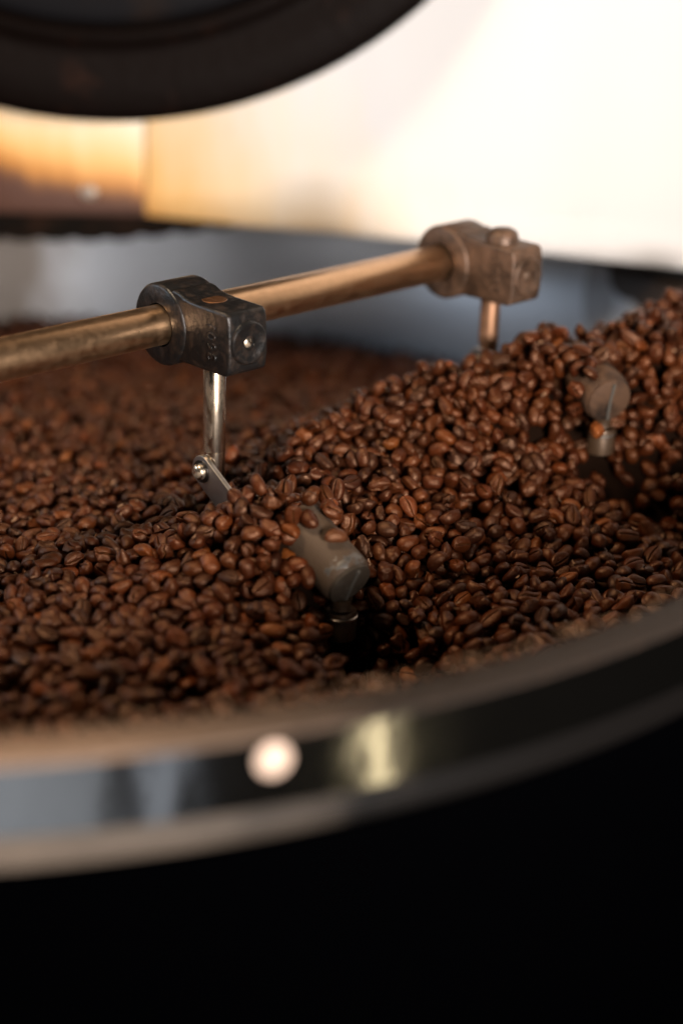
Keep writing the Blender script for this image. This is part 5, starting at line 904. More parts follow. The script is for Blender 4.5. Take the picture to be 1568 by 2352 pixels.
-1590,12136,-960,-41,28,-8,0, -562,12221,-982,-22,-2,-27,2, -2332,12330,-982,-2,-4,-46,2, -2109,12333,-995,-33,-9,36,1, -1092,12309,-969,20,-38,12,1, 236,12332,-991,-13,9,26,5,
-1718,12486,-998,40,-12,-16,4, -1300,12493,-993,-27,-1,-19,3, -2353,12577,-978,35,-32,-2,3, -1638,12610,-997,-23,41,0,2, -12,12637,-1016,29,2,31,0, -2020,12654,-998,27,8,-9,0,
-1699,12850,-993,3,-50,-5,5, -474,12862,-1017,44,-9,-7,4, -531,12964,-1038,-41,0,22,1, -1055,13037,-1003,-28,-40,1,3, -535,13034,-1033,25,39,-14,3, -1088,13166,-1043,18,15,-17,1,
-406,7117,-247,0,22,9,0, -118,8255,-195,-10,33,30,0, 337,8554,-59,-5,-23,-10,1, 927,8692,160,8,4,47,2, 280,8509,-65,-26,14,-2,3, -395,6763,-569,10,2,46,1,
406,6811,-920,3,-3,-24,0, 702,6827,-736,-38,-23,-22,4, 122,7608,-465,7,-7,48,1, 31,7927,-302,5,-33,-36,2, 699,7874,-472,-13,26,-2,2, 671,8002,-332,-48,-9,9,4,
1659,8755,188,6,3,-10,5, 424,9125,-437,37,-20,27,2, 844,9194,-359,-32,11,-37,1, 699,9286,-498,-13,21,-33,3, 767,9317,-492,-15,7,43,4, -867,6342,-654,0,-44,24,2,
-1462,6804,-656,6,25,-19,3, -929,6815,-601,-34,7,36,2, 609,7095,-686,-7,1,-41,3, 424,7095,-707,-5,20,-45,4, 148,7378,-530,8,-48,4,4, 742,7682,-540,8,-19,-40,4,
348,7833,-303,-6,30,-6,2, 1368,7954,-577,-29,8,36,2, 409,8026,-299,-26,36,-12,0, -740,6125,-636,35,-30,-12,3, -748,6463,-592,-10,15,-46,5, -957,6632,-591,6,47,-1,5,
-742,6670,-567,7,48,-14,1, -1081,6835,-605,10,-25,-32,3, -616,6751,-552,-44,-3,-16,3, -760,6859,-548,8,29,40,5, 1022,7094,-661,-15,21,-42,2, 1377,7070,-646,3,0,5,2,
787,7387,-598,-9,-3,2,0, -1561,7548,-637,-14,-43,-21,5, -318,7615,-321,24,26,34,1, 1187,7621,-581,41,14,4,0, -1283,7935,-600,9,-6,10,5, 843,7723,-550,3,-48,13,0,
1210,7826,-550,-1,50,1,5, -1143,8368,-636,23,9,-42,1, -810,8383,-584,-1,-50,1,5, -1302,8527,-623,-14,4,-30,2, -1927,9254,-645,48,6,-2,1, -1639,9346,-637,16,46,-1,4,
-1449,10646,-789,5,33,-36,5, -1730,11151,-857,12,-44,9,3, 367,12142,-993,-24,42,-3,0, 502,12382,-1026,-32,37,-10,2, 182,6303,-706,10,0,42,4, -1414,6799,-604,-24,-33,28,4,
-212,7306,-254,17,-13,-15,1, -911,8146,-589,-42,1,-1,3, 1610,8014,-659,10,16,30,0, -735,8451,-519,18,36,23,4, -1075,8842,-616,14,-1,14,3, -1012,9505,-621,47,8,-1,1,
-886,10101,-704,-49,-4,-6,2, -1453,10124,-691,10,45,-14,2, -1789,10409,-748,-39,23,-20,5, 46,10461,-722,-8,46,-16,0, -1768,10672,-769,-47,4,1,4, -23,10875,-788,19,45,0,4,
-2341,10947,-822,5,-34,-36,0, -2159,11042,-824,46,15,11,3, -7,11002,-825,-16,-42,-20,3, 249,11038,-797,2,-36,27,2, -72,11155,-847,42,15,-16,2, 56,11149,-825,-9,3,31,2,
-1167,11349,-885,-29,-10,-16,1, -1832,11445,-895,17,-39,-10,3, 339,11503,-881,-8,9,-13,4, -1671,11566,-902,13,10,17,4, -845,11547,-912,-29,-20,-17,5, -2101,11674,-912,-43,21,12,2,
-697,11709,-916,16,18,-44,5, -2488,11830,-949,-13,-38,11,3, -885,11818,-913,-5,-13,48,1, -1543,11893,-942,7,17,-43,5, -1471,11980,-959,27,-5,-36,2, -2566,12057,-968,-4,25,43,3,
188,12094,-961,-43,21,12,2, -1994,12209,-957,15,47,-4,5, -1751,12255,-993,5,-30,-32,1, -1230,12254,-981,14,48,2,0, -816,12239,-1003,12,-21,14,1, -259,12375,-976,-25,-25,-28,3,
-2627,12499,-1011,36,-1,-6,3, -1097,12505,-982,44,-10,-20,4, -790,12523,-1014,26,18,-38,3, -2222,12686,-1022,-8,-47,15,2, -1737,12771,-999,21,44,-8,0, -939,12749,-997,47,13,-12,5,
-1253,12820,-1006,32,-10,7,5, -1162,12833,-1014,-33,-19,9,4, -566,12861,-1020,-18,-46,-8,4, -1320,12918,-1006,-3,16,35,5, 1538,8774,195,-11,0,-46,0, 1146,8266,-260,-18,-11,30,1,
1749,8690,161,-29,16,-27,2, 434,8491,-4,-20,7,-26,5, 16,8398,-147,34,-7,4,4, 1415,9131,104,-35,-36,2,2, 1371,8588,103,-24,36,21,4, 1047,8561,69,9,-20,-35,3,
-657,6971,-528,-3,-7,46,1, -602,6962,-472,4,-42,-26,1, 292,7112,-752,-32,28,-12,2, 196,7801,-339,-31,12,35,3, 340,8002,-291,4,46,11,0, 174,8278,-151,18,16,38,2,
569,9068,-355,-14,-12,28,3, 893,9054,-227,2,-30,-33,0, 925,9297,-414,6,-1,-7,1, 868,9563,-606,-27,-6,1,1, 86,6347,-725,4,-17,-18,1, -1258,6430,-673,6,-21,36,2,
567,6876,-742,-35,10,33,5, 896,6953,-678,-16,44,-16,5, 532,6933,-754,-37,-27,-13,1, 731,7030,-695,13,-15,-9,3, 287,7233,-678,12,9,-32,1, 20,7779,-372,-27,35,-6,4,
-573,8123,-495,-23,3,-25,1, 278,8052,-247,-26,-40,-1,5, 987,8456,79,10,2,49,2, 593,9001,-302,11,43,-16,1, -634,5928,-643,11,-48,0,5, -387,6026,-634,4,14,38,3,
-501,6206,-625,37,-5,2,1, -1142,6742,-613,-28,-13,-3,0, 818,6728,-686,-40,23,-6,4, -1011,6805,-587,-1,8,17,1, 1069,6837,-660,16,25,-24,2, 1258,6941,-635,36,-3,-2,1,
-1570,7107,-630,-21,29,-7,1, -1123,7195,-603,-44,18,-11,2, -1157,7288,-592,1,-41,11,0, -1571,7461,-662,1,-25,-36,4, -1193,7544,-588,-6,44,22,0, -16,7479,-409,-7,-36,2,3,
1085,7566,-601,-5,-47,16,1, -1541,7846,-640,2,1,10,4, 517,7756,-467,-38,30,-11,4, 1449,7868,-599,7,-42,-23,3, -1097,8021,-595,13,16,41,2, -534,8020,-450,0,-7,-4,4,
-638,8164,-468,42,21,-16,1, 1233,7893,-541,2,41,28,4, -1423,8195,-645,-47,-17,0,4, -1180,8442,-632,2,-1,-38,2, -1907,8806,-638,-1,5,50,0, -1588,8830,-653,-33,-7,34,3,
-1608,9425,-662,-42,-7,13,2, -383,10190,-744,-21,39,-9,4, -223,10480,-757,-43,22,5,1, -454,10796,-799,32,14,-33,0, -1045,11486,-917,10,20,12,0, -1826,11603,-932,-7,19,19,0,
-2238,12283,-1009,-30,28,3,4, -1981,12321,-997,-41,-6,-19,3, -2233,12611,-1026,-12,-39,26,5, -186,12860,-1058,37,11,-23,4, -2757,12990,-1045,-32,33,-19,5, -995,5890,-597,27,-23,-10,2,
-1018,7230,-541,16,-47,0,3, -363,7532,-309,7,-37,-28,5, -1162,7982,-572,-29,-35,21,1, 1175,7757,-527,-45,20,-5,5, -821,8075,-546,39,26,-6,0, 1081,7780,-508,-48,14,4,5,
-1890,8679,-628,-10,-27,27,5, -381,9009,-493,22,-17,34,2, -2024,9297,-614,12,-48,10,3, -1688,9307,-602,15,44,-13,0, -614,9337,-591,-3,10,-4,5, 1690,9527,138,10,48,-10,1,
-468,9877,-663,-29,9,-21,1, -739,10243,-721,-32,12,-26,2, -168,10231,-699,39,31,1,5, -265,10413,-734,0,-24,-19,2, -1297,10588,-743,16,-20,-38,5, -175,10610,-733,-42,20,-1,1,
-594,10766,-768,-13,-43,16,0, -599,10948,-808,19,12,31,1, -1541,11019,-816,-11,44,19,4, -453,11198,-865,-42,-16,10,1, -1469,11287,-864,38,-8,-25,2, 14,11278,-878,-44,-7,-15,4,
-1301,11390,-879,19,-6,45,5, -1229,11387,-872,-26,42,1,3, -1062,11400,-899,5,-15,45,2, 319,11378,-878,18,-30,20,4, -1601,11467,-913,3,-24,18,1, 455,11466,-874,-43,23,10,4,
493,11555,-889,-2,-46,-10,5, 448,11633,-907,-22,-18,-36,0, -2400,11719,-929,-40,-2,1,1, -1861,11731,-948,-22,34,20,5, -1236,11738,-921,8,48,-6,3, -141,11822,-945,13,-44,-19,5,
-778,11955,-955,43,-23,9,3, -1426,12050,-964,5,28,-40,1, -337,12147,-980,27,34,17,5, 651,12170,-996,13,35,-5,5, -1446,12234,-977,-43,-13,11,1, -1360,12225,-983,38,20,-23,5,
-198,12409,-1012,-32,37,7,0, -1581,12666,-1009,-27,2,-7,2, -241,12658,-1027,-5,-18,40,5, -2488,12753,-1012,6,49,6,2, -2062,12764,-1026,30,-17,19,2, -392,12971,-1049,-30,-32,20,5,
-99,6934,-687,-12,5,37,4, 855,8147,-236,-4,7,-40,0, 168,8413,-97,17,11,-39,0, -133,8392,-237,18,20,6,2, 1670,9116,258,19,21,-14,0, 693,8677,34,32,6,1,3,
-153,6777,-669,26,25,-24,2, -749,6891,-612,-42,-16,4,5, -481,6840,-526,7,-7,-5,4, 200,7202,-728,-44,-8,1,5, 306,7569,-526,-40,27,7,5, -636,7923,-677,4,-22,3,5,
663,9038,-289,8,-3,45,2, 678,9133,-359,6,-24,17,0, 368,9183,-488,-46,-13,13,0, 884,9398,-505,48,10,4,4, 455,9430,-624,-15,-17,3,1, 733,9409,-559,-22,-2,32,4,
-325,6073,-672,-12,-47,-11,4, -625,6263,-688,-48,9,0,3, -311,6234,-659,-21,-11,-40,5, -307,6353,-665,-24,-11,14,3, -270,6429,-657,41,-26,11,5, 855,6632,-673,27,-28,-31,4,
1102,6993,-685,-37,8,8,2, 227,7101,-741,41,-27,7,2, 360,7217,-672,-23,-44,5,5, 726,7297,-684,19,-26,-32,1, 757,7384,-675,-22,-12,-43,1, 956,7707,-568,4,10,-33,1,
460,9007,-354,43,-24,-2,5, -1874,9303,-692,-21,2,2,1, -1274,5784,-644,-12,-48,-7,3, -909,5846,-646,47,6,-15,4, -1198,6251,-615,7,2,47,2, -1150,6306,-618,-13,-46,14,5,
-1370,6874,-636,16,46,10,4, -890,6760,-580,-19,-6,24,1, -95,6792,-764,-12,-28,-39,3, -661,6811,-542,-3,-20,46,3, -758,6926,-525,18,46,9,0, -1472,7206,-657,46,-13,6,5,
1369,7455,-646,-13,25,-41,2, 1037,7461,-618,1,20,46,4, -1417,7633,-622,41,-10,-20,1, 1626,7620,-699,6,-37,-2,3, -1003,7727,-541,-14,6,34,2, 603,7649,-524,-23,13,-41,2,
-218,7813,-310,-46,9,-2,4, 715,7858,-388,3,38,-30,3, 1159,7905,-491,-29,-7,2,4, 39,8792,-261,-2,-31,26,5, -1460,9153,-617,-44,-6,18,2, -1404,9269,-647,-26,-43,-1,0,
-998,9251,-643,25,-33,25,5, -1060,9370,-639,10,1,27,5, -1052,9720,-674,9,-21,-30,3, -1728,9787,-687,39,-26,16,0, -1296,9805,-685,5,-24,-33,3, -2084,9889,-691,15,0,-21,5,
-1210,9983,-696,16,15,45,4, -1573,10071,-713,32,-16,35,4, -2020,10170,-725,9,-49,2,5, -1517,10259,-726,22,37,-24,1, -1314,10442,-766,0,-22,-40,2, -59,10533,-761,9,-44,-18,4,
-406,10869,-831,9,45,13,3, -423,11137,-874,-20,29,-34,2, 396,12021,-991,-9,-46,11,0, 362,12226,-997,-48,4,-4,2, 794,12195,-998,31,-14,11,1, -392,12491,-1023,30,2,-33,3,
-80,12661,-1032,39,23,21,4, -1970,12889,-1034,1,2,-43,2, -845,12881,-1038,5,1,-4,5, -842,13086,-1053,-20,24,9,4, -2734,13186,-1077,3,12,30,2, -2461,13139,-1042,30,-35,-8,1,
-1501,6706,-608,-5,42,-5,2, -1151,7742,-588,24,-15,41,4, 1532,8050,-643,32,19,1,1, -1096,8316,-611,-12,21,14,2, -28,8545,-211,27,-15,-34,2, -830,8527,-552,33,-35,12,3,
-583,8800,-526,-28,-37,8,5, -1424,8836,-626,-14,48,2,2, -567,8922,-528,-29,18,-36,2, -427,9216,-552,-28,25,2,5, -679,9208,-613,-43,13,-20,5, 1279,9560,-69,-27,-11,39,2,
-471,9436,-604,-43,-6,13,2, -351,9462,-595,-10,-21,38,0, -1310,9669,-649,-9,-26,38,0, -880,9662,-644,13,48,2,3, -707,9748,-634,38,21,-13,2, -241,9997,-687,11,-47,7,3,
-1304,10025,-667,32,-7,5,1, -1672,10193,-704,31,-3,-13,3, -1123,10503,-738,45,-21,2,4, -2174,10772,-786,28,8,9,3, -1505,10759,-792,12,-3,-7,4, 32,10784,-788,2,25,-25,2,
-1872,10842,-812,-23,44,1,5, -1325,10839,-781,-19,40,-19,2, -1077,10943,-808,-11,-48,4,5, -1830,11014,-814,-22,0,-7,3, -1508,11166,-851,47,-4,17,2, -2048,11192,-849,19,46,-1,4,
-1269,11200,-848,-46,16,-7,0, -833,11238,-858,26,38,19,3, 234,11275,-850,36,34,-5,0, -2259,11411,-880,27,28,16,1, -1838,11360,-884,-38,9,-31,4, -1765,11382,-892,46,-1,18,1,
-515,11343,-880,7,24,24,5, -2404,11476,-900,4,-17,-25,1, -2308,11482,-898,-2,11,-11,3, -281,11476,-882,43,-10,9,2, -562,11601,-918,-16,-41,-7,1, -599,11698,-923,-48,-6,-2,3,
-1214,11826,-938,-20,13,36,5, -53,11782,-933,-32,8,-29,5, -1943,11888,-960,-1,-46,-16,1, -864,11899,-944,45,19,12,0, 195,11883,-950,5,-46,13,0, -165,11983,-958,17,-43,11,2,
-1062,12135,-937,34,-35,-10,4, -553,12094,-973,5,-25,23,3, -793,12153,-987,-23,22,38,2, -438,12257,-1010,5,44,-22,4, -1570,12330,-984,26,39,12,2, -1169,12322,-996,46,18,-6,5,
-908,12577,-1033,-40,5,-29,5, -91,12581,-1004,-19,-26,32,4, -2014,12823,-1016,8,29,-35,0, -1856,12855,-1006,-23,21,-24,5, -2673,12932,-1025,-17,-41,20,3, -1834,13110,-1022,-2,14,-1,3,
303,7951,-327,-4,-39,-2,2, -666,7804,-669,-27,0,42,3, 938,8688,87,26,16,-17,5, 1194,8637,166,-12,-10,-3,0, 250,8269,-112,-22,5,44,2, 1474,8765,243,-18,41,23,0,
547,8576,34,-14,4,3,1, -339,6692,-641,16,6,-17,0, 318,6865,-935,-41,9,27,4, 691,6988,-739,11,-11,-31,2, 20,7060,-627,-20,33,-31,4, 467,7401,-654,-30,6,10,1,
487,7879,-429,0,0,34,0, 627,8073,-255,17,-13,36,5, 1190,8705,121,35,-12,33,0, 925,8875,-21,14,-45,-16,4, 403,9066,-382,13,-7,32,2, 1753,8755,190,47,-15,-8,1,
1116,9118,-251,-12,23,-42,1, 441,9496,-686,-7,11,40,4, 1856,10486,-374,-3,-49,-9,0, -1133,5696,-683,28,26,30,2, -957,5885,-670,-11,9,-41,3, -635,6080,-655,-6,22,22,2,
-909,6176,-650,3,-48,5,2, -678,6160,-672,-49,9,-3,3, -362,6166,-661,30,-24,-23,4, -838,6418,-663,13,16,12,1, -561,6479,-648,48,-7,9,2, -346,6471,-662,12,12,23,2,
776,6677,-696,18,39,21,3, 1000,6815,-693,-47,13,-4,3, -837,6840,-602,-20,-45,-5,2, -753,7006,-545,32,5,-7,3, 406,6965,-786,-36,34,-3,2, 1073,7058,-693,17,-42,20,1,
673,7339,-658,24,-43,9,5, 67,7358,-508,-12,-32,-5,5, 328,7379,-577,-30,-40,0,4, 696,7618,-606,-5,1,39,1, 1333,7710,-631,-24,-36,-15,2, 476,7673,-474,24,38,10,1,
-309,8165,-338,46,1,-20,1, 611,8415,-13,31,-29,-15,2, 850,8438,37,-6,-27,39,3, 503,8877,-226,17,0,-25,4, -1733,8931,-691,-16,39,-24,5, 1106,9203,-251,8,49,-2,5,
1839,10442,-326,42,-14,-21,4, -342,5805,-626,-15,-43,-3,1, -535,5951,-634,45,-14,2,3, -162,6317,-658,-10,10,5,4, -45,6394,-704,22,-42,10,2, -1285,6493,-617,-6,-47,13,4,
-722,6540,-577,20,-1,-17,3, 788,6587,-679,-11,2,-19,4, 896,6834,-667,33,-35,-5,5, -1098,6985,-594,26,-18,6,3, -185,6706,-666,38,-26,-18,3, -1402,7079,-643,2,20,22,0,
-588,7179,-370,-16,-13,-20,2, -135,7188,-288,42,-3,12,0, 1229,7179,-676,-5,16,-12,4, -1089,7267,-588,0,29,-21,1, -1399,7364,-628,-8,-18,42,5, 495,7269,-650,29,-13,13,3,
821,7467,-597,-20,-33,-31,4, 1247,7489,-629,-10,6,15,3, -1521,7623,-652,-47,12,-6,2, -895,7643,-540,-7,-32,-37,1, -83,7579,-375,2,38,-32,1, 1429,7599,-623,-5,-21,-42,4,
533,7621,-539,-44,11,17,1, 943,7616,-594,-7,-36,34,4, -192,7720,-307,41,-24,9,5, 1156,7689,-583,35,32,-15,4, -1698,7896,-672,-23,24,32,5, -521,7928,-429,26,-21,-27,1,
-1621,8191,-639,3,-8,48,3, -737,8194,-563,34,-29,22,0, 1489,8100,-657,27,10,-8,0, -1671,8258,-652,-6,1,-50,2, -1503,8220,-641,47,7,8,3, -107,8193,-216,17,-47,-4,1,
-1486,8328,-626,-24,7,-32,4, -1617,8544,-634,6,7,49,0, -1019,8570,-616,39,16,7,4, -904,8657,-615,-8,-46,14,0, -1514,8671,-635,28,40,-2,3, -1248,8987,-629,-16,-6,44,4,
-1206,9060,-647,37,20,-23,4, -1035,9066,-650,-35,35,1,4, -1653,9191,-628,0,50,-1,2, -1104,9417,-661,-3,12,19,3, -909,9433,-649,12,16,45,4, -947,9546,-670,-19,5,-33,1,
-1018,9822,-702,-31,11,-37,3, -1313,9970,-716,9,28,8,4, -924,9964,-690,-22,36,-4,2, -1257,10075,-703,-1,-47,17,0, -461,10060,-730,-40,7,-30,3, -1969,10284,-736,-2,-44,-17,3,
-1919,10615,-782,26,-36,16,5, -42,10792,-813,24,14,-38,1, -2330,10895,-846,-2,41,-28,5, -1632,10897,-806,32,20,24,5, -2048,11756,-951,25,-20,-36,2, -2160,12017,-977,-6,33,-32,1,
-2246,12204,-1012,11,43,15,2, -1870,12186,-991,-22,-37,24,2, -345,12228,-1012,7,-35,33,2, 507,12207,-1002,-7,49,4,5, -1752,12378,-1022,6,6,-48,4, -2011,12441,-1013,45,-10,10,4,
-801,12809,-1047,44,13,-7,4, -490,12803,-1030,41,16,-12,3, -2060,12867,-1044,10,36,-30,5, -2406,13064,-1029,-2,15,47,5, -1364,13091,-1038,7,8,-1,0, 534,7332,-617,42,-24,12,3,
-1697,7755,-622,-4,-24,-22,4, 1567,7953,-624,8,7,-22,4, 1709,8048,-713,-10,-3,38,3, -204,8640,-324,1,-48,6,5, -573,8702,-494,31,-20,5,2, -743,8685,-544,-49,-6,8,1,
930,8940,-57,-4,46,-15,5, -915,8782,-605,0,31,39,0, -618,9003,-549,-7,7,-49,4, -778,9089,-575,-40,-24,6,1, -1484,9503,-618,11,29,39,3, -1205,9669,-654,4,7,49,4,
-535,10147,-709,40,15,14,4, -245,10231,-710,46,13,-15,4, 20,10234,-691,31,25,2,4, -1503,10396,-735,4,34,36,2, -61,10412,-739,19,28,-36,4, -1755,10510,-766,39,-15,-20,5,
-1033,10683,-792,-14,17,39,4, -813,10699,-757,-14,42,-17,1, -604,10681,-748,7,11,32,2, -540,10666,-772,43,12,17,3, -226,10766,-778,-8,-6,27,5, 283,10863,-778,-11,-14,46,0,
-1278,10939,-818,-31,-12,-23,4, -1374,11120,-843,29,-29,-17,1, -1307,11117,-837,5,2,-32,1, -492,11120,-833,45,-17,12,3, -1581,11225,-865,-29,40,-4,0, -728,11209,-855,-13,46,14,0,
-998,11348,-892,-28,2,35,2, -775,11277,-864,5,2,45,3, -195,11372,-893,36,-15,-30,4, 193,11396,-878,-14,-42,24,3, -2204,11488,-902,-5,45,-14,3, -698,11492,-884,43,-23,-4,0,
-2498,11753,-937,13,-2,-16,0, -2430,11865,-954,32,-36,5,3, -1319,11806,-933,-14,-44,16,5, -276,11803,-935,-32,-37,5,1, 364,11815,-939,-23,-32,25,5, 803,11838,-910,-21,40,-16,5,
-76,11967,-959,34,21,-4,4, -1317,12088,-949,-5,46,-14,3, -1684,12173,-972,-5,49,8,4, -635,12133,-975,18,44,-9,5, -920,12254,-961,-20,-11,-15,0, -1801,12315,-996,-19,6,-32,2,
9,12433,-984,-5,7,-22,4, -2100,12490,-995,-11,6,-23,1, 126,12482,-1009,-14,-21,-42,3, -2697,12621,-999,-29,29,-26,0, -1560,12585,-1008,-5,-30,-39,2, -1128,12571,-1008,34,6,3,4,
-951,12656,-993,30,-9,-21,1, -1636,12911,-1023,45,-17,-12,0, -1451,12916,-1014,38,-12,-5,3, -1032,12934,-1002,13,26,-40,5, -2229,13127,-1013,-36,23,22,2, -2116,13223,-1054,-35,-33,-12,0,
1062,8827,14,12,47,-9,1, 167,7138,-764,-12,0,-30,1, 1735,8250,-572,-34,16,24,3, 978,8663,193,20,41,5,4, 1813,9227,266,18,-26,-27,2, 627,8585,49,8,41,1,4,
1516,9037,197,20,33,-18,0, 257,8587,-89,-5,6,38,0, 546,8674,-24,3,44,17,3, -1147,5955,-715,8,36,34,2, -707,6120,-709,9,-46,13,0, -1306,6387,-709,1,1,44,2,
452,7031,-753,-37,15,-12,1, 590,7154,-740,-7,-4,8,0, 564,7240,-728,-45,4,-7,4, 328,7346,-656,7,17,-28,0, 204,7424,-576,-31,-33,-10,4, -648,7586,-559,35,31,5,0,
12,7658,-409,-9,-41,14,5, 230,7596,-478,-30,-5,19,0, 438,7619,-510,-13,-46,-16,1, 753,7751,-604,23,4,-14,0, 987,7736,-621,-37,30,15,1, 1004,7889,-535,46,-18,-4,0,
402,7952,-348,-9,-19,44,4, 29,8100,-258,-46,18,7,3, 81,8162,-241,-40,28,3,5, 299,8317,-116,-5,-20,45,3, 119,8489,-207,48,5,9,3, 264,8400,-89,-27,-22,-25,2,
698,8550,16,-9,-27,-31,0, -40,8720,-409,-10,1,48,1, 909,8632,107,25,-36,23,4, 412,8937,-319,3,-22,-43,5, 1463,8649,182,-30,29,21,4, 725,9065,-314,-20,-5,40,3,
-186,9044,-643,20,-37,26,0, 590,9252,-477,12,-3,45,5, 655,9212,-471,47,11,-5,3, 137,9296,-615,-21,-3,45,0, 661,9319,-539,0,11,-48,3, 829,9259,-429,-6,-6,-4,4,
377,9342,-592,-2,28,41,2, 164,9438,-672,-15,26,-38,5, 362,9420,-642,-22,-2,25,5, 845,9455,-521,12,-11,46,5, 524,9474,-658,8,-32,-33,4, 747,9509,-614,-6,-13,-27,4,
526,9647,-747,6,48,-10,5, 828,9661,-669,20,45,-2,2, 773,9727,-708,19,34,14,0, 1720,10633,-510,-15,38,-27,4, -587,5984,-684,-27,23,-5,0, -1196,6182,-653,46,9,-18,4,
-836,6238,-646,-6,11,-36,2, -530,6263,-687,45,-22,-3,0, -54,6290,-684,4,-30,40,2, -249,6342,-701,-15,36,22,3, -1053,6450,-666,-21,6,-9,3, -738,6401,-647,49,-4,-8,5,
-1175,6615,-643,-8,-49,6,2, -807,6682,-633,15,-22,-16,1, -696,6655,-629,-20,1,11,2, -549,6728,-605,9,-43,17,0, 620,6748,-770,5,-15,-43,1, 1069,6899,-693,-45,-4,16,4,
-975,6970,-639,8,30,37,1, -923,6887,-605,-8,-17,46,2, -1052,7035,-647,27,-42,6,5, -698,7031,-496,-24,37,-23,4, -927,7218,-561,48,-10,-11,0, 837,7193,-700,-24,12,-37,1,
368,7296,-621,26,-35,-21,4, 465,7329,-649,3,-46,15,0, 244,7348,-576,-11,-47,-12,5, 532,7420,-626,-21,11,-44,3, 824,7418,-671,17,-39,9,2, 1400,7571,-683,31,14,1,3,
327,7471,-507,43,-22,12,0, 1257,7603,-652,9,-1,18,4, -1571,7772,-685,-19,-3,46,0, -1038,7799,-605,-10,19,-26,1, 298,7557,-465,3,-46,-19,4, 320,7676,-404,-17,-9,33,0,
1109,7776,-568,-23,-42,12,3, -1678,8044,-686,23,-44,-1,1, 459,7956,-391,-37,-30,-11,0, 970,7831,-482,6,-9,-19,3, -1733,8114,-713,46,-16,2,0, -208,8126,-257,22,-17,41,5,
933,7983,-430,0,-40,24,1, -631,8267,-514,26,39,14,1, -1559,8375,-672,-7,43,-24,1, 801,8387,-1,20,-3,-36,2, 1064,8590,155,-36,-34,-4,1, 1297,8542,79,46,-7,-14,2,
-1928,8853,-696,0,-9,-12,0, 704,9175,-410,42,-4,22,2, 115,9376,-651,31,4,-6,4, 513,9546,-684,4,14,-43,1, -889,5676,-634,-2,-46,-19,0, -307,6129,-638,42,10,-18,3,
-196,6397,-664,-23,17,-29,5, -1242,6564,-616,-25,3,17,3, -893,6537,-589,13,-5,4,5, -1163,6831,-619,4,22,45,0, -1054,6909,-590,35,-33,9,0, -1021,7007,-586,25,40,8,1,
511,6993,-707,26,-42,6,3, -1037,7197,-589,50,-5,-4,0, -974,7153,-555,-45,5,21,2, 1071,7177,-629,28,17,28,4, 1308,7196,-650,-47,14,-10,0, 1394,7174,-658,-31,-12,-13,5,
860,7234,-657,47,-11,-6,5, 1277,7275,-672,-44,-17,-1,5, -1225,7336,-607,-23,-43,11,2, -880,7358,-534,-33,-36,9,4, 925,7324,-635,-1,33,35,0, 1096,7320,-636,-3,-37,-32,1,
-1642,7466,-647,-35,-26,19,2, -1360,7444,-644,5,-27,-5,2, -1146,7435,-577,6,5,49,0, -1042,7471,-564,45,-4,21,0, 972,7414,-615,-17,-43,-10,1, -1364,7538,-646,-15,-11,-41,0,
-1336,7632,-640,13,43,11,0, -1261,7632,-619,-6,27,-27,2, -1666,7695,-653,49,-9,0,3, -1575,7711,-649,4,22,42,1, -889,7750,-529,-42,25,9,0, -453,7819,-415,1,-29,40,3,
919,7773,-524,-41,-10,-20,0, -1624,7996,-653,6,-46,18,5, 1509,7918,-614,29,-17,1,0, -1276,8095,-644,22,6,22,5, -309,8088,-344,-8,13,30,2, -577,8219,-453,15,30,23,1,
1155,8045,-487,-6,-21,19,2, -750,8275,-600,19,33,-17,5, -1604,8323,-632,11,-4,13,4, -955,8369,-622,-44,-15,-16,2, -1668,8468,-633,-22,21,-7,2, -503,8531,-441,31,37,-7,0,
-400,8702,-399,-5,-11,48,1, -1676,8806,-652,-22,-1,-32,3, -1347,8816,-639,36,-25,12,3, -1001,8806,-635,44,19,8,0, -1133,8891,-643,45,-12,9,2, -818,8910,-628,40,3,-9,1,
-1792,9034,-667,37,22,-3,4, 1021,9152,-223,-12,-9,-21,5, -1166,9162,-646,-44,15,11,0, -2005,9339,-662,12,-9,36,5, -1556,9360,-649,6,-36,-34,2, -1839,9435,-680,23,38,-11,2,
-1648,9553,-660,33,27,3,1, -2026,9594,-661,-16,4,26,3, -907,9631,-689,48,8,-12,5, -596,9634,-659,4,-43,-24,0, -1851,9813,-689,-36,-29,12,0, -1864,9898,-700,28,5,15,1,
-37,10117,-718,5,-42,24,4, -2127,10159,-741,37,-5,5,1, -1590,10184,-730,35,27,5,0, -1333,10147,-703,-44,2,-13,2, -102,10204,-738,41,-19,2,3, -1883,10270,-756,-31,-16,12,0,
-970,10265,-741,21,43,-15,4, -392,10350,-775,45,5,-21,4, -1240,10441,-787,-8,-11,30,5, -584,10549,-776,-22,-44,-8,1, -2285,10788,-814,18,-14,-43,0, -1943,10911,-828,2,18,-42,2,
-1450,10976,-846,-35,35,2,2, 187,11024,-829,8,17,45,3, -565,11262,-888,-11,-12,47,1, -1759,11316,-896,18,31,-32,1, -1169,11305,-937,30,-27,29,4, -853,11489,-943,-11,-26,-13,3,
-2364,11666,-955,38,17,-16,3, -1774,11716,-956,-24,-31,18,0, -503,11658,-924,-6,-21,-45,0, -676,11941,-973,-47,6,5,0, -1322,12024,-994,18,36,15,5, -1621,12089,-1012,-2,-11,8,2,
-2534,12295,-1024,0,42,-27,1, -89,12299,-1014,8,25,4,4, 35,12288,-1016,-21,4,43,1, -643,12375,-1017,21,45,0,3, -545,12378,-1031,-3,23,-21,0, -123,12390,-1010,-15,-17,-1,5,
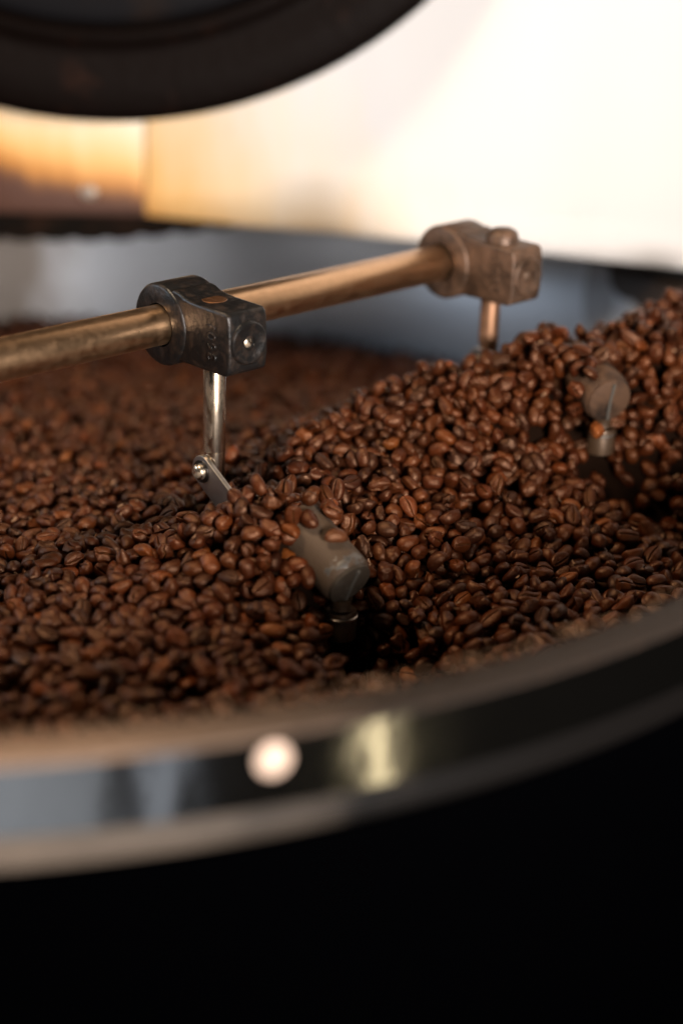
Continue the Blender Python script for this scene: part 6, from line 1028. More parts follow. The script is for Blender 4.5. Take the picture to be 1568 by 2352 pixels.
-595,12464,-1024,-22,-45,-4,2, -450,12460,-1021,-23,-43,-8,4, -1250,12511,-1044,-28,-13,1,4, -1723,12627,-1027,33,36,-12,3, 208,12654,-1048,-15,-39,26,0, -2677,12684,-1057,25,-27,-32,1,
-2358,12731,-1021,27,-41,-9,5, -1445,12704,-1024,40,-25,-1,0, -2425,12792,-1058,-31,9,-38,2, -1384,12769,-1028,7,-5,-35,5, -587,12792,-1034,38,-11,-12,5, -263,12868,-1051,23,-40,19,3,
-1682,12981,-1032,34,-6,7,0, -1650,13089,-1048,-45,16,-16,1, -1989,13255,-1083,26,-42,-4,4, -714,7358,-434,11,-47,-11,3, -432,7528,-332,26,30,-15,4, -529,7700,-384,-3,-12,45,4,
-698,7768,-509,-26,-17,10,2, 1709,7850,-671,-12,26,2,2, 1273,7992,-507,-28,-20,12,3, -103,8586,-283,16,4,47,5, -888,8489,-580,-2,-15,-19,1, 738,8437,11,-38,-32,4,4,
763,8601,33,-42,3,-27,3, -305,8876,-404,44,7,12,4, -300,9026,-471,39,17,-14,0, -542,9011,-522,-5,23,-35,2, -719,9346,-580,15,-2,21,0, -359,9383,-582,-42,25,8,4,
-213,9705,-644,37,21,25,3, -240,9790,-657,-32,23,-26,0, -290,9889,-693,22,-22,28,5, -87,9972,-672,38,-30,8,4, -1822,10089,-711,-20,32,33,3, -1110,10039,-686,37,29,-16,3,
-226,10165,-709,-28,17,25,5, -1380,10260,-697,11,-6,-28,3, -2161,10351,-756,-26,-22,30,3, -1334,10305,-730,-19,-4,-6,2, -2095,10408,-761,-47,-11,1,2, -917,10405,-724,-20,-21,-10,5,
-790,10604,-754,33,35,5,0, -296,10769,-790,24,-38,-16,4, -2066,10866,-815,26,19,36,5, -2222,10949,-825,11,42,-22,5, -159,10937,-821,-47,17,5,0, -1590,11108,-844,20,4,14,0,
-2191,11392,-888,44,13,16,4, 155,11469,-902,16,29,-37,3, -414,11526,-889,-35,-27,20,5, -323,11557,-896,-16,14,-17,3, -1669,11648,-929,6,0,-41,5, -1349,11727,-913,-29,-4,25,5,
-453,11816,-950,33,-12,-9,0, -2384,11912,-986,-1,-25,37,5, -1061,11874,-958,-45,-21,7,5, -2568,12000,-984,27,-32,14,4, -384,11977,-954,-33,-6,-6,4, -251,12002,-988,-43,10,-11,4,
-1869,12079,-976,-41,10,8,3, 824,12098,-972,46,-12,10,0, -2285,12149,-981,-8,-48,5,3, -1278,12167,-975,41,-19,-13,2, -267,12168,-982,16,-13,-43,1, 744,12264,-1005,-10,10,10,1,
-936,12463,-970,41,-23,14,3, -623,12440,-973,21,-5,-26,1, -2422,12494,-994,-46,10,-15,5, -1896,12519,-987,36,-21,-6,0, 41,12505,-1008,-11,19,36,2, 475,12541,-1022,-12,3,-1,1,
-201,12578,-1028,-38,-31,-6,3, -1798,12672,-1012,2,37,-34,5, -693,12660,-1005,-23,-2,-21,1, -738,12769,-1022,-13,-6,33,1, -2745,12822,-1006,-47,1,15,0, -1502,12864,-1022,-33,33,7,4,
-2676,13128,-1054,-37,-12,-29,4, -1707,13254,-1067,-2,-6,-18,1, -1492,13227,-1038,-8,18,11,3, 789,9836,-767,19,8,45,5, 1411,8425,-65,10,28,34,3, 1034,8672,127,-15,43,-14,3,
1351,8393,-144,-3,13,-44,1, 390,7447,-656,2,-2,31,5, 868,9706,-701,-34,23,24,4, -521,7353,-482,-38,-5,32,3, 376,8443,-73,45,-21,7,1, 770,8495,31,-30,-38,-11,1,
1632,8851,286,-32,-34,5,2, 1704,9046,273,-7,-8,-45,0, 1784,8533,64,14,-4,-48,2, -351,7241,-234,-29,-30,-6,2, 1438,9038,153,-12,26,-40,3, -615,7538,-423,18,-14,37,4,
735,8767,20,37,-5,-33,1, 1867,9402,248,16,28,-23,1, -1521,6397,-712,15,47,-10,1, -1429,6398,-695,-24,-6,39,0, 496,6666,-919,-6,1,-49,2, 637,6660,-800,-14,-25,40,2,
209,6891,-1041,-3,29,40,5, -221,7401,-397,-3,5,49,3, 9,7447,-497,-8,8,-49,2, 139,7481,-538,9,-15,46,1, 354,7488,-575,-17,1,-45,3, 65,7560,-467,13,-41,8,5,
458,7548,-543,3,33,25,4, 368,7719,-450,5,12,-34,5, 524,7871,-492,4,-20,40,4, 1825,8162,-727,-37,-27,-11,4, 1972,8045,-803,24,13,-15,5, 1918,8052,-728,14,10,26,3,
1849,8145,-646,-32,27,-24,4, 1788,8247,-475,-42,-27,5,0, 1915,8176,-656,-35,-34,5,0, 1122,8827,54,29,10,20,4, 542,8914,-256,23,41,14,5, 603,8879,-213,-19,26,-37,1,
318,9017,-389,-18,0,11,2, 930,9007,-163,46,-14,-2,0, 1152,8978,-121,-41,0,15,1, 787,9122,-344,33,31,1,5, 917,9161,-318,-10,31,37,2, 1183,9036,-174,8,43,-14,0,
530,9248,-518,-25,-1,13,4, 1115,9190,-315,-21,-8,-22,0, 2080,9153,227,40,-28,-10,0, 1036,9312,-414,-8,-7,-5,4, 2164,9208,221,-4,11,-40,5, 568,9429,-634,-26,-2,6,0,
896,9510,-573,2,-23,-42,3, 2210,9989,21,-26,-5,6,5, 2038,10271,-191,-24,3,36,5, 2229,10201,-105,17,-6,12,5, 2011,10440,-290,27,6,41,2, 2148,10276,-182,40,14,6,3,
1399,10537,-584,29,22,9,4, 1889,10616,-440,-38,-7,10,4, 1367,10624,-642,-27,25,-32,4, 1881,10727,-523,-46,-20,-4,3, 1988,10657,-450,43,10,13,2, 1777,10791,-591,4,-20,-45,2,
1465,10815,-686,5,0,49,5, 1679,10782,-613,4,-24,-37,5, 1976,10830,-565,11,-7,1,1, 1448,10902,-762,-20,-8,4,5, 1651,10940,-707,13,21,-43,2, 1572,10973,-763,-8,-13,-28,0,
1355,11060,-873,-7,-2,49,0, 1645,11081,-797,41,11,0,1, 1472,11197,-912,-22,-6,4,3, 1505,11275,-932,-46,-14,-13,2, -1322,5586,-738,44,-11,-10,3, -1156,5525,-687,-27,-33,13,1,
-1027,5706,-672,4,-35,36,4, -1103,5765,-684,-7,-46,9,4, -772,5811,-683,37,-29,-15,1, -1404,5914,-676,-19,-12,24,2, -1329,6002,-683,18,24,27,1, -682,5981,-661,28,-39,-11,2,
-1411,6080,-656,43,-22,-10,5, -1031,6088,-653,46,7,6,5, 216,6151,-689,-2,5,-20,5, -1414,6172,-675,23,-22,-34,1, -1418,6308,-669,-20,-39,11,3, 930,6359,-703,-6,50,0,5,
-1232,6525,-668,42,-11,-5,5, -1110,6541,-648,1,10,-9,2, 890,6545,-691,-20,-44,9,5, 1004,6529,-700,-31,-1,-15,0, 729,6590,-727,-3,-8,46,4, 450,6726,-946,-43,-7,-5,1,
-38,6781,-843,-20,44,-13,5, 361,6738,-957,17,9,-34,0, 496,6749,-871,-2,47,14,2, 1218,6770,-665,4,41,17,5, -1547,6907,-680,-47,-8,14,3, 302,6847,-1014,-4,13,46,2,
1294,6892,-689,-46,7,-6,1, -1569,6985,-694,-23,6,13,5, -709,6945,-565,5,19,43,3, 120,6893,-1008,-39,28,13,0, 753,7204,-682,6,5,49,5, 1689,7239,-694,5,-5,-49,4,
186,7270,-647,-10,-43,13,0, 520,7214,-671,4,-10,-48,0, -73,7477,-440,4,-42,15,0, 1754,7531,-710,-19,-1,2,4, -58,7539,-426,36,28,-17,5, -352,7656,-365,-49,3,6,4,
-967,7802,-569,6,-39,30,2, 1253,7687,-611,4,-3,49,2, -1821,7943,-693,-7,2,-49,0, -609,7980,-502,-21,-8,6,2, 445,7758,-437,1,4,-37,5, -328,8023,-375,30,38,-3,5,
1069,8009,-414,-40,16,-15,3, 1763,8126,-783,26,-26,-30,3, 2013,8103,-813,-9,23,42,3, -31,8366,-202,-34,-15,15,5, 1806,8098,-698,8,5,-40,2, 1982,8118,-761,23,-43,8,3,
-322,8591,-386,35,-33,4,4, 1871,8177,-589,10,22,32,5, -1997,8586,-693,46,-11,10,0, -1551,8568,-689,-42,-19,-9,5, 1924,8166,-547,-20,-44,5,2, 2105,8356,-308,-19,-5,41,0,
1032,9079,-171,14,-47,-6,1, 579,9195,-434,16,6,36,4, 1111,9052,-176,-22,-13,21,4, 855,9328,-468,49,-3,0,5, 1985,9168,245,-43,2,6,2, 2356,8894,-58,-3,42,-21,0,
2075,9242,246,3,-41,25,4, 2322,9111,104,-14,43,-20,0, 2084,9365,251,8,6,49,1, 2100,9495,240,-7,-9,28,4, 2101,10080,-53,-39,0,-15,3, 2279,10039,-19,3,49,-11,5,
2264,10122,-65,25,32,-28,4, 2022,10384,-247,-20,28,-11,3, 2161,10358,-222,-34,0,-33,2, 2121,10485,-312,-14,20,-43,1, 2051,10510,-343,-30,14,-36,1, 2079,10631,-428,34,-14,3,3,
1626,10840,-652,47,-1,-13,4, 1884,10838,-572,-19,-22,10,5, 2008,10780,-521,-35,-33,3,4, 1947,10884,-603,6,16,-47,0, 1424,11016,-819,25,-14,6,4, 1903,11002,-692,41,-25,2,2,
-1207,5413,-643,5,39,31,4, -1071,5430,-643,20,3,0,5, -857,5398,-631,-1,-46,18,3, -646,5419,-635,-46,14,2,1, -1349,5532,-682,6,6,7,5, -1241,5492,-677,46,-2,5,2,
-900,5507,-632,-3,-30,-40,0, -787,5507,-639,2,-18,-47,1, -671,5493,-637,35,-4,27,4, -279,5534,-643,-29,6,-13,2, -1291,5614,-680,-42,-21,3,2, -1212,5570,-662,-1,-19,-37,5,
-856,5576,-631,-42,20,-15,4, -509,5572,-607,26,-22,-22,1, -403,5606,-632,-37,-33,6,1, -313,5604,-638,-43,-8,2,0, -218,5595,-629,37,-21,-16,1, -1075,5648,-655,30,9,-7,5,
-642,5684,-646,-19,3,-8,2, -552,5662,-629,17,44,8,3, -464,5658,-624,23,31,16,1, -284,5684,-645,48,11,6,5, -167,5669,-631,18,-39,-16,0, -86,5686,-634,36,35,5,1,
-640,5765,-654,-24,-4,-40,2, -544,5758,-635,-19,37,-14,2, -216,5794,-629,35,-32,13,5, -147,5793,-647,5,-5,29,3, -37,5762,-629,-30,-39,-2,1, 69,5794,-634,36,-33,-8,1,
-1357,5859,-641,45,21,-4,5, -477,5828,-647,26,-38,16,4, -389,5860,-649,37,-3,21,2, -175,5877,-645,-1,50,-1,2, -75,5856,-628,-23,25,-32,3, 38,5869,-659,-19,-28,5,5,
326,5873,-647,-21,-45,4,5, 92,5998,-674,-2,-2,-35,3, 301,6029,-657,48,13,3,0, 488,5986,-681,-11,32,-27,0, 562,5996,-654,30,37,14,3, -1486,6002,-667,-2,-5,-50,3,
150,6090,-682,32,-30,-22,0, 265,6096,-667,21,21,5,3, 597,6109,-714,3,45,-14,5, -1506,6128,-659,43,6,8,2, 120,6208,-700,3,48,12,4, 513,6256,-732,-33,-34,-12,4,
-1459,6205,-625,-18,-29,4,2, 563,6341,-756,14,31,-37,5, 643,6294,-704,-3,-6,46,0, 801,6255,-683,25,36,-21,3, -1516,6306,-649,7,-29,-39,3, 620,6383,-729,-39,-4,-14,5,
849,6309,-696,45,-14,14,0, -1521,6395,-644,15,33,29,0, -1454,6399,-625,-40,28,4,0, -998,6401,-614,10,45,-18,1, -890,6384,-599,15,-21,-2,2, -456,6367,-626,12,-43,23,0,
766,6431,-659,-5,-3,-20,4, 918,6430,-642,30,-4,-29,1, 1020,6442,-653,-20,-43,10,5, -1498,6510,-652,4,-50,-1,0, -1387,6485,-647,-5,36,-25,5, 568,6547,-797,5,-10,46,2,
830,6482,-668,39,29,-10,0, 931,6508,-644,13,7,-6,4, 1085,6476,-642,-6,18,38,0, 1183,6480,-648,-41,-21,-9,5, -1331,6586,-643,-1,16,47,4, -459,6516,-602,-4,-1,49,3,
629,6573,-769,12,21,19,5, 923,6598,-662,-41,28,-5,0, 1249,6570,-639,39,-25,1,5, -859,6613,-583,0,0,-50,4, 976,6666,-670,20,-41,-5,3, 1105,6642,-651,4,3,-2,4,
-1577,6723,-632,42,1,21,2, -829,6728,-578,15,-42,-6,4, 1291,6743,-642,-15,15,32,4, 1377,6745,-642,-1,10,46,2, 1473,6753,-644,2,45,-21,1, -787,6791,-562,38,-29,1,5,
1510,6848,-652,-4,-8,-46,3, 1357,6920,-640,44,18,-10,1, 1617,6918,-640,-3,2,-8,3, 1725,6908,-676,4,9,-3,0, -1611,7027,-668,8,-26,-42,1, -1359,7007,-646,-1,-28,-41,2,
1560,6999,-660,-3,0,-41,2, 1652,7013,-671,48,-13,2,5, 1584,7104,-684,47,-5,-2,5, -1621,7173,-650,-11,8,48,2, 1635,7211,-650,38,-30,-7,5, -977,7302,-567,-44,23,6,3,
964,7232,-622,-8,0,-33,0, 1665,7294,-661,18,-5,-1,1, -1697,7379,-634,-3,-8,-38,1, -1615,7350,-648,6,-46,-18,0, -1302,7376,-613,15,-47,-2,3, -1112,7366,-572,13,-6,-48,5,
-1762,7440,-664,4,14,-47,0, -933,7429,-548,7,4,32,1, -8,7374,-487,12,47,11,1, 1714,7451,-661,37,21,0,1, -1788,7545,-666,-45,-9,-4,4, -1691,7541,-637,13,7,37,1,
-124,7514,-378,9,49,1,5, 932,7492,-614,-5,-13,44,2, 1686,7580,-673,-48,-3,13,2, 1820,7578,-711,15,41,17,2, -1770,7628,-680,-13,-13,45,0, -190,7593,-334,-17,16,-3,2,
-1381,7735,-612,-4,-10,-8,1, -1760,7773,-646,-6,-32,3,4, -1631,7846,-672,30,37,6,3, -1009,7856,-543,21,32,-25,2, -618,7857,-502,8,-26,30,2, -391,7776,-400,-40,-17,21,0,
-1771,7878,-673,-39,27,-15,2, -1849,7988,-646,-8,5,15,2, -1751,7954,-646,-19,-14,43,5, -997,7996,-560,23,-27,34,5, -1789,8078,-655,26,36,20,5, -1037,8056,-567,6,-13,42,2,
-265,8086,-288,-17,8,-6,0, -1840,8193,-649,3,-10,-42,5, -1741,8161,-672,-12,3,10,5, -687,8214,-498,-30,25,-24,5, -727,8305,-509,1,26,42,4, -1946,8388,-666,-35,-31,2,3,
-881,8362,-619,-34,-31,2,0, -740,8372,-548,46,11,-8,4, -303,8467,-346,-9,-32,36,1, 1880,8113,-695,29,41,-5,3, -1865,8431,-658,36,-8,18,4, -231,8573,-345,-11,46,13,2,
515,8448,-24,37,-31,-7,4, 1818,7698,-686,26,20,12,3, -640,8587,-537,21,35,-16,2, -306,8692,-369,22,-26,-37,5, -162,8752,-362,10,24,6,1, 1816,8224,-537,-42,-20,19,2,
-1959,8701,-637,17,17,14,1, -2043,8840,-669,-39,-28,3,0, -1930,8903,-640,16,-32,-33,1, -1313,8903,-662,18,-28,-37,4, -32,9075,-418,28,-30,29,1, -1961,8979,-650,-8,9,28,2,
857,9115,-295,-47,15,-7,4, 1822,8916,252,-43,17,-5,0, -2063,9090,-635,4,47,16,3, -1519,9090,-639,1,-50,-4,5, 1978,9010,269,-47,-16,-2,3, -1989,9117,-650,5,3,-30,4,
-2167,9254,-660,-3,-5,-17,4, -2022,9243,-652,10,-28,-20,1, -1314,9273,-648,-48,2,0,3, -694,9288,-625,16,7,-47,4, -618,9261,-636,-40,-25,14,0, 1597,9429,100,-15,-33,30,4,
-2089,9322,-660,-22,2,-10,4, -1885,9375,-653,-13,3,-33,0, 1566,9612,-7,10,-42,-2,1, 2424,9346,174,20,28,26,2, -2133,9445,-671,-47,-9,12,1, -1711,9445,-654,-6,43,-21,4,
-2074,9519,-681,24,12,-42,4, 1405,9917,-191,-39,-21,-20,1, -2105,9726,-680,7,-6,40,2, -760,9710,-662,27,25,30,4, -159,9725,-658,-22,36,-9,0, -2221,9811,-714,36,-16,29,2,
1264,10197,-296,34,-10,-7,2, -1703,9873,-701,-16,20,42,0, -758,9862,-687,0,-18,4,3, -2246,9979,-741,-13,13,-45,2, -499,9984,-705,-35,34,-9,1, 2081,10208,-136,1,0,-44,0,
-1977,10050,-723,49,-3,-8,5, -225,10102,-720,-10,-8,2,2, 2085,10329,-211,-8,-40,19,3, 2142,10181,-118,31,-37,-2,3, -2360,10153,-757,-33,9,30,4, -1803,10173,-726,30,-35,-6,4,
-2351,10366,-756,-5,13,43,4, -2237,10395,-766,-26,8,-21,3, 1984,10592,-408,23,-1,7,0, -2334,10442,-769,-4,-41,-27,0, -871,10453,-752,-45,9,-4,1, 1924,10693,-484,-6,-45,-13,3,
-2236,10522,-774,-17,-41,-20,1, -750,10653,-791,-33,34,-9,0, -2364,10740,-812,0,15,-40,1, -2420,10810,-811,-34,25,-17,2, -951,10815,-816,-5,14,-43,1, -2561,10857,-855,-35,-33,-11,3,
-594,11069,-846,-30,-28,-22,2, -1868,11155,-868,17,44,16,3, -2709,11255,-931,14,-34,30,0, -2665,11339,-923,-9,-48,-8,1, -2865,11512,-996,31,39,8,5, -2590,11662,-934,-5,1,17,0,
1214,11774,-943,-11,22,-21,1, -2569,11805,-968,7,-43,-25,4, -2785,11856,-982,18,39,24,3, -2838,11944,-1007,-8,-48,-11,5, -2675,11928,-990,-48,-10,-9,2, -1300,11929,-985,11,-35,11,3,
-2824,12015,-1017,-34,22,-2,4, -1936,12023,-984,-34,35,-10,2, -2945,12139,-1032,38,-8,-6,3, -1001,12111,-979,39,-26,10,4, -923,12193,-985,29,-36,10,1, -2763,12372,-1027,-14,19,24,3,
-2714,12550,-1030,-9,39,26,2, -1456,12538,-1032,-27,-24,29,1, -2883,12643,-1068,43,22,8,0, -3152,13018,-1136,8,-16,-44,5, -2977,13077,-1089,4,48,-11,1, -1210,5342,-634,-20,5,-45,0,
-1014,5389,-611,-20,24,37,0, -914,5368,-582,21,42,-15,5, -766,5395,-598,11,43,18,5, -687,5389,-584,-36,-34,1,5, -558,5391,-595,21,1,2,1, -1163,5430,-590,-13,-17,-45,1,
-968,5459,-594,-10,-17,13,1, -845,5458,-598,-46,-6,1,2, -730,5475,-593,-48,8,-1,5, -605,5459,-588,25,0,-21,5, -524,5468,-610,-25,-43,-3,2, -428,5441,-573,2,44,-20,5,
-1122,5540,-597,10,-42,25,2, -996,5538,-618,-16,-22,-36,2, -911,5556,-589,-2,50,-3,1, -784,5543,-585,12,-48,2,5, -697,5561,-588,38,4,-25,3, -601,5558,-619,48,0,4,0,
-365,5530,-589,41,25,4,5, -278,5576,-582,-11,29,-36,2, -1317,5663,-634,30,-4,15,4, -694,5642,-604,25,41,-11,1, -601,5627,-596,45,15,12,4, -414,5671,-583,28,-32,-22,3,
-202,5637,-561,3,46,-17,2, -127,5636,-591,35,-36,-3,0, -21,5663,-591,-11,3,23,1, -1354,5749,-621,21,4,-10,5, -449,5740,-599,20,11,-44,2, -354,5734,-605,-6,30,-39,2,
-206,5716,-599,9,-40,-25,4, -113,5768,-596,-31,-24,-2,4, 55,5714,-600,1,-12,46,2, 146,5741,-607,12,15,46,2, 227,5736,-613,-27,-36,-10,2, -122,5844,-577,26,6,-42,3,
118,5815,-591,8,-25,-36,3, 208,5843,-607,30,-32,-16,4, 287,5843,-596,4,0,-43,0, 395,5864,-610,8,-48,12,3, 51,5948,-631,39,-24,8,0, 157,5939,-629,-43,23,7,4,
341,5953,-630,17,-12,-5,1, 443,5952,-626,25,15,28,1, 509,5929,-641,-15,45,-8,5, -1459,5929,-630,2,28,32,4, 106,6055,-637,39,-27,-3,3, 201,6050,-644,-25,-5,-34,3,
400,6073,-644,0,-2,21,2, 477,6069,-666,-39,-3,28,3, 542,6096,-660,22,-42,-7,4, 293,6188,-706,31,-16,36,5, 345,6189,-662,-20,6,-34,2, 404,6214,-697,-46,-13,-15,2,
533,6187,-686,-15,-28,24,0, 692,6145,-656,-6,-9,-22,5, 765,6145,-627,32,26,-24,1, 497,6331,-739,-34,-24,-27,0, 594,6247,-681,43,-11,16,5, 685,6230,-663,44,15,18,2,
665,6312,-649,1,7,-7,5, 770,6305,-660,-10,40,-27,0, 922,6310,-637,9,-28,-30,1, 1038,6253,-606,10,-14,46,5, -1462,6329,-592,-21,-39,6,1, 646,6423,-676,44,18,-9,0,
860,6364,-653,-46,-11,-3,2, 990,6374,-634,-49,6,-8,3, 1103,6370,-589,11,1,43,4, -1557,6459,-607,1,19,-45,1, 1037,6444,-598,-42,25,9,5, 1149,6448,-593,20,-15,-30,1,
-1497,6534,-593,-7,-48,-12,0, 999,6561,-626,-31,33,4,2, 1096,6533,-620,-28,6,1,5, 1199,6543,-594,10,45,-2,5, 1312,6521,-605,-47,1,14,5, 1070,6598,-602,7,22,44,4,
1282,6610,-603,-3,6,47,4, 1385,6582,-610,1,47,-10,4, 1354,6683,-610,25,19,36,2, 1447,6702,-605,15,16,44,1, 1561,6715,-624,-2,17,47,2, -1561,6808,-624,-36,17,9,5,
1469,6805,-596,-36,25,-18,1, -1619,6913,-625,-15,10,-41,1, 1424,6880,-625,-8,-39,-29,4, 1569,6868,-622,46,-16,-10,4, -1687,6994,-621,0,40,-29,5, 1458,6939,-617,43,-2,11,4,
1722,6965,-631,-12,44,-20,1, -1637,7051,-609,-21,-6,-3,2, 1578,7062,-622,-3,-31,38,5, 1694,7062,-629,-45,7,-14,2, -1651,7130,-598,45,19,5,5, 1615,7127,-631,-7,15,45,5,
2,7211,-422,23,-6,14,5, 1674,7226,-610,43,17,-19,5, 1766,7266,-624,6,-1,-49,5, -1675,7264,-634,16,-39,-22,1, 1714,7340,-625,48,10,-10,3, -1691,7454,-601,-43,8,-21,0,
61,7219,-542,33,-3,16,1, 1831,7478,-676,-22,17,-18,4, 1722,7525,-647,9,-48,3,5, -1717,7623,-618,26,-37,19,0, 1760,7612,-661,8,24,40,5, -1764,7703,-664,-6,36,26,4,
1744,7679,-700,-11,-44,14,3, 1866,7782,-715,44,-14,13,0, -1835,7731,-647,10,-11,-43,5, -1864,7892,-646,38,-7,-13,4, -583,7853,-441,7,-46,1,0, -1800,7924,-629,1,42,24,3,
-1845,8062,-617,32,34,-17,1, -1777,8004,-608,-23,42,-9,5, -920,8081,-590,48,7,11,1, -1912,8133,-631,31,-9,8,0, -649,8215,-418,19,-38,14,1, 1760,8038,-748,24,42,-3,2,
-671,8288,-454,44,20,-3,2, 1849,8059,-746,5,4,-45,4, -1848,8291,-627,6,-48,-14,3, -698,8364,-493,7,15,47,1, -573,8406,-448,26,14,-3,1, -190,8428,-305,34,-11,-22,1,
1757,7893,-708,-24,-25,34,0, -2019,8474,-658,-4,41,-21,3, -1901,8482,-639,-9,45,-19,1, -701,8514,-506,8,33,10,2, 16,8718,-243,20,-44,-9,3, -1918,8581,-643,-4,-49,2,3,
-644,8653,-505,-5,-50,4,1, -280,8789,-391,11,18,12,0, -29,8823,-310,1,-10,-14,5, 1772,7740,-662,37,20,0,1, 1990,8096,-700,-22,-44,0,3, -1685,8661,-626,-1,48,13,4,
-1980,8755,-599,-13,11,23,1, -762,8793,-578,25,3,-18,2, -676,8823,-533,31,-37,-14,0, 179,9090,-316,-19,-46,-7,5, 1886,8229,-463,-13,-1,3,2, -1995,8851,-612,-30,24,-7,1,
5,9153,-409,2,47,-4,4, 156,9148,-358,46,-9,-15,1, -2051,8937,-647,-11,39,-29,1, -736,8981,-554,-25,-1,-32,4, -194,9148,-478,-9,-21,31,2, -48,9203,-453,32,12,-2,2,
-1996,9037,-623,-18,45,10,4, -1718,9009,-638,-32,-33,-17,2, -716,9068,-571,-30,16,-37,4, -426,9125,-529,2,-1,-41,1, -329,9168,-513,-43,-25,-5,4, 106,9391,-464,-27,-4,19,0,
2157,8649,-85,-7,-2,23,3, -2053,9148,-613,31,32,-16,4, -533,9159,-578,28,41,8,5, -211,9222,-506,18,1,-13,0, 2032,9096,246,-4,22,36,2, -2094,9241,-641,28,22,30,3,
-196,9305,-518,-10,-8,35,4, 2043,9184,292,-20,-40,17,0, -2182,9322,-639,-7,37,33,3, -804,9332,-625,12,-9,4,3, -239,9363,-563,-47,-13,-3,5, 39,9472,-527,-9,42,-12,1,
1524,9503,25,-20,-36,13,0, -2094,9386,-649,-20,-15,-40,1, -820,9401,-614,-11,43,21,3, -696,9459,-617,-31,-30,6,2, -176,9473,-571,-45,-20,-6,5, -2113,9492,-629,-21,5,-13,4,
-764,9453,-629,-28,0,36,3, -140,9555,-569,-28,11,34,3, -2206,9618,-647,36,33,-10,0, -2100,9574,-640,46,17,8,0, -763,9578,-645,36,-5,-17,1, -669,9583,-631,-36,12,-8,2,
-15,9650,-592,41,25,-5,2, 125,9694,-572,12,-3,47,1, 1009,9832,-315,-38,28,15,5, 1331,9940,-201,23,-16,-41,2, 1664,9807,-20,30,-22,29,2, 1833,9838,41,-5,28,-13,0,
-803,9679,-617,-6,-5,43,5, -389,9727,-638,3,40,19,3, -297,9714,-653,8,0,-41,2, -10,9727,-625,36,16,-13,3, 162,9810,-602,-13,-45,9,2, 2319,9942,68,-20,-36,-5,2,
-833,9774,-634,-25,-41,-8,3, -43,9791,-620,21,13,29,3, 231,9855,-586,-38,-30,-9,5, 312,9844,-600,41,-27,5,4, 968,10041,-387,-12,-17,41,0, -2270,9874,-700,44,-23,2,3,
25,9868,-658,-29,-5,-35,4, 104,9912,-638,-35,10,4,0, 225,9900,-624,-29,-38,-13,0, 1563,10249,-209,-26,-2,41,2, 1618,10306,-230,-34,0,30,0, 2292,10018,51,24,-28,-30,4,
-846,9959,-677,-22,44,-6,4, -760,9928,-670,11,21,-44,0, -21,9931,-661,15,-35,-24,0, 60,9969,-648,-3,-34,36,5, 682,10047,-566,9,-25,38,0, 1094,10288,-434,36,31,-1,5,
-805,10057,-680,-20,7,26,0, -9,10030,-669,-38,-30,-2,0, 100,10070,-649,31,38,-2,3, 172,10073,-661,16,-22,-32,0, 679,10156,-560,22,-35,-3,2, 1180,10365,-409,-33,25,-11,1,
53,10170,-669,37,-25,-18,3, 159,10167,-663,-7,-9,46,2, 277,10160,-647,2,-25,-10,2, 332,10115,-665,-44,14,-18,3, -2392,10226,-744,-24,35,1,4, -873,10238,-708,-26,34,1,5,
230,10187,-701,-40,17,24,5, 271,10259,-678,-10,-24,22,5, 391,10241,-685,45,0,-2,3, 570,10253,-667,13,-33,30,3, 626,10280,-629,40,-26,5,1, -2393,10300,-747,-3,-23,28,3,
-838,10316,-717,17,-45,-7,3, 173,10336,-702,-4,-35,-34,0, 261,10365,-706,-16,-12,36,5, 351,10335,-696,48,-14,6,3, 499,10362,-663,36,34,4,2, 583,10427,-667,-14,24,-21,1,
-2316,10402,-718,47,6,-15,4, -803,10417,-710,22,9,15,4, 136,10427,-732,41,-5,14,5, 225,10456,-692,-12,-48,-1,0, 401,10389,-705,-13,-3,-25,3, 482,10449,-706,3,20,-5,1,
-2455,10454,-775,-12,48,-1,0, -2264,10472,-741,20,19,-23,2, -837,10524,-746,-42,23,15,0, 399,10487,-729,27,-32,-19,5, 536,10540,-719,5,-28,38,0, 786,10570,-667,24,0,-15,0,
4,10613,-736,0,2,27,0, 91,10610,-751,-7,-47,8,3, 180,10598,-747,24,38,12,5, 349,10590,-733,18,-44,7,1, 432,10611,-744,34,-37,0,1, 572,10627,-724,-17,12,-1,1,
-2308,10713,-785,-18,34,-23,2, 170,10698,-763,22,44,-11,5, 286,10695,-765,9,-25,30,2, 369,10712,-741,-10,46,17,2, 460,10744,-764,-17,20,-24,2, 652,10718,-740,-41,-15,13,0,
-2599,10777,-841,33,28,-23,4, -2528,10736,-815,18,-26,36,3, -2363,10799,-756,-49,0,-2,4, -876,10812,-766,-20,-31,33,1, 118,10769,-784,-9,-8,30,3, 222,10778,-766,-1,-50,1,3,
461,10824,-773,4,8,-49,5, 588,10794,-763,13,-21,-44,1, 709,10810,-744,11,4,-7,1, 866,10864,-740,-24,-10,-43,1, -2511,10798,-837,-45,9,-1,0, -920,10905,-801,-5,48,-10,1,
448,10897,-786,-26,37,20,2, 553,10920,-773,45,18,13,1, 616,10872,-757,-13,-10,42,2, -2560,10952,-823,-2,22,42,0, -356,10935,-827,-33,-34,11,1, 345,10946,-808,34,5,0,3,
506,10968,-801,9,28,10,5, 792,10969,-774,-31,35,4,2, 1169,11095,-727,16,4,39,3, -2518,11002,-851,-35,-31,-15,0, -2412,11073,-824,21,-45,6,4, 316,11063,-818,22,-7,-31,5,
674,11073,-800,-27,39,-16,4, 776,11065,-778,5,11,31,0, 855,11079,-787,-43,23,-9,0, 1119,11126,-772,23,-37,22,0, -2465,11098,-863,2,3,-3,5, -1877,11088,-854,-41,8,-20,4,
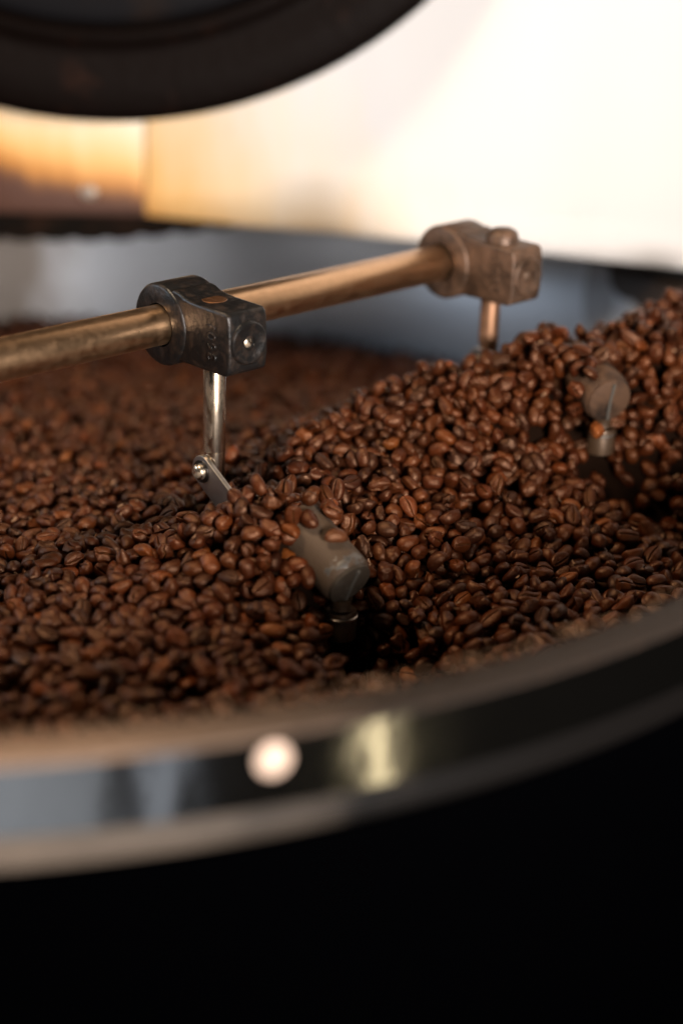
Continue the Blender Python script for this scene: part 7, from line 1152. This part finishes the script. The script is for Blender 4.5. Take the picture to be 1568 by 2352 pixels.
-971,11116,-847,26,-20,-34,1, 262,11122,-811,6,-39,-22,2, 450,11164,-814,31,34,13,1, 530,11158,-834,-20,40,-22,4, 676,11163,-817,48,6,1,0, -2640,11238,-901,-41,29,2,1,
-927,11205,-843,48,-10,-7,1, 288,11210,-842,-45,-18,2,1, 462,11242,-851,31,13,-12,4, 604,11235,-832,-16,16,-31,4, 692,11245,-834,2,-3,-9,1, 802,11232,-831,22,44,-1,0,
-2577,11297,-898,4,-3,-45,2, -2451,11309,-872,-10,47,-11,5, -892,11317,-841,-6,-6,-5,5, -155,11274,-859,6,36,29,2, 670,11334,-861,-28,35,0,2, 738,11352,-861,5,35,2,1,
948,11319,-827,-10,39,1,1, -2648,11427,-922,23,-16,-24,3, -2506,11368,-892,8,-2,9,5, -930,11386,-873,29,24,-27,4, 509,11378,-870,-25,-20,38,1, 608,11389,-874,49,5,5,3,
812,11408,-860,-9,25,1,3, 897,11397,-857,7,1,-23,1, -2711,11461,-939,17,-42,-18,1, -2587,11452,-914,-27,-2,40,1, -975,11462,-890,34,-10,-16,4, 642,11476,-896,-2,-20,-17,2,
-2762,11584,-957,2,42,14,4, -2569,11529,-933,-33,23,-8,5, -954,11550,-892,48,3,-2,3, 608,11563,-887,13,12,-13,1, 691,11595,-883,-33,33,-15,2, 783,11599,-888,16,40,-25,5,
-2684,11630,-932,-39,-10,-5,4, -2547,11601,-935,-46,6,11,0, -1015,11642,-903,1,-20,45,0, -925,11696,-921,-49,-5,8,5, -343,11667,-921,-23,23,-16,5, 532,11623,-904,3,45,12,2,
737,11672,-885,18,-3,11,2, 847,11659,-886,-7,3,-11,0, 1079,11681,-891,44,8,-1,1, 1178,11699,-933,-4,-45,-12,4, 1363,11687,-878,31,15,36,1, -2672,11738,-935,40,4,-29,1,
-960,11747,-945,-26,-13,-40,3, 95,11728,-932,-22,-9,42,1, 523,11778,-919,43,-23,10,0, 684,11721,-903,-25,-6,12,2, 916,11730,-921,-15,22,-42,1, 1014,11743,-912,1,-2,-14,5,
1264,11840,-937,29,33,17,5, -2863,11789,-973,31,30,3,1, -2657,11814,-953,17,-22,37,2, -1025,11795,-931,-31,33,-11,5, -673,11794,-922,1,21,31,4, 692,11863,-899,44,-23,1,3,
-2951,11813,-1033,13,6,47,3, -2584,11918,-953,31,1,-2,2, -938,11909,-930,33,-35,-2,4, 580,11928,-938,-4,-23,-23,0, 906,11909,-937,-47,8,-6,2, 1005,11929,-934,17,41,17,1,
-2768,12008,-966,25,-6,-34,2, -2656,12008,-960,-22,-39,-14,1, -982,11991,-946,-15,10,-31,0, -880,11975,-960,-43,17,4,4, 623,12002,-957,-35,-15,1,3, 782,11992,-962,32,-34,-18,4,
1079,12005,-953,41,-16,-22,0, -2706,12073,-979,-8,-20,45,4, -942,12056,-972,-34,-22,25,3, 566,12048,-972,-7,45,20,1, 678,12066,-961,-16,42,3,0, 947,12123,-975,40,-6,-9,1,
-985,12177,-942,45,10,18,5, 550,12139,-986,-21,-10,-13,0, -2942,12282,-1040,14,41,-25,4, -2784,12246,-1015,-47,5,-8,1, -2640,12237,-1013,18,2,-4,5, -1029,12250,-982,23,37,-25,5,
-2727,12291,-1036,8,-20,4,2, -2625,12316,-997,-6,20,21,0, -2866,12410,-1009,0,-22,-42,0, -2752,12435,-1018,-16,31,23,2, -1048,12377,-969,33,-36,2,1, -2754,12499,-1028,-29,-23,-31,3,
-2791,12564,-1001,9,-47,7,3, -1008,12590,-975,19,-44,-11,5, -618,12601,-1022,-6,-31,28,2, -2937,12696,-1030,-18,0,-6,1, -2733,12700,-1018,-34,-33,-14,0, -2106,12675,-1019,-34,33,-12,0,
-2806,12769,-1014,4,-28,40,0, -1024,12719,-984,1,2,-42,4, -2896,12846,-1060,20,0,-6,3, -1060,12796,-1003,27,36,-4,5, -986,12855,-993,5,-3,-36,4, -2865,12961,-1034,-7,47,-13,4,
-2921,13055,-1031,8,7,3,2, -2809,13044,-1040,45,20,5,3, -986,13054,-1029,2,-19,-41,3, -2810,13137,-1059,-3,-47,6,4, 1817,8617,61,-16,-40,1,1, 1827,8408,-234,34,-34,-11,2,
-556,7912,-697,27,34,24,4, 1128,9291,-399,-45,-7,-14,5, 995,8607,126,-9,-35,-3,4, 2128,9787,108,-33,-16,-10,3, 1300,10193,-501,27,7,-5,1, -384,7238,-330,39,-7,28,1,
1884,8846,192,-3,9,16,5, 1894,8486,-134,-28,-40,-12,4, 1929,8691,54,44,-6,23,0, 1952,8789,114,21,-41,-4,3, 1086,9348,-443,34,19,-28,1, 1905,8538,-74,2,35,36,0,
1860,8570,-14,-16,17,-44,1, 1811,8442,-167,6,-23,44,0, 922,9652,-663,32,-25,-11,3, 1203,9117,-263,-24,-32,-23,1, 1789,8471,-107,40,22,-20,4, -514,7858,-676,-28,-29,-21,2,
1838,8292,-485,-39,27,-13,4, 1633,8623,135,8,23,-30,4, 1802,8516,-48,-1,-21,-36,1, 966,8946,-120,-43,3,-22,4, 1064,9417,-492,-15,-44,14,5, 1164,8908,-84,9,-22,23,0,
1870,8665,71,-34,12,-33,0, 1803,8637,129,-4,28,-2,4, 1954,8883,262,5,24,-43,1, 1877,8846,272,-15,-1,-47,2, 1882,9091,317,-6,33,-13,3, 1974,9265,324,-37,-1,27,3,
866,8739,101,17,-46,7,5, 2106,9609,254,15,-31,15,1, 1418,8899,165,24,22,-1,4, 1882,8570,54,-32,-5,34,2, 1943,9130,315,19,42,-15,4, 1810,8734,248,-38,-5,15,2,
1947,8755,172,-7,-30,-6,2, 1883,8926,287,0,21,-34,1, 2041,9472,280,-1,-44,-22,0, 1878,9226,300,8,-11,10,2, 1953,8950,288,-25,-7,-2,5, 1847,8670,171,5,8,-25,5,
883,8839,47,-7,13,-28,0, 1918,8800,225,27,24,-30,3, 1880,8400,-186,-3,15,-45,4, -359,7320,-344,-11,-42,-9,1, 1880,8471,-69,34,-1,26,3, 1909,8679,137,-41,-19,-9,3,
1342,8922,118,2,27,-37,4, -87,8493,-241,27,-41,-6,3, 400,8627,-34,26,24,5,2, 1817,8489,17,-49,-1,-8,3, 1459,9182,111,22,-14,-39,2, 2000,9071,331,31,15,-35,4,
2029,9396,336,-31,-29,-25,5, 1365,9772,-175,-21,36,12,5, 1808,8841,305,-38,-27,3,2, 1843,8305,-345,30,30,-22,3, 1890,8724,217,-24,-14,9,3, 1965,9374,312,42,-13,-23,1,
1906,9172,353,-12,-19,7,2, -169,8583,-293,30,35,-7,2, 1531,9199,146,-24,-18,-25,0, 2139,9829,201,-31,22,4,0, 1650,9269,189,18,41,3,0, 1358,9070,95,46,-5,-13,1,
1847,9528,184,-12,-45,4,5, 1607,9668,-3,-37,1,25,2, 1837,8425,-97,12,-26,14,4, 1841,8583,122,-7,-32,38,5, 2014,9212,344,0,6,2,4, 2142,9887,167,31,9,-19,1]
def unpack():
    # per bean: x, y, z in tenths of a millimetre, x, y, z of the turn quaternion in fiftieths, shape number
    a = np.array(DATA, float).reshape(-1, 7)
    v = a[:, 3:6]/50.; w_ = np.sqrt(np.maximum(0, 1-(v**2).sum(1)))
    Q = np.concatenate([w_[:, None], v], 1); Q /= np.linalg.norm(Q, axis=1)[:, None]
    return a[:, :3]/10000., Q, a[:, 6].astype(int)
def qrot(q, V):
    w_, x, y, z = q
    R = np.array([[1-2*(y*y+z*z), 2*(x*y-z*w_), 2*(x*z+y*w_)], [2*(x*y+z*w_), 1-2*(x*x+z*z), 2*(y*z-x*w_)], [2*(x*z-y*w_), 2*(y*z+x*w_), 1-2*(x*x+y*y)]])
    return V @ R.T
rng = np.random.default_rng(11)
BASES = [((.040, .0088, .0025), .42), ((.056, .0125, .0032), .30), ((.022, .0056, .0022), .19), ((.088, .0195, .0042), .07), ((.125, .031, .006), .02)]
TONES = ['dark brown', 'mid brown', 'blackish', 'reddish brown', 'orange brown']
SPECIAL = [('round brown bean resting alone on top of the near scraper', (.070, .022, .008)), ('orange brown bean lying against the lower edge of the far scraper', (.17, .046, .010))]
def pick_tint():
    k = rng.choice(5, p=np.array([b[1] for b in BASES])/sum(b[1] for b in BASES))
    c = np.array(BASES[k][0])*rng.uniform(.82, 1.22)*np.array([1, rng.uniform(.92, 1.08), rng.uniform(.9, 1.1)])
    return k, c
def shape_set(ns, fine):
    # six body sizes, each in three looks (groove, wrinkles, a dented or chipped one)
    return [bean_mesh(np.random.default_rng(100+k % 6), ns, fine, look=k//6) for k in range(18)]
LOW = shape_set(8, False); FINE = shape_set(22, True); MID = shape_set(11, True)

def attrs(me, tint, groove):
    a = me.attributes.new('tint', 'FLOAT_COLOR', 'POINT'); a.data.foreach_set('color', tint.astype(np.float32).ravel())
    g = me.attributes.new('groove', 'FLOAT', 'POINT'); g.data.foreach_set('value', groove.astype(np.float32))
def fast_mesh(name, V, tri_quads, tint, groove):
    """V (n,3); tri_quads: list of index arrays of shape (k,3) and (k,4)"""
    me = bpy.data.meshes.new(name); me.vertices.add(len(V)); me.vertices.foreach_set('co', V.astype(np.float32).ravel())
    li = np.concatenate([q.ravel() for q in tri_quads]); st = []; off = 0
    for q in tri_quads:
        st.append(off+np.arange(len(q))*q.shape[1]); off += q.size
    st = np.concatenate(st)
    me.loops.add(len(li)); me.loops.foreach_set('vertex_index', li.astype(np.int32))
    me.polygons.add(len(st)); me.polygons.foreach_set('loop_start', st.astype(np.int32))
    me.update(calc_edges=True); me.polygons.foreach_set('use_smooth', np.ones(len(st), bool))
    attrs(me, tint, groove); me.materials.append(M['bean']); return me
def split_faces(F): return np.array([f for f in F if len(f) == 3]), np.array([f for f in F if len(f) == 4])
def joined(name, items, shapes):
    Vs, T3, T4, tn, gr = [], [], [], [], []; off = 0
    sf = [split_faces(s[1]) for s in shapes]
    for (p, q, k, c, s) in items:
        V = qrot(q, shapes[k][0]*s)+p
        Vs.append(V); T3.append(sf[k][0]+off); T4.append(sf[k][1]+off)
        tn.append(np.tile(np.array([*c, 1.]), (len(V), 1))); gr.append(shapes[k][2]); off += len(V)
    return fast_mesh(name, np.concatenate(Vs), [np.concatenate(T3), np.concatenate(T4)], np.concatenate(tn), np.concatenate(gr))

P, Q, K = unpack()
K = K+6*rng.choice(3, size=len(K), p=(.42, .36, .22))
NB = len(P)
tints = [pick_tint() for _ in range(NB)]
for i_, s_ in enumerate(SPECIAL): tints[i_] = (4, np.array(s_[1]))
NI = min(300, NB)
items = [(P[i], Q[i], K[i], tints[i][1], 1.) for i in range(NI, NB)]
o = link('coffee_beans', joined('coffee_beans', items[:1800], MID) if len(items) < 1 else joined('coffee_beans', items, MID), None)
tag(o, 'mass of dark roasted coffee beans filling the cooling tray', 'coffee beans', None, 'stuff')

# the 300 beans that show largest, each an object
NUM = ['no', 'one', 'two', 'three', 'four', 'five', 'six', 'seven', 'eight', 'nine', 'ten', 'eleven', 'twelve', 'thirteen', 'fourteen', 'fifteen', 'sixteen', 'seventeen', 'eighteen', 'nineteen', 'twenty']
MARKS = [('the link plate', 515, 1110), ('the near scraper', 770, 1310), ('the far scraper', 1390, 930), ('the band glint', 627, 1745)]
used = {}
camp = np.array([0, 0, CAM_H])
recs = []
for i in range(NI):
    V, F, G = FINE[K[i]]
    px, py, dd = pj(P[i]); ln = .0098*3900/dd
    best = min(MARKS, key=lambda t: hypot(t[1]-px, t[2]-py))
    dx = int(round((px-best[1])/ln)); dy = int(round((py-best[2])/(ln*.8)))
    view = camp-P[i]; view /= np.linalg.norm(view); dome = qrot(Q[i], np.array([[0, 0, 1.]]))[0] @ view
    face = 'crease showing' if dome < -.35 else ('back up' if dome > .45 else 'edge-on')
    parts = []
    if dx: parts.append('%s length%s %s' % (NUM[min(20, abs(dx))], '' if abs(dx) == 1 else 's', 'right' if dx > 0 else 'left'))
    if dy: parts.append('%s %s' % (NUM[min(20, abs(dy))], 'below' if dy > 0 else 'above'))
    where = (' and '.join(parts)+(' of ' if not dy else ' ')+best[0]) if parts else 'touching '+best[0]
    lab = '%s bean, %s, %s' % (TONES[tints[i][0]], face, where)
    if i < len(SPECIAL): lab = SPECIAL[i][0]
    recs.append([lab, px, py])
lots = {}
for i, r in enumerate(recs): lots.setdefault(r[0], []).append(i)
for lab, ii in lots.items():
    if len(ii) > 1:
        ax_ = 1 if max(recs[i][1] for i in ii)-min(recs[i][1] for i in ii) >= max(recs[i][2] for i in ii)-min(recs[i][2] for i in ii) else 2
        ii.sort(key=lambda i: recs[i][ax_])
        ends = ('left one', 'middle one', 'right one') if ax_ == 1 else ('upper one', 'middle one', 'lower one')
        for n_, i in enumerate(ii): recs[i][0] = lab+', '+(ends[0] if n_ == 0 else ends[2] if n_ == len(ii)-1 else ends[1])
for i in range(NI):
    V, F, G = FINE[K[i]]; lab = recs[i][0]
    me = fast_mesh('coffee_bean', V.copy(), [q for q in split_faces(F)], np.tile(np.array([*tints[i][1], 1.]), (len(V), 1)), G)
    b = bpy.data.objects.new('coffee_bean', me); COL.objects.link(b)
    b.location = P[i]; b.rotation_mode = 'QUATERNION'; b.rotation_quaternion = Q[i]
    tag(b, lab, 'coffee bean', 'roasted coffee beans in the cooling tray')

# the unseen rest of the bed: a rough layer on a dark base surface
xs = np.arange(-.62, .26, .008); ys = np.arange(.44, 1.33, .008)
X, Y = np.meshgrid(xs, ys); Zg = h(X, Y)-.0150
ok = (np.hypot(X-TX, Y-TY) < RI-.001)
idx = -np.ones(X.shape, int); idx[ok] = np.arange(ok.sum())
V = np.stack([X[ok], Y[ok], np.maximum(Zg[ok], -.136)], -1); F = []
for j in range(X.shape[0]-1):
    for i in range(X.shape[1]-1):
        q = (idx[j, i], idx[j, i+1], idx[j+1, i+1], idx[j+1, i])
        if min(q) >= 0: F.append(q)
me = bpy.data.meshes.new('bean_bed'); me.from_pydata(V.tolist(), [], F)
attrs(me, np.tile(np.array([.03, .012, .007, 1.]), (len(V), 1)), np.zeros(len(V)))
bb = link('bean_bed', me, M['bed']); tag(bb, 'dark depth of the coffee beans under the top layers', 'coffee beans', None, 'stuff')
extra = []
sp_ = .0088
for L_ in range(2):
    for yy in np.arange(.46, 1.31, sp_*.9):
        for xx in np.arange(-.61, .26, sp_):
            x = xx+rng.uniform(-.004, .004); y = yy+rng.uniform(-.004, .004)
            if hypot(x-TX, y-TY) > RI-.008: continue
            z = float(h(x, y)); u, v, d = pj(np.array([x, y, z]))
            inside = (-100 < u < 1568+100) and v < 2450
            if inside and L_: continue
            drop = -.0105 if inside else -.006
            q = rng.normal(size=4); q /= np.linalg.norm(q)
            extra.append((np.array([x, y, z+drop+L_*.0055+rng.uniform(-.001, .001)]), q, int(rng.integers(18)), pick_tint()[1], 1.))
if extra:
    o = link('coffee_beans_beyond', joined('coffee_beans_beyond', extra, LOW), None); tag(o, 'further coffee beans in the tray beyond the edges of the picture', 'coffee beans', None, 'stuff')
# loose chaff on the flange and among the beans
rc = np.random.default_rng(21); V = []; F = []
def flake(p, facing, size):
    facing = facing/np.linalg.norm(facing); u = np.cross(facing, rc.normal(size=3)); u /= np.linalg.norm(u); v = np.cross(facing, u)
    b0 = len(V); cu = rc.uniform(.15, .5)*size; wd = rc.uniform(.25, .5)
    for a in (-1, -.35, .35, 1):
        wv = wd*(1-.6*abs(a))*size
        V.append(p+u*a*size-v*wv+facing*cu*a*a); V.append(p+u*a*size+v*wv*rc.uniform(.6, 1.2)+facing*(cu*a*a+.1*size))
    for i in range(3): F.append((b0+2*i, b0+2*i+1, b0+2*i+3, b0+2*i+2))
for _ in range(420):
    t_ = -2.15+1.5*rc.random()**1.7; r_ = RI+.0008+abs(rc.normal())*(.0045 if t_ < -1.3 else .0022)
    if r_ > .4600: continue
    flake(np.array([TX+r_*cos(t_), TY+r_*sin(t_), .0006]), np.array([0, 0, 1.])+rc.normal(size=3)*.25, rc.uniform(.0008, .0024))
for i in rc.choice(NB, 380, replace=False):
    flake(P[i]+np.array([rc.normal()*.003, rc.normal()*.003, .0034]), np.array([0, -.4, 1.])+rc.normal(size=3)*.5, rc.uniform(.0008, .0020))
cf = mesh('coffee_chaff', V, F, M['chaff'], None, True)
tag(cf, 'loose papery chaff flakes on the tray rim and among the beans', 'chaff', None, 'stuff')
